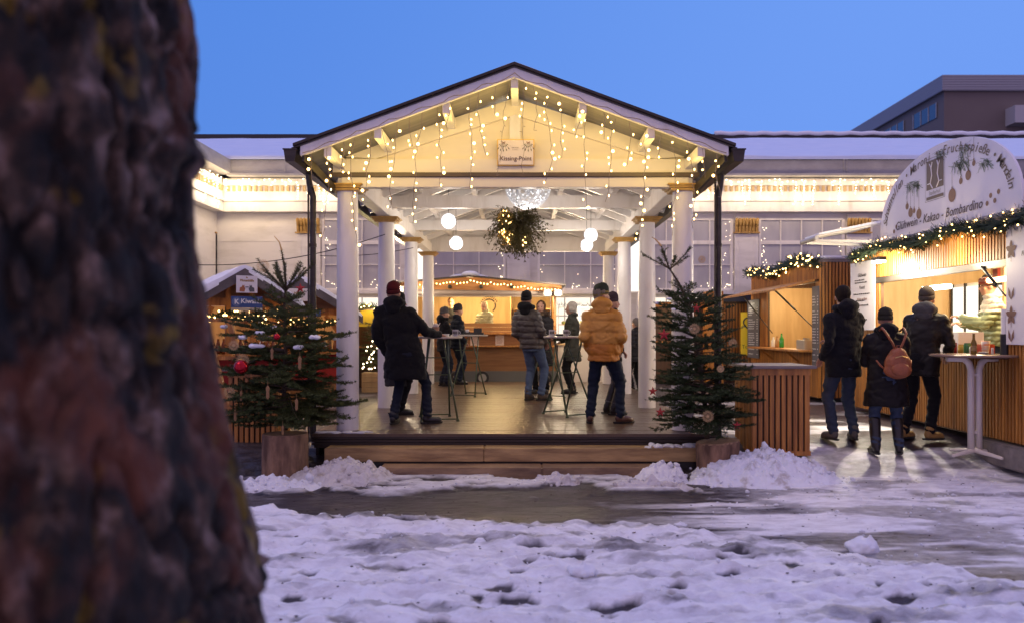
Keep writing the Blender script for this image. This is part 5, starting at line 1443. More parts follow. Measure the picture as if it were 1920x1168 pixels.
        lines_x(m, ya, yb_, rows, CHALK, seed=3, h=.02)
stall_mid()
def stall_far():
    y = 20.2; x0, x1 = X(1222, y), X(1412, y)
    t = thing('slatted_stall', ((x0+x1)/2, y, .3), 'dark slatted stall side with snow on its flat roof behind the right downpipe', 'market stall', 'slatted wooden market stalls')
    MB().box(x0, x1, y, y+1.5, .3, Z(566, y)).build('wall', WOODD, t)
    s = MB(); slats_y(s, X(1350, y)+.02, x1, .36, Z(570, y), y, .075, .045); s.build('slats', WOOD, t)
    MB().box(X(1318, y), X(1347, y), y-.5, y, .3, Z(548, y)).build('side_panel', WOOD, t)
    MB().box(X(1345, y)-.1, x1+.1, y-.15, y+1.6, Z(566, y), Z(553, y)).build('roof', mat('dark_blue_metal', (.03, .035, .06), .5), t)
    MB().box(X(1350, y), x1, y-.12, y+1.6, Z(553, y), Z(550, y)).build('roof_snow', SNOW, t, bevel=.02)
    c = MB().box(x0, X(1318, y), y-.12, y-.01, 1.30, 1.34).box(x0, X(1318, y), y-.12, y-.01, 2.2, 2.3); c.build('shelf', WOOD, t)
    lamp('stall_light', (x0+.6, y-.5, 1.9), 8, (1, .7, .35), .1, t)
    # yellow tourism sign with a heart outline
    yy = 19.45; x0, x1 = X(1388, yy), X(1432, yy); z0, z1 = Z(665, yy), Z(585, yy)
    t = thing('yellow_sign', ((x0+x1)/2, yy, .3), 'yellow upright sign with a black heart outline, half behind the menu board', 'sign')
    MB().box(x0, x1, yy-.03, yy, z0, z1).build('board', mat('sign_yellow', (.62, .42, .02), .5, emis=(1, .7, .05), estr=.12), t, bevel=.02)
    c = Vector(((x0+x1)/2, yy-.035, (z0+z1)/2+.22)); pts = []
    for k in range(41):
        a = k/40*2*pi; pts.append(c+Vector((.0135*16*sin(a)**3, 0, .0135*(13*cos(a)-5*cos(2*a)-2*cos(3*a)-cos(4*a)))))
    MB().tube(pts, .018, 6).build('heart_outline', BLACK, t)
    k = text_mb('Tourismus', .16, (x0+.03, yy-.034, z0+.20), (1,0,0), (0,0,1), align='LEFT', fit=.53); k.build('lettering', mat('sign_green', (.02, .08, .03), .6), t)
    MB().cyl(((x0+x1)/2, yy+.02, .3), ((x0+x1)/2, yy+.02, z0), .02).build('pole', BLACK, t)
    lamp('sign_glow', ((x0+x1)/2-.3, yy-.5, 2.2), 2.5, (1, .85, .6), .1, t)
stall_far()

def stall_near():
    y0, y1 = 13.2, 7.9; zb = .26; zc = 1.33; zt = 2.36; zr = 2.84; X1 = SX+2.3
    t = thing('slatted_stall', (SX+1, 11, zb), 'large slatted stall at the right edge with a curved printed sign above its bright hatch', 'market stall', 'slatted wooden market stalls')
    ya, yb_ = DY(1652), DY(1893)
    b = MB()
    b.box(SX, SX+.04, y1, y0, zb+.10, zc); b.box(SX, SX+.04, ya, y0, zc, zt); b.box(SX, SX+.04, y1, yb_, zc, zt); b.box(SX, SX+.04, y1, y0, zt, zr)
    b.box(SX, X1, y0-.04, y0, zb+.1, zr); b.box(SX, X1, y1, y1+.04, zb+.1, zr); b.build('wall', WOODD, t)
    s = MB(); slats_x(s, y1, y0, zb+.12, zc-.03); slats_x(s, ya+.01, y0, zc-.03, zt); slats_x(s, y1, yb_, zc-.03, zt); slats_x(s, y1, y0, zt+.06, zr); slats_y(s, SX, X1, zb+.1, zr, y0+.06)
    s.build('slats', WOOD, t)
    MB().box(SX-.03, SX+.05, y1, y0, zt-.03, zt+.05).build('hatch_rail', DARKMETAL, t)
    MB().box(X1-.04, X1, y1+.05, y0-.05, zb+.3, zr-.02).box(SX+.041, X1-.05, y0-.06, y0-.041, zb+.3, zr-.02).box(SX+.041, X1-.05, y1+.041, y1+.06, zb+.3, zr-.02).box(SX+.05, X1-.05, y1+.07, y0-.07, zb+.25, zb+.29).box(SX+.9, SX+.93, DY(1755), DY(1755)+.05, zb+.3, zr).build('lining', WOODP, t)
    MB().box(SX-.04, X1+.06, y1-.05, y0+.05, zr, zr+.06).build('roof', GREY, t)
    MB().box(SX-.02, X1+.04, y1-.04, y0+.04, zr+.06, zr+.13).build('roof_snow', SNOW, t, bevel=.03)
    MB().box(SX-.22, SX+.35, yb_-.02, ya-.1, zc-.035, zc+.005).build('counter', WOODD, t, bevel=.004)
    gas_strut(t, (SX+.05, yb_+.02, 1.90), (SX-.05, DY(1848), zt+.0))
    # awning projecting far out over the left end
    aw = MB(); A0 = Vector((SX, 12.9, 3.02)); A1 = Vector((SX, 10.9, 3.02)); B0 = Vector((4.25, 12.9, 2.80)); B1 = Vector((4.25, 10.9, 2.80))
    a = thing('awning', (SX, 12, 2.9), 'pale canvas awning with snow on it stretched out left of the curved sign', 'awning')
    B0 = P(1517, 449, 12.3); B1 = P(1560, 440, 10.9)
    B1 = Vector((B0.x+.02, 12.05, B0.z+.01)); A0.y = 13.2; A1.y = 12.05; A0.z = A1.z = 3.22
    aw.prism([B0+Vector((0,.3,0)), B1, A1, A0], (0, 0, .02)); aw.build('canvas', mat('awning_canvas', (.60, .56, .50), .7, (.54, .50, .45), (3, 3, 3)), a)
    MB().prism([B0+Vector((.04,.3,.021)), B1+Vector((.04,0,.021)), A1+Vector((0,0,.021)), A0+Vector((0,0,.021))], (0, 0, .035)).build('snow_layer', SNOW, a)
    MB().cyl(B0+Vector((0,.32,-.02)), B1+Vector((0,-.02,-.02)), .035, n=10).beam(B0+Vector((0,.1,-.05)), (SX, 12.6, 2.95), .03, .04).beam(B1+Vector((0,.1,-.05)), (SX, 12.1, 2.95), .03, .04).build('front_bar', mat('pale_metal', (.5, .48, .45), .4, metal=.5), a)
    # curved sign
    yl, yr = 11.95, 8.55; zs = 2.93; hh = 1.02; cx = (yl+yr)/2; xs = SX-.10
    sg = thing('curved_sign', (xs, cx, zs), 'large white half round sign with ornaments and stall writing above the right stall', 'sign')
    pts = [Vector((xs, yl+.0, zs)), Vector((xs, yr, zs))] + [Vector((xs, cx-(yl-yr)/2*cos(a_), zs+.05+hh*sin(a_)**.85)) for a_ in [pi*k/48 for k in range(1, 48)]]
    MB().prism(pts, (.03, 0, 0)).build('board', PAPER2, sg)
    def yz(u, v): return (xs-.004, cx-u, zs+v)     # u to the right in picture
    GI = mat('taupe_ink', (.20, .155, .11), .7); GR = mat('fir_print', (.20, .24, .15), .7); DI = mat('sign_dark_ink', (.11, .08, .07), .7)
    k = text_mb('Glühwein - Kakao - Bombardino', .22, yz(-.12, .155), (0,-1,0), (0,0,1), shear=.25, fit=2.15, bold=.001); k.build('lettering', DI, sg)
    full = 'Schaumrollen • Maroni • Fruchtspieße • Mandeln'
    n = len(full); mb = MB()
    for i, ch in enumerate(full):
        if ch == ' ': continue
        a_ = pi*(.955 - .90*i/(n-1)); u = (yl-yr)/2*.90*cos(a_)*-1; v = .08+hh*.86*sin(a_)**.85
        # tangent
        a2 = a_-.02; u2 = (yl-yr)/2*.90*cos(a2)*-1; v2 = .08+hh*.86*sin(a2)**.85
        # picture-right is -y ; u grows to picture right when cos negative->positive
        uu, uu2 = -u, -u2
        du, dv = uu2-uu, v2-v; l = math.hypot(du, dv) or 1; du /= l; dv /= l
        right = Vector((0, -du, dv)); up = Vector((0, dv, du)) if du > 0 else Vector((0, dv, du))
        k = text_mb(ch, .17, (xs-.004, cx-uu, zs+v), right, up, shear=.2, bold=.001); merge(mb, k)
    mb.build('arched_lettering', GI, sg)
    # framed centre picture: plain brown square with two pale branching shapes
    q = MB()
    for u0, u1, v0, v1 in ((-.36, .13, .37, .375), (-.36, .13, .925, .93), (-.36, -.355, .37, .93), (.125, .13, .37, .93)):
        q.add([yz(u0, v0), yz(u1, v0), yz(u1, v1), yz(u0, v1)], [(0,1,2,3)])
    q.add([yz(-.33, .52), yz(.10, .52), yz(.10, .90), yz(-.33, .90)], [(0,1,2,3)]); q.add([yz(-.33, .39), yz(.10, .39), yz(.10, .43), yz(-.33, .43)], [(0,1,2,3)])
    q.build('picture_square', GI, sg)
    w = MB()
    for s in (-1, 1):
        c = -.115
        w.tube([Vector(yz(c+s*.05, .53))-Vector((.003,0,0)), Vector(yz(c+s*.11, .60))-Vector((.003,0,0)), Vector(yz(c+s*.07, .70))-Vector((.003,0,0)), Vector(yz(c+s*.09, .80))-Vector((.003,0,0)), Vector(yz(c+s*.06, .87))-Vector((.003,0,0))], .008, 5)
        w.tube([Vector(yz(c+s*.09, .80))-Vector((.003,0,0)), Vector(yz(c+s*.13, .86))-Vector((.003,0,0))], .006, 5); w.tube([Vector(yz(c+s*.11, .60))-Vector((.003,0,0)), Vector(yz(c+s*.18, .60))-Vector((.003,0,0))], .006, 5)
    w.build('picture_branches', PAPER2, sg)
    k = text_mb('Stadlerhof', .07, yz(-.115, .47), (0,-1,0), (0,0,1)); k.build('small_lettering', GI, sg)
    o_ = MB(); li = MB(); rr = random.Random(4)
    for u, v, r_ in ((-.86, .40, .045), (-.76, .30, .065), (-.66, .31, .035), (-.53, .25, .07), (.30, .36, .085), (.50, .50, .04), (.66, .54, .06), (.78, .66, .035)):
        o_.add([yz(u+r_*cos(a_), v+r_*sin(a_)) for a_ in [k*2*pi/20 for k in range(20)]], [tuple(range(20))])
        o_.add([yz(u-.012, v+r_), yz(u+.012, v+r_), yz(u+.012, v+r_+.02), yz(u-.012, v+r_+.02)], [(0,1,2,3)])
        li.add([yz(u-.003, v+r_+.02), yz(u+.003, v+r_+.02), yz(u+.003, v+r_+.28), yz(u-.003, v+r_+.28)], [(0,1,2,3)])
    for u, v in ((1.05, .14), (1.12, .22), (1.2, .15), (1.27, .24), (-1.25, .10), (-1.18, .16)): o_.add([yz(u+.03*cos(a_), v+.03*sin(a_)) for a_ in [k*2*pi/12 for k in range(12)]], [tuple(range(12))])
    o_.build('printed_ornaments', mat('bronze_ink', (.27, .16, .09), .6), sg); li.build('printed_cords', GI, sg)
    f = MB()
    for cu, cv in ((-.80, .68), (-.62, .66), (.42, .72), (.58, .74), (.0, .95), (.55, .88), (1.0, .62)):
        for k in range(40):
            a_ = rr.uniform(pi*.9, pi*2.1); l = rr.uniform(.05, .16); u0, v0 = cu+rr.uniform(-.08,.08), cv+rr.uniform(-.04,.04)
            f.add([yz(u0, v0), yz(u0+l*cos(a_), v0+l*sin(a_)), yz(u0+l*cos(a_)+.008, v0+l*sin(a_)+.004), yz(u0+.008, v0+.004)], [(0,1,2,3)])
    f.build('printed_fir', GR, sg)
    # menu panels
    m = panel_x('menu_board', 'white menu board with red and dark writing left of the right stall hatch', 'menu board', 'menu boards on the stalls', DY(1600), DY(1646), 1.62, 2.70, PAPER2, [('Kakao mit Rum', .5, .45, .10, .36, .2, RUST), ('Punsch', .5, .62, .09, .2, .2, INK), ('Glühwein', .5, .80, .10, .3, .2, INK)])
    lines_x(m, DY(1600), DY(1646), [(1.70+k*.075, .15, .35+.5*((k*37) % 10)/10) for k in range(6)] + [(2.18, .15, .8), (2.36, .2, .7), (2.40, .2, .6)], INK, seed=8, h=.018)
    m = panel_x('menu_board', 'tall white menu board with leaf prints at the right edge of the picture', 'menu board', 'menu boards on the stalls', DY(1894), 7.95, 1.46, 2.86, PAPER2, [('Früchte', .40, .70, .09, .22, .2, INK), ('Spieße', .45, .62, .09, .2, .2, INK), ('Germknödel', .62, .45, .09, .34, .2, INK), ('Schokolade', .58, .28, .09, .33, .2, INK), ('Frucht-Spieß', .60, .20, .09, .36, .2, INK)])
    lf = MB(); x_ = SX-.051
    for z, kind in ((2.50, 0), (2.02, 1), (1.78, 0), (1.56, 1)):
        yc = DY(1894)-.10
        if kind == 0:
            p_ = []
            for k in range(20): a_ = k*2*pi/20; r_ = .075*(1+.35*sin(5*a_)); p_.append((x_, yc-r_*cos(a_), z+r_*sin(a_)*1.1))
            lf.add(p_, [tuple(range(20))]); lf.add([(x_, yc-.004, z-.13), (x_, yc+.004, z-.13), (x_, yc+.004, z), (x_, yc-.004, z)], [(0,1,2,3)])
        else:
            for s in (-1, 1): lf.add([(x_, yc, z-.07), (x_, yc-s*.05, z-.02), (x_, yc-s*.05, z+.07), (x_, yc-s*.012, z+.01)], [(0,1,2,3)])
    lf.build('leaf_prints', mat('leaf_ink', (.20, .10, .07), .7), m)
    lines_x(m, DY(1894), 7.95, [(2.36, .35, .7), (2.28, .35, .6), (1.98, .4, .8), (1.50, .4, .7)], INK, seed=5, h=.012)
    # garland under the curved sign, lights
    g = garland([(SX-.10, y, 2.86+.05*sin(y*3)-.03*k_) for k_, y in enumerate([])] or [(SX-.10, y, 2.83+.04*sin(y*3.3)) for y in np.linspace(13.0, 8.0, 26)], None, 95, 11, .13, BM1, dens=520)
    tag(g, 'long dense fir garland with warm lights below the curved sign', 'garland', 'lit fir garlands')
    gl = MB().box(SX+.50, SX+.62, 11.3, 11.9, 2.20, 2.26); gl.build('strip_light', glow('strip_hot', (1, .92, .78), 14), t)
    hb = thing('heat_lamp', (SX+.45, 9.75, 2.20), 'orange glowing bar heater under the roof of the right stall', 'heater')
    MB().cyl((SX+.45, DY(1850)+.06, 2.24), (SX+.45, DY(1790)+.05, 2.24), .035, n=12).build('glowing_tube', glow('heater_tube', (1, .62, .30), 10, True), hb)
    MB().cyl((SX+.45, DY(1862)+.06, 2.24), (SX+.45, DY(1848)+.06, 2.24), .05, n=12).build('end_cap', mat('red_cap', (.25, .03, .02), .4), hb)
    MB().cyl((SX+.45, DY(1792)+.06, 2.24), (SX+.45, DY(1780)+.06, 2.24), .05, n=12).build('end_cap', MATS['red_cap'], hb); MB().box(SX+.43, SX+.47, 9.9, 10.0, 2.27, 2.40).build('bracket', MATS['red_cap'], hb)
    lamp('stall_light', (SX+1.0, 11.3, 2.5), 140, (1, .80, .50), .15, t); lamp('stall_light', (SX+.9, 9.9, 2.55), 135, (1, .72, .38), .15, t)
    lamp('stall_light', (SX-.25, 11.6, 2.5), 130, (1, .88, .66), .1, t); lamp('stall_light', (SX-.30, 9.8, 2.45), 34, (1, .80, .5), .1, t)
    fl = thing('stall_floodlight', P(1660, 497, 11.5), 'bright floodlight under the awning in front of the right stall', 'lamp')
    c = Vector((SX-.28, 11.6, 2.62)); fl.location = c
    MB().box(c.x-.04, c.x+.06, c.y-.12, c.y+.12, c.z+.0, c.z+.05).build('housing', BLACK, fl); MB().box(c.x-.05, c.x+.05, c.y-.11, c.y+.11, c.z-.03, c.z-.002).build('glowing_lens', glow('flood_white2', (1, .93, .8), 40), fl)
    # fridge
    fr = thing('glass_fridge', (SX+1.5, DY(1720)+2.3, zb+.3), 'glass door fridge with bright shelves inside the right stall', 'fridge')
    fx = X1-.75; f0, f1 = 12.2, 13.05
    MB().box(fx+.02, X1-.06, f0+.02, f1, zb+.3, 2.35).build('cabinet', WPAINTM, fr)
    m = MB()
    for a1, a2, z0_, z1_ in ((f0, f0+.04, 1.0, 2.35), (f1-.06, f1-.02, 1.0, 2.35), ((f0+f1)/2-.02, (f0+f1)/2+.02, 1.0, 2.35)): m.box(fx-.02, fx+.01, a1, a2, z0_, z1_)
    m.box(fx-.02, X1-.06, f0-.01, f0+.015, 1.0, 1.06); m.box(fx-.02, X1-.06, f0-.01, f0+.015, 2.3, 2.36); m.box(fx-.02, fx+.03, f0-.012, f0+.012, 1.0, 2.36); m.box(X1-.11, X1-.06, f0-.012, f0+.012, 1.0, 2.36)
    m.build('door_frame', BLACK, fr)
    MB().box(fx+.03, X1-.11, f0-.004, f0+.012, 1.06, 2.3).box(fx-.004, fx+.015, f0+.04, f1-.06, 1.06, 2.3).build('lit_glass', glow('fridge_light', (1, .94, .82), 1.3), fr)
    # bulletin of clutter on the counter
    rr = random.Random(17)
    def item(name, mb, m_, loc, lab, cat, grp=None, **k): o = mb.build(name, m_, **k); o.location = loc; tag(o, lab, cat, grp); return o
    bot = [(.036, 0), (.038, .015), (.038, .12), (.015, .18), (.014, .235), (.016, .24)]
    AMB = mat('amber_glass', (.22, .13, .01), .12, trans=.3)
    item('bottle', MB().lathe((0,0,0), bot, 16), AMB, (SX+.05, DY(1763), zc+.005), 'amber bottle on the hatch counter of the right stall', 'bottle', 'bottles on the stall counters', smooth=True)
    item('paper_box', MB().cbox((0,0,.13), (.16, .28, .13)), mat('bright_card', (.82, .80, .76), .6), (SX+.1, DY(1783), zc+.005), 'white carton on the counter behind the amber bottles', 'carton', 'cartons on the right stall counter', bevel=.004)
    item('paper_box', MB().cbox((0,0,.10), (.12, .20, .10)), mat('bright_card', (.82, .80, .76), .6), (SX+.1, DY(1757)+.1, zc+.005), 'low white carton near the left end of the right stall counter', 'carton', 'cartons on the right stall counter', bevel=.004)
    item('red_tin', MB().cbox((0,0,.06), (.06, .09, .06)), mat('red_tin', (.42, .05, .02), .4), (SX+.02, DY(1845), zc+.005), 'square red tin on the right stall counter', 'tin', bevel=.008)
    item('paper_cup_stack', MB().lathe((0,0,0), [(.035, 0), (.045, .11), (.047, .16)], 16), mat('striped_cup', (.70, .30, .15), .6, (.75, .66, .55), (4, 4, 60), contrast=(.48, .52)), (SX-.05, DY(1856), zc+.005), 'stack of striped paper cups beside the red tin', 'cups', smooth=True)
    tu = thing('cup_dispenser', (SX-.02, DY(1888), zc+.005), 'tall tube of white cups in a black holder on the right stall counter', 'dispenser')
    MB().cyl(tu.location, tu.location+Vector((0,0,.24)), .05).build('holder', BLACK, tu, smooth=True, ang=.6); MB().cyl(tu.location+Vector((0,0,.24)), tu.location+Vector((0,0,.52)), .042).build('cup_stack', mat('bright_card', (.82,.80,.76)), tu, smooth=True, ang=.6)
    item('napkin', MB().cbox((0,0,.005), (.09, .09, .005)).cbox((0,0,.045), (.01, .01, .04)), PAPER, (SX-.08, DY(1874), zc+.005), 'white tissue on the counter near the cup dispenser', 'tissue')
    for k, (px, c_, h_, lab) in enumerate(((1800, (.30, .02, .02), .13, 'red jar next to the white carton on the right stall counter'), (1812, (.55, .35, .06), .11, 'yellow jar between the red and green jars on the right stall counter'), (1823, (.05, .16, .05), .13, 'green jar left of the square red tin on the right stall counter'), (1834, (.60, .56, .50), .09, 'low white pot touching the square red tin'))):
        item('jar', MB().lathe((0,0,0), [(.038, 0), (.042, .01), (.042, h_*.8), (.034, h_*.9), (.036, h_*.92), (.036, h_), (.02, h_)], 16), mat('jar_%d' % k, c_, .25), (SX-.06, DY(px), zc+.005), lab, 'jar', 'jars on the right stall counter', smooth=True, ang=.7)
    # jackets on hooks at the back wall
    for y, c, w_, z, lab in ((11.05, mat('jacket_grey', (.16, .13, .15), .8), .22, 1.95, 'grey jacket hanging on the back wall of the right stall'), (10.75, mat('jacket_salmon', (.55, .25, .13), .8), .16, 2.02, 'salmon jacket hanging on the back wall of the right stall'), (10.55, mat('jacket_sky', (.10, .26, .50), .7), .17, 1.85, 'sky blue jacket hanging on the back wall of the right stall')):
        mb = MB().loft([(0,0,-.62,.10,w_*1.1), (0,0,-.3,.12,w_), (0,0,-.08,.10,w_*.7), (0,0,.03,.06,.05)], 16); mb.rcone((0, w_*.6, -.1), (.02, w_*1.0, -.5), .06, .05, 8).rcone((0, -w_*.6, -.1), (.02, -w_*1.0, -.5), .06, .05, 8)
        o = mb.build('hanging_jacket', c, smooth=True); o.location = (X1-.22, y, z); tag(o, lab, 'jacket', 'jackets on hooks in the right stall')
stall_near()
for z0, z1 in ((0, 1),):
    # bright patch of light on the paving is cast by this downward flood
    lamp('floodlight_beam', (SX-.30, 11.4, 2.55), 240, (1, .90, .70), .06, None, 'SPOT', (R(-12), R(24), 0), R(80))
def cable_rail():
    t = thing('railing', (4.9, 12.9, .3), 'white bent tube railing on the ground between the stalls', 'railing')
    MB().tube([P(1597, 660, 12.6), P(1597, 740, 12.6), P(1600, 775, 12.6), P(1612, 785, 12.5), P(1640, 788, 12.5), P(1700, 790, 12.4)], .022, 8).build('tube', WPAINTM, t, smooth=True)
cable_rail()

# ------------------------------------------------------------------ standing tables
def folding_table(px, pyfeet, r, lab, yaw):
    d = 1.2*1500/(pyfeet-618.5); x = X(px, d); top = 1.115
    t = thing('standing_table', (x, d, DZ), lab, 'table', 'folding standing tables in the pavilion', rz=yaw)
    m = MB().lathe((0, 0, 0), [(r*.97, top-.028), (r, top-.02), (r, top-.004), (r*.99, top)], 40)
    k = MB(); n = 7
    m.build('tabletop', TABTOP, t, local=True, smooth=True, ang=.6)
    l = MB(); q = .30; w = .24
    def leg(a, b):
        MB().tube([a, b], .0125, 8).build('leg', GREENM, t, local=True, smooth=True)
    for s in (-1, 1):
        leg((s*w, -q, .01), (s*.10, q*.62, top-.03)); leg((s*w*.85, q, .01), (s*.12, -q*.62, top-.03))
    br = MB().tube([(-w, -q, .03), (w, -q, .03)], .009, 6).tube([(-w*.85, q, .03), (w*.85, q, .03)], .009, 6).tube([(-.16, -q*.05, .60), (.16, -q*.05, .60)], .008, 6)
    br.tube([(-.21, -.16, top-.28), (.14, -.16, top-.28)], .007, 6)
    for s in (-1, 1):
        br.lathe((s*w, -q, .0), [(.022, 0), (.024, .012), (.012, .03)], 10); br.lathe((s*w*.85, q, .0), [(.022, 0), (.024, .012), (.012, .03)], 10)
    br.build('cross_bar', GREENM, t, local=True)
    return Vector((x, d, DZ+top))
T1 = folding_table(820, 785, .34, 'front left folding table with a paper cup beside the man in the long dark coat', R(12))
T2 = folding_table(880, 741, .34, 'rear left folding table in front of the trailer counter', R(-20))
T3 = folding_table(1064, 777, .34, 'front right folding table beside the yellow jacket', R(35))
T4 = folding_table(1024, 747, .34, 'rear right folding table between the two groups', R(-30))
def mug(p, lab, m=None):
    t = thing('mug', p, lab, 'mug', 'printed mugs on the tables')
    MB().lathe(p, [(.036, 0), (.040, .004), (.041, .09), (.036, .09), (.034, .01)], 20).build('cup', m or mat('white_mug', (.62, .60, .60), .25), t, smooth=True, ang=.6)
    MB().tube([Vector(p)+Vector((.038+.028*sin(a), 0, .047+.028*cos(a)*1.0)) for a in [pi*k/8 for k in range(9)]], .005, 6).build('handle', m or MATS['white_mug'], t, smooth=True)
    g = MB()
    for k in range(6): a = -pi/2 + (k-2.5)*.28; g.cbox(Vector(p)+Vector((cos(a)*.0415, sin(a)*.0415, .048)), (.004, .001, .02), Matrix.Rotation(a+pi/2, 3, 'Z'))
    g.build('printed_band', INK, t)
e = Vector((0, 0, .001))
def small(name, mb, m_, loc, lab, cat, grp=None, **k): o = mb.build(name, m_, **k); o.location = loc; return tag(o, lab, cat, grp)
cup = thing('paper_cup', T1+Vector((-.01, -.12, .001)), 'brown paper cup with crumpled napkins on the front left table', 'cup')
MB().lathe(cup.location, [(.040, 0), (.050, .125), (.046, .125), (.038, .01)], 20).build('cup', mat('kraft', (.36, .20, .12), .7), cup, smooth=True, ang=.6)
nm = MB(); 
for k in range(5): nm.ell(cup.location+Vector((-.02+.01*k, .01*(k % 2), .13+.012*(k % 3))), (.022, .02, .026))
nm.tube([cup.location+Vector((-.02,0,.10)), cup.location+Vector((-.05,0,.21))], .006, 5); nm.tube([cup.location+Vector((.02,0,.10)), cup.location+Vector((.06,0,.18))], .005, 5)
nm.build('crumpled_napkin', PAPER, cup)
mug(T1+Vector((.24, .05, .001)), 'printed glass mug at the right edge of the front left table', mat('clear_mug', (.40, .40, .46), .15))
small('ashtray', MB().lathe((0,0,0), [(.05, 0), (.055, .03), (.045, .03), (.04, .01)], 16), mat('white_mug', (.62,.60,.60)), T1+Vector((.10, .08, .001)), 'small pale ashtray behind the paper cup', 'ashtray', None, smooth=True)
mug(T3+Vector((-.22, .06, .001)), 'printed white mug at the left edge of the front right table')
mug(T3+Vector((-.02, .10, .001)), 'printed white mug near the middle of the front right table')
small('ashtray', MB().lathe((0,0,0), [(.05, 0), (.055, .03), (.045, .03), (.04, .01)], 16), BLACK, T3+Vector((-.11, .02, .001)), 'dark ashtray between the two mugs', 'ashtray', None, smooth=True)
h = small('menu_holder', MB().cbox((0,0,.02), (.17, .06, .02)).cbox((.06,0,.08), (.075, .05, .04)), BLACK, T2+Vector((.10, -.05, .001)), 'black box and tray on the rear left table', 'tray', None, bevel=.005)
small('candle_glass', MB().lathe((0,0,0), [(.03, 0), (.035, .05), (.03, .05)], 14), mat('clear_mug', (.40,.40,.46)), T2+Vector((-.03, -.08, .045)), 'small glass on the black tray of the rear left table', 'glass', None, smooth=True)
def bistro():
    d = 9.15; p = Vector((X(1828, d), d, .19)); top = 1.155; 
    t = thing('bistro_table', p, 'round standing table on a white twin tube post in front of the right stall', 'table')
    MB().lathe(p, [(.46, top-.03), (.475, top-.02), (.475, top-.006), (.465, top)], 48).build('tabletop', mat('brown_laminate', (.20, .13, .10), .25, (.26, .18, .14), (3, 12, 3)), t, smooth=True, ang=.6)
    for s in (-1, 1): MB().tube([p+Vector((s*.045, 0, .05)), p+Vector((s*.045, 0, top-.18)), p+Vector((s*.07, 0, top-.10)), p+Vector((s*.13, 0, top-.05)), p+Vector((s*.32, 0, top-.045))], .038, 12).build('post_tube', WPAINTM, t, smooth=True)
    c = MB()
    for z in (.25, top-.25): c.box(p.x-.05, p.x+.05, p.y-.02, p.y+.02, p.z+z, p.z+z+.03)
    for a in (.3, 1.9, 3.5, 5.1): c.rcone(p+Vector((0,0,.06)), p+Vector((cos(a)*.33, sin(a)*.33, .015)), .030, .018, 8, 2)
    c.build('foot', WPAINTM, t, smooth=True, ang=.6)
    c2 = p+Vector((-.07, -.1, top+.001))
    b = thing('beer_bottle', c2, 'amber bottle standing on the round table at right', 'bottle')
    MB().lathe(c2, [(.030, 0), (.032, .01), (.032, .12), (.014, .175), (.0125, .225), (.015, .235)], 20).build('glass', MATS['amber_glass'], b, smooth=True)
    MB().lathe(c2, [(.0325, .04), (.0326, .10)], 20).build('label_band', mat('beer_label', (.20, .10, .04), .6, (.4, .3, .1), (30, 30, 30)), b)
    small('ashtray', MB().lathe((0,0,0), [(.05, 0), (.056, .028), (.046, .028), (.04, .01)], 16), mat('steel_rim', (.35,.33,.3)), c2+Vector((.12, .02, 0)), 'metal ashtray beside the amber bottle on the round table', 'ashtray', None, smooth=True)
bistro()
def extra_table():
    pass
# ------------------------------------------------------------------ people
SKIN = mat('skin', (.50, .28, .20), .5, (.44, .23, .16), (9, 9, 9)); SKIN.node_tree.nodes['Principled BSDF'].inputs['Subsurface Weight'].default_value = 0
EYE = mat('eye_dark', (.03, .02, .02), .2); LIP = mat('lips', (.30, .10, .09), .5)
def cloth(name, c, c2=None, rough=.85, sheen=.0, bump=.25): return mat(name, c, rough, c2 or tuple(v*.75 for v in c), (7, 7, 7), bump, spec=.12, sheen=sheen, bscale=(45, 45, 45))
DENIM = cloth('dark_denim', (.018, .025, .045)); DENIML = cloth('blue_denim', (.085, .12, .20)); BLACKC = cloth('black_cloth', (.010, .010, .013), sheen=.08)
NAVY = cloth('navy_cloth', (.018, .022, .036)); CHAR = cloth('charcoal_cloth', (.035, .034, .038)); LEATH = mat('black_leather', (.014, .012, .012), .35)
def ik(A, T, l1, l2, hint):
    A = Vector(A); T = Vector(T); d = T-A; L = d.length
    if L > (l1+l2)*.995: T = A + d*((l1+l2)*.995/L); d = T-A; L = d.length
    a = (l1*l1-l2*l2+L*L)/(2*L); h = math.sqrt(max(0, l1*l1-a*a)); u = d.normalized(); hn = Vector(hint); hn = (hn-u*hn.dot(u))
    hn.normalize(); return A+u*a+hn*h, T
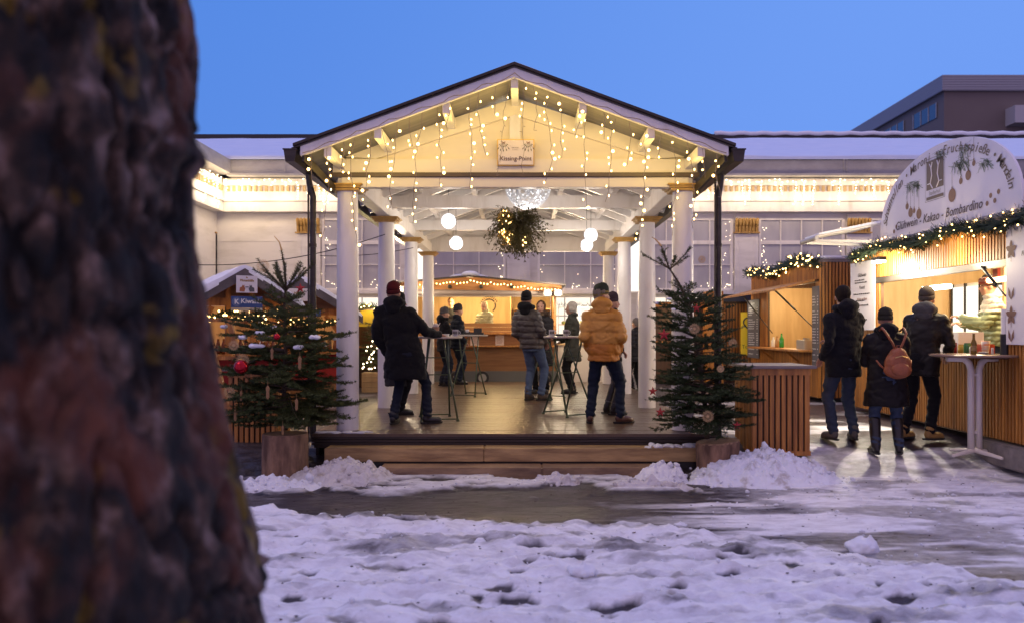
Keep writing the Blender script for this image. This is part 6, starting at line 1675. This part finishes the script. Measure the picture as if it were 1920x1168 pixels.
def person(loc, H, yaw, label, coat=BLACKC, kind='short', hem=.80, pants=DENIM, shoes=LEATH, feet=((-.11, 0, 8), (.11, 0, -8)), hands=('pocket', 'pocket'),
           head=0, pitch=0, hat=None, hatband=None, hair=None, hairlen=0, hood=None, hoodup=False, fur=None, boots=None, lean=(0, 0), bulk=1.0, scarf=None, face=True, glasses=False, quilt=.095, lower=None, group=None):
    s = H/1.75; loc = Vector(loc)
    t = thing('person', loc, label, 'person', group, rz=0)
    MT = Matrix.Translation(loc) @ Matrix.Rotation(yaw, 4, 'Z') @ Matrix.Scale(s, 4)
    def out(name, V, F, m, smooth=True):
        Vw = V @ np.array(MT.to_3x3()).T + np.array(MT.translation); return npmesh(name, Vw, F, m, t, smooth)
    def outmb(name, mb, m, **k): mb.xform(MT); return mb.build(name, m, t, smooth=True, **k)
    lx, ly = lean
    fl, fr_ = feet
    pc = Vector(((fl[0]+fr_[0])/2+lx*.3, (fl[1]+fr_[1])/2+ly*.3, 0))
    hipz = .90 - .06*max(0, abs(fl[0]-fr_[0])-.3)
    pel = pc+Vector((0, 0, hipz)); ch = pc+Vector((lx*.7, ly*.7, 1.28)); nk = pc+Vector((lx, ly, 1.47)); hc = pc+Vector((lx*1.15, ly*1.2+.02, 1.635))
    hips = [pel+Vector((-.09, 0, 0)), pel+Vector((.09, 0, 0))]
    ank = [Vector((fl[0], fl[1], .09)), Vector((fr_[0], fr_[1], .09))]
    knee = []
    for i in range(2):
        k, a = ik(hips[i], ank[i], .43, .42, (sin(-R(feet[i][2]))*.6, 1, 0)); knee.append(k); ank[i] = a
    sh = [nk+Vector((-.168*bulk, -.01, -.085)), nk+Vector((.168*bulk, -.01, -.085))]
    el, wr = [], []
    for i in range(2):
        sg = -1 if i == 0 else 1
        tg = hands[i]
        if tg == 'pocket': tg = pel+Vector((sg*.185*bulk, .10, .05)); hint = (sg*.35, -1, -.1)
        elif tg == 'down': tg = pel+Vector((sg*.25*bulk, .06, -.03)); hint = (sg*.2, -1, 0)
        elif tg == 'front': tg = ch+Vector((sg*.07, .30, -.15)); hint = (sg*.6, -.3, -1)
        else: tg = pc+Vector(tg); hint = (sg*.5, -.5, -1)
        e, w = ik(sh[i], tg, .29, .26, hint); el.append(e); wr.append(w)
    Rh = (Matrix.Rotation(R(head), 3, 'Z') @ Matrix.Rotation(R(pitch), 3, 'X'))
    def hp(x, y, z): return hc + Rh @ Vector((x, y, z))
    # --- body
    b = MB()
    b.ell(hp(0, -.005, .025), (.076, .097, .100), Rh, 16, 12).ell(hp(0, .030, -.045), (.060, .066, .078), Rh, 14, 10).ell(hp(0, .068, -.098), (.028, .024, .022), Rh)
    b.rcone(hp(0, .088, .008), hp(0, .112, -.034), .010, .015, 8).ell(hp(0, .088, -.068), (.026, .014, .012), Rh).ell(hp(0, .080, .028), (.052, .016, .012), Rh)
    for sg in (-1, 1): b.ell(hp(sg*.078, -.004, -.012), (.012, .022, .032), Rh); b.ell(hp(sg*.040, .062, -.035), (.022, .022, .022), Rh)
    b.rcone(hp(0, -.01, -.06), nk-Vector((0, 0, .03)), .058, .062, 12).loft([(pel.x, pel.y, pel.z-.06, .15, .10), (pel.x, pel.y, pel.z+.1, .15, .10), (ch.x, ch.y, ch.z-.05, .16, .11), (ch.x, ch.y, nk.z-.06, .15, .09)], 16)
    for i in range(2):
        b.rcone(hips[i], knee[i], .078, .055, 10).rcone(knee[i], ank[i], .053, .036, 10).rcone(ank[i]-Vector((0,0,.03)), ank[i]+Vector((sin(-R(feet[i][2]))*.11, cos(R(feet[i][2]))*.11, -.05)), .035, .028, 8)
        b.rcone(sh[i], el[i], .048, .038, 10).rcone(el[i], wr[i], .036, .026, 10)
    V, Nn, F = remesh(b, .012, 2)
    # hands: palm, four fingers of unequal length, thumb from the side of the palm
    hm = MB()
    for i in range(2):
        sg = -1 if i == 0 else 1
        d = (wr[i]-el[i]).normalized(); side = d.cross(Vector((0, 0, 1)))
        if side.length < .1: side = Vector((1, 0, 0))
        side.normalize(); 
        if abs(d.z) > .7: side = Vector((0, 1, 0)) - d*d.y; side.normalize()
        nrm = side.cross(d).normalized()
        pr = Matrix((side, d, nrm)).transposed(); pc_ = wr[i]+d*.050
        hm.ell(pc_, (.040, .054, .017), pr, 12, 8)
        for k, L in enumerate((.062, .074, .069, .054)):
            o = (k-1.5)*.019; p0 = wr[i]+d*.088+side*o; p1 = p0+(d*.88-nrm*.35*sg*-1 if False else d*.9-nrm*.30)*L*.5; p2 = p1+(d*.55-nrm*.8)*L*.5
            hm.rcone(p0, p1, .0095, .0085, 8, 2).rcone(p1, p2, .0085, .007, 8, 2)
        ts = 1 if i == 0 else -1
        p0 = wr[i]+d*.030+side*.032*ts; p1 = p0+(d*.6+side*.6*ts-nrm*.3).normalized()*.036; p2 = p1+(d*.9+side*.1*ts-nrm*.4).normalized()*.028
        hm.rcone(p0, p1, .012, .010, 8, 2).rcone(p1, p2, .010, .008, 8, 2)
    HV = np.array([tuple(v) for v in hm.v]); HF = [f if len(f) == 4 else f for f in hm.f]
    q = np.array([f for f in HF if len(f) == 4]); caps = [f for f in HF if len(f) != 4]
    cq = []
    for f in caps:
        for j in range(1, len(f)-1, 2): cq.append((f[0], f[j], f[j+1], f[min(j+2, len(f)-1)]) if j+2 <= len(f)-1 else (f[0], f[j], f[j+1], f[j+1]))
    cq = [c for c in cq if len(set(c)) == 4]
    HF = np.concatenate([q, np.array(cq)]) if cq else q
    out('body', np.concatenate([V, HV]), np.concatenate([F, HF+len(V)]), SKIN)
    if face:
        for sg in (-1, 1): outmb('eye', MB().ell(hp(sg*.029, .088, .006), (.011, .008, .006), Rh), EYE)
        outmb('mouth', MB().ell(hp(0, .099, -.068), (.021, .006, .006), Rh), LIP)
    if glasses:
        g = MB()
        for sg in (-1, 1):
            g.tube([hp(sg*.032+.024*cos(a), .104, .006+.020*sin(a)) for a in [k*2*pi/12 for k in range(13)]], .0025, 5); g.tube([hp(sg*.056, .104, .01), hp(sg*.080, .0, .008)], .0025, 4)
        outmb('glasses', g, BLACK)
    # --- trousers
    b = MB()
    b.loft([(pel.x, pel.y-.01, pel.z-.10, .155, .115), (pel.x, pel.y-.01, pel.z-.02, .170, .130), (pel.x, pel.y, pel.z+.12, .160, .115)], 18)
    for i in range(2):
        b.rcone(hips[i]-Vector((0,0,.02)), knee[i], .098, .070, 12)
        an = ank[i]+Vector((0, 0, .0)); md = knee[i].lerp(an, .45)
        b.rcone(knee[i], md, .069, .064, 12).rcone(md, an, .063, .060 if not boots else .05, 12, 1)
    V, Nn, F = remesh(b, .013, 2)
    w = (fbm(V[:,0]*7, V[:,1]*7, V[:,2]*16, oct=3, seed=int(H*100) % 50)-.5)*.030
    zk = np.array(V[:,2]); w += .006*np.sin(zk*90+V[:,0]*30)*np.exp(-((zk-.16)/.10)**2) + .005*np.sin(zk*75+V[:,1]*40)*np.exp(-((zk-.50)/.08)**2)
    out('trousers', V+Nn*w[:, None], F, pants)
    # --- shoes
    for i in range(2):
        a = ank[i]; f = Vector((sin(-R(feet[i][2])), cos(R(feet[i][2])), 0)); r_ = Matrix.Rotation(R(feet[i][2]), 3, 'Z')
        b = MB().ell(a+f*.07+Vector((0,0,-.045)), (.049, .125, .046), r_, 14, 8).ell(a+f*.13+Vector((0,0,-.055)), (.048, .065, .036), r_).ell(a-f*.015+Vector((0,0,-.03)), (.043, .052, .060), r_).rcone(a, a+Vector((0,0,.04)), .050, .052, 12, 1)
        if boots: b.rcone(a, a.lerp(knee[i], .55), .056, .068, 14, 1).rcone(a.lerp(knee[i], .55), a.lerp(knee[i], .80), .068, .072, 14, 1)
        V, Nn, F = remesh(b, .010, 2); V[:,2] = np.maximum(V[:,2], .012); V += Nn*((fbm(V[:,0]*20, V[:,1]*20, V[:,2]*25, seed=3)-.5)*.008)[:, None]
        o = out('boot' if boots else 'shoe', V, F, boots or shoes)
        so = MB().loft([(0,0,0,.046,.145), (0,0,.022,.050,.150)], 18); M_ = Matrix.Translation(a+f*.055-Vector((0,0,.09))) @ Matrix.Rotation(R(feet[i][2]), 4, 'Z'); so.xform(M_); so.xform(MT); so.build('sole', BLACK, o)
    # --- coat
    pf = kind == 'puffer'; g = .018 if pf else 0; B = bulk
    b = MB(); rings = []
    hx, hy = pc.x+lx*.2, pc.y+ly*.2
    if kind == 'long':
        rings += [(hx, hy, hem, (.235)*B, .175), (hx, hy, (hem+.9)/2, .225*B, .165)]
    else: rings += [(hx, hy, hem, (.185+g)*B, .140+g)]
    rings += [(hx, hy, .95, (.195+g)*B, .145+g), (pc.x+lx*.5, pc.y+ly*.5, 1.12, (.185+g)*B, .138+g), (ch.x, ch.y, 1.28, (.200+g)*B, .142+g), (ch.x+lx*.1, ch.y+ly*.1, 1.39, (.192+g)*B, .122+g), (nk.x, nk.y, 1.455, .125*B, .092), (nk.x, nk.y+.01, 1.53, .082, .078)]
    b.loft(rings, 26)
    for i in range(2):
        e_, w_ = el[i], wr[i]; r0 = (.070+g*.8)*B
        b.rcone(nk+Vector((0,-.01,-.015)), sh[i]+Vector((0,0,.012)), .070, .060*B, 12)
        b.rcone(sh[i]+Vector((0,0,-.01)), e_, r0, (.064+g*.8), 14).rcone(e_, w_, .062+g*.8, .050+g*.3, 14, 2)
    if kind == 'long' or hood is not None or True:
        b.ell(nk+Vector((0, -.035, .045)), (.115, .085, .050))          # collar
    V, Nn, F = remesh(b, .014 if not pf else .012, 3)
    sd = int(abs(loc.x*31+loc.y*7)) % 60
    w = (fbm(V[:,0]*6, V[:,1]*6, V[:,2]*6, oct=4, seed=sd)-.5)*(.045 if not pf else .022) + (fbm(V[:,0]*4+9, V[:,1]*4, V[:,2]*14, oct=2, seed=sd+3)-.5)*.018
    w = w + (fbm(V[:,0]*19, V[:,1]*19, V[:,2]*26, oct=3, seed=sd+9)-.5)*.016 - .016*(1-sstep(0, .10, np.abs(fbm(V[:,0]*5+2, V[:,1]*5, V[:,2]*8, oct=3, seed=sd+11)-.5)))*.55
    if pf:
        z = V[:,2]; ph = (z+.02*V[:,0])/quilt; w += .020*(np.abs(np.sin(pi*ph))**.55-.70)
    if lower is not None:
        fm = F[:, 0]; lo = V[:,2][F].mean(1) < lower[0]
        out('coat', V+Nn*w[:, None], F[~lo], coat); out('coat_skirt', V+Nn*w[:, None], F[lo], lower[1])
    else: out('coat', V+Nn*w[:, None], F, coat)
    for i in range(2):   # cuffs
        d = (wr[i]-el[i]).normalized(); outmb('cuff', MB().rcone(wr[i]-d*.03, wr[i]+d*.012, .046+g*.3, .042+g*.3, 14, 1), coat)
    # --- hood
    if hood is not None and not hoodup:
        b = MB().ell(nk+Vector((0, -.085, .055)), (.135, .075, .085)).ell(nk+Vector((0, -.10, -.01)), (.10, .05, .08))
        for k in range(16):
            a = R(-70)+k*R(320)/15 - pi/2*0; b.ell(nk+Vector((.105*sin(a+pi), .085*cos(a+pi)-.01, .045+.01*cos(a))), (.038, .038, .042))
        V, Nn, F = remesh(b, .012, 3); w = (fbm(V[:,0]*9, V[:,1]*9, V[:,2]*14, seed=5)-.5)*.04; out('hood', V+Nn*w[:, None], F, hood)
    if hoodup:
        b = MB().ell(hp(0, -.030, .015), (.108, .118, .135), Rh, 16, 12).rcone(hp(0, -.05, -.07), nk+Vector((0, -.03, 0)), .095, .115, 14)
        V, Nn, F = remesh(b, .013, 3); loc2 = (V-np.array(hc)) @ np.array(Rh)
        keep = ~((loc2[:,1] > .055) & (np.abs(loc2[:,0]) < .085) & (loc2[:,2] < .105) & (loc2[:,2] > -.12)); 
        w = (fbm(V[:,0]*8, V[:,1]*8, V[:,2]*8, seed=5)-.5)*.03; out('hood', V+Nn*w[:, None], F[keep[F].all(1)], hood or coat)
    if fur:
        b = MB(); rr = random.Random(7)
        for k in range(420):
            a = rr.uniform(0, 2*pi); p = nk+Vector((.135*sin(a), .10*cos(a)-.02, .03+.03*cos(a))); d = Vector((rr.gauss(0,1), rr.gauss(0,1), rr.gauss(0,1))).normalized(); b.rcone(p, p+d*.06, .012, .003, 4, 0)
        outmb('fur_collar', b, fur)
    if scarf: outmb('scarf', MB().lathe(nk+Vector((0,0,.01)), [(.07,-.02), (.095, 0), (.10,.03), (.09,.06), (.065,.07)], 18), scarf)
    # --- hair / hat
    if hair:
        b = MB().ell(hp(0, -.020, .040), (.088, .100, .098), Rh, 16, 12)
        if hairlen > 0:
            for sg in (-1, 1): b.ell(hp(sg*.066, -.01, -.01-hairlen*.3), (.026, .055, .055+hairlen*.4), Rh)
            b.ell(hp(0, -.070, -.03-hairlen*.3), (.070, .035, .07+hairlen*.4), Rh)
        else: b.ell(hp(0, -.060, -.025), (.070, .042, .05), Rh)
        V, Nn, F = remesh(b, .009, 2); loc2 = (V-np.array(hc)) @ np.array(Rh)
        keep = ~((loc2[:,1] > .045) & (loc2[:,2] < .048)); w = (fbm(loc2[:,0]*60, loc2[:,1]*14, loc2[:,2]*14, seed=9)-.5)*.02
        out('hair', V+Nn*w[:, None], F[keep[F].all(1)], hair)
    if hat:
        prof = [(.088, -.012), (.094, .0), (.094, .034), (.090, .04), (.092, .06), (.086, .095), (.066, .128), (.034, .146), (.006, .150)]
        n = 48; vs = []; 
        b = MB(); rings = []
        for k, (r_, z) in enumerate(prof):
            ring = []
            for j in range(n):
                a = 2*pi*j/n; rr_ = r_*(1+.018*(j % 2)); ring.append(hp(rr_*.93*cos(a), rr_*1.12*sin(a)-.008, z+.012-.018*sin(a)*-1*(1 if k < 4 else .4)))
            rings.append(ring)
        b._rings(rings[3:]); o = outmb('beanie', b, hat)
        b = MB(); b._rings(rings[:4]); outmb('beanie_brim', b, hatband or hat)
    return t
def dk(px, py): 
    d = 1.2*1500/(py-618.5); return Vector((X(px, d), d, DZ+.002))
def pl(px, py):
    d = 1.32*1500/(py-618.5); return Vector((X(px, d), d, .30))
# -- pavilion, left
p = dk(748, 795)
person((p.x, p.y, p.z), 1.78, R(-4), 'man in a long black coat and dark red beanie, one leg stretched sideways', coat=BLACKC, kind='long', hem=.56, pants=NAVY,
       feet=((-.07, .0, -6), (.34, .10, -62)), hands=((-.27, .05, .88), (.36, .26, 1.12)), hat=cloth('burgundy_knit', (.075, .010, .014)), hatband=cloth('burgundy_knit2', (.06, .008, .012)), hood=BLACKC, bulk=1.20, lean=(-.15, 0), head=-6, face=True)
p = dk(716, 783)
person((p.x+.12, p.y+.42, p.z), 1.70, R(-70), 'person mostly hidden behind the man in the dark red beanie', coat=CHAR, kind='long', hem=.42, pants=BLACKC, feet=((-.1, 0, 0), (.1, .05, -5)), hat=BLACKC, bulk=.92)
p = dk(832, 723)
person(p, 1.66, R(-58), 'shorter person in a grey beanie and dark jacket beside the column, looking right', coat=BLACKC, kind='short', hem=.78, pants=NAVY, hat=cloth('grey_knit', (.10, .095, .10)), hood=BLACKC, fur=None, scarf=cloth('plum_scarf', (.05, .03, .045)), hands=('front', 'front'), head=-16)
p = dk(855, 722); 
person((p.x, p.y+.35, p.z), 1.74, R(-62), 'person in a dark grey beanie and navy jacket just behind the shorter one', coat=NAVY, kind='puffer', hem=.80, pants=DENIM, hat=cloth('dark_grey_knit', (.055, .055, .062)), hands=('front', 'pocket'), head=-10)
p = dk(1000, 750)
person(p, 1.83, R(-22), 'man in a dark brown puffer jacket and light jeans in the middle of the deck', coat=mat('brown_puffer', (.042, .033, .032), .5, (.06, .048, .046), (6, 6, 6), .15), kind='puffer', hem=.84, pants=DENIML, shoes=mat('brown_suede', (.06, .04, .03), .8), feet=((-.10, 0, -8), (.12, .04, -50)), hat=BLACKC, hair=None, hood=BLACKC, hands=('pocket', 'pocket'), lean=(-.10, 0), quilt=.10)
p = dk(1015, 737)
person(p, 1.74, R(160), 'woman in a long dark coat with a furry collar facing us under the flood lamps', coat=CHAR, kind='long', hem=.52, pants=BLACKC, hair=cloth('brown_hair', (.10, .055, .03)), hairlen=.10, fur=cloth('fur_brown', (.16, .11, .08)), hands=('front', 'front'), scarf=cloth('beige_scarf', (.25, .18, .12)), head=8)
p = dk(1073, 737)
person(p, 1.72, R(75), 'grey haired woman in a dark olive coat at the front right table, looking left', coat=cloth('olive_coat', (.055, .055, .045)), kind='long', hem=.62, pants=BLACKC, hair=cloth('silver_hair', (.42, .38, .34)), hairlen=.02, hands=((-.2, .30, 1.05), (.2, .25, 1.0)), head=5)
p = dk(1124, 793)
YJ = mat('mustard_puffer_veiled', (.50, .23, .035), .55, (.56, .28, .06), (5, 5, 5), .15); YJ2 = mat('orange_puffer', (.46, .17, .012), .55, (.40, .14, .01), (5, 5, 5), .15)  # upper jacket is paler because the glare veil is put into its colour
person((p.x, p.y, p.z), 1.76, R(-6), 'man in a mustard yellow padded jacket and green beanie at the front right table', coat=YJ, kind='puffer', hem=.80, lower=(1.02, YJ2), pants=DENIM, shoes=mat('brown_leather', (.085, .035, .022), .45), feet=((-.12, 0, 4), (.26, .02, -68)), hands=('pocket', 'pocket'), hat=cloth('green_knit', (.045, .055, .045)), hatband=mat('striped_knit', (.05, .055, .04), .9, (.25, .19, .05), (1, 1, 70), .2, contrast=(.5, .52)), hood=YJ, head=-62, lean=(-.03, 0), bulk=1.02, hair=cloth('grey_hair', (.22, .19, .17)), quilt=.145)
p = dk(1142, 776)
person(p, 1.70, R(-80), 'woman in tall boots half hidden behind the man in the yellow jacket, looking right', coat=BLACKC, kind='puffer', hem=.72, pants=cloth('grey_wool', (.13, .125, .13)), boots=LEATH, hat=cloth('mauve_knit', (.07, .05, .06)), hood=BLACKC, hands=('pocket', 'pocket'), head=-5, feet=((-.10, 0, 0), (.12, .04, 0)))
p = pl(1193, 736)
person(p, 1.56, R(35), 'older man in a dark jacket standing beyond the deck between two right columns', coat=CHAR, kind='puffer', hem=.74, pants=BLACKC, hair=cloth('grey_hair', (.22, .19, .17)), hands=('pocket', 'pocket'))
# -- kiosk vendors
person((X(846, 20.6), 20.6, .66), 1.78, R(176), 'vendor with glasses in a dark jacket standing inside the snack trailer at left', coat=CHAR, kind='short', hem=.78, hair=cloth('brown_hair', (.10, .055, .03)), glasses=True, hands=('down', 'down'), scarf=cloth('light_shirt', (.45, .38, .25)))
person((X(913, 20.2), 20.2, .66), 1.66, R(150), 'fair haired vendor in a khaki padded jacket behind the snack trailer counter', coat=mat('khaki_puffer', (.26, .24, .13), .4, (.33, .30, .18), (5, 5, 5), .1), kind='puffer', hem=.82, hair=cloth('fair_hair', (.60, .45, .30)), hairlen=.05, pitch=-18, hands=('front', 'front'), lean=(0, .08), quilt=.075)
# -- right side
person((X(1578, 9.75), 9.75, .29), 1.85, R(15), 'tall man in black jacket and loose jeans between the cabinet and the backpack woman', coat=BLACKC, kind='short', hem=.72, pants=cloth('mid_denim', (.045, .060, .095)), shoes=cloth('grey_shoe', (.12, .11, .10)), feet=((-.11, 0, 4), (.13, -.05, -22)), hair=cloth('dark_hair', (.02, .015, .012)), hands=('pocket', 'front'), bulk=1.16, hood=BLACKC, head=-30)
p = Vector((X(1664, 9.27), 9.27, .185))
person(p, 1.66, R(-12), 'woman in a black coat and knee boots with a tan leather backpack, seen from behind', coat=mat('black_quilted', (.011, .009, .010), .5, (.008, .007, .008), (6, 6, 6), .2, spec=.15), kind='long', hem=.58, pants=cloth('blue_jeans', (.05, .07, .12)), boots=LEATH, feet=((-.13, 0, 12), (.14, .04, -14)), hat=cloth('black_olive_knit', (.03, .028, .022)), hood=BLACKC, hands=('front', 'front'), bulk=1.16, head=-10, pitch=-8, lean=(0, .06))
def backpack(p):
    c = p+Vector((.03, -.19, 1.07)); t = thing('backpack', c, 'tan leather backpack on the back of the woman in knee boots', 'backpack')
    m = mat('tan_leather', (.30, .085, .030), .42, (.22, .06, .02), (9, 9, 9), .25, bscale=(60, 60, 60))
    rot = Matrix.Rotation(R(-12), 3, 'Z')
    b = MB().ell(c+Vector((0,0,-.02)), (.145, .085, .155), rot, 18, 12).ell(c+Vector((0,0,-.09)), (.150, .085, .10), rot, 18, 12).ell(c+Vector((0, .0,.08)), (.10, .07, .09), rot)
    V, N_, F = remesh(b, .010, 2); V += N_*((fbm(V[:,0]*12, V[:,1]*12, V[:,2]*12, seed=3)-.5)*.02)[:, None]; npmesh('bag', V, F, m, t, True)
    MB().ell(c+Vector((.0, -.075, -.08)), (.10, .030, .075), rot, 16, 10).build('front_pocket', m, t, smooth=True)
    MB().tube([c+Vector((-.07, -.09, .055)), c+Vector((0, -.105, .075)), c+Vector((.07, -.09, .055))], .005, 6).build('zip', mat('brass', (.5, .35, .12), .3, metal=.8), t)
    MB().tube([c+Vector((-.02, -.02, .14)), c+Vector((-.02, -.02, .19)), c+Vector((.02, -.02, .19)), c+Vector((.02, -.02, .14))], .006, 6).build('handle', m, t, smooth=True)
    for s in (-1, 1):
        MB().tube([c+Vector((s*.02, -.0, .13)), c+Vector((s*.06, .0, .22)), c+Vector((s*.115, .035, .33)), c+Vector((s*.125, .12, .39)), c+Vector((s*.12, .21, .35))], .013, 6).build('strap', m, t, smooth=True)
        MB().tube([c+Vector((s*.11, .02, -.10)), c+Vector((s*.17, .05, -.04)), c+Vector((s*.20, .10, .02))], .010, 6).build('lower_strap', m, t, smooth=True)
backpack(p)
person((X(1718, 9.75), 9.75, .29), 1.82, R(-38), 'man in a dark jacket and grey beanie at the hatch of the right stall', coat=mat('dark_wax', (.014, .013, .013), .45, (.020, .018, .018), (6, 6, 6), .2, spec=.15), kind='short', hem=.74, pants=BLACKC, shoes=mat('tan_shoe', (.30, .17, .05), .6), feet=((-.13, 0, -20), (.13, .06, -40)), hat=cloth('grey_brown_knit', (.09, .075, .06)), hands=('front', (.25, .28, .98)), bulk=1.10, lean=(.05, .10), hood=cloth('grey_hoodie', (.08, .08, .085)))
person((6.25, 10.45, .56), 1.74, R(75), 'vendor in a green padded vest reaching forward inside the right stall', coat=mat('bright_sleeve', (.62, .58, .50), .7), kind='puffer', hem=.85, lower=(1.30, mat('green_puffer', (.16, .20, .12), .5, (.20, .25, .15), (5, 5, 5), .1)), hat=BLACKC, hands=((-.1, .45, 1.22), (.15, .40, 1.15)), lean=(0, .08), quilt=.07)
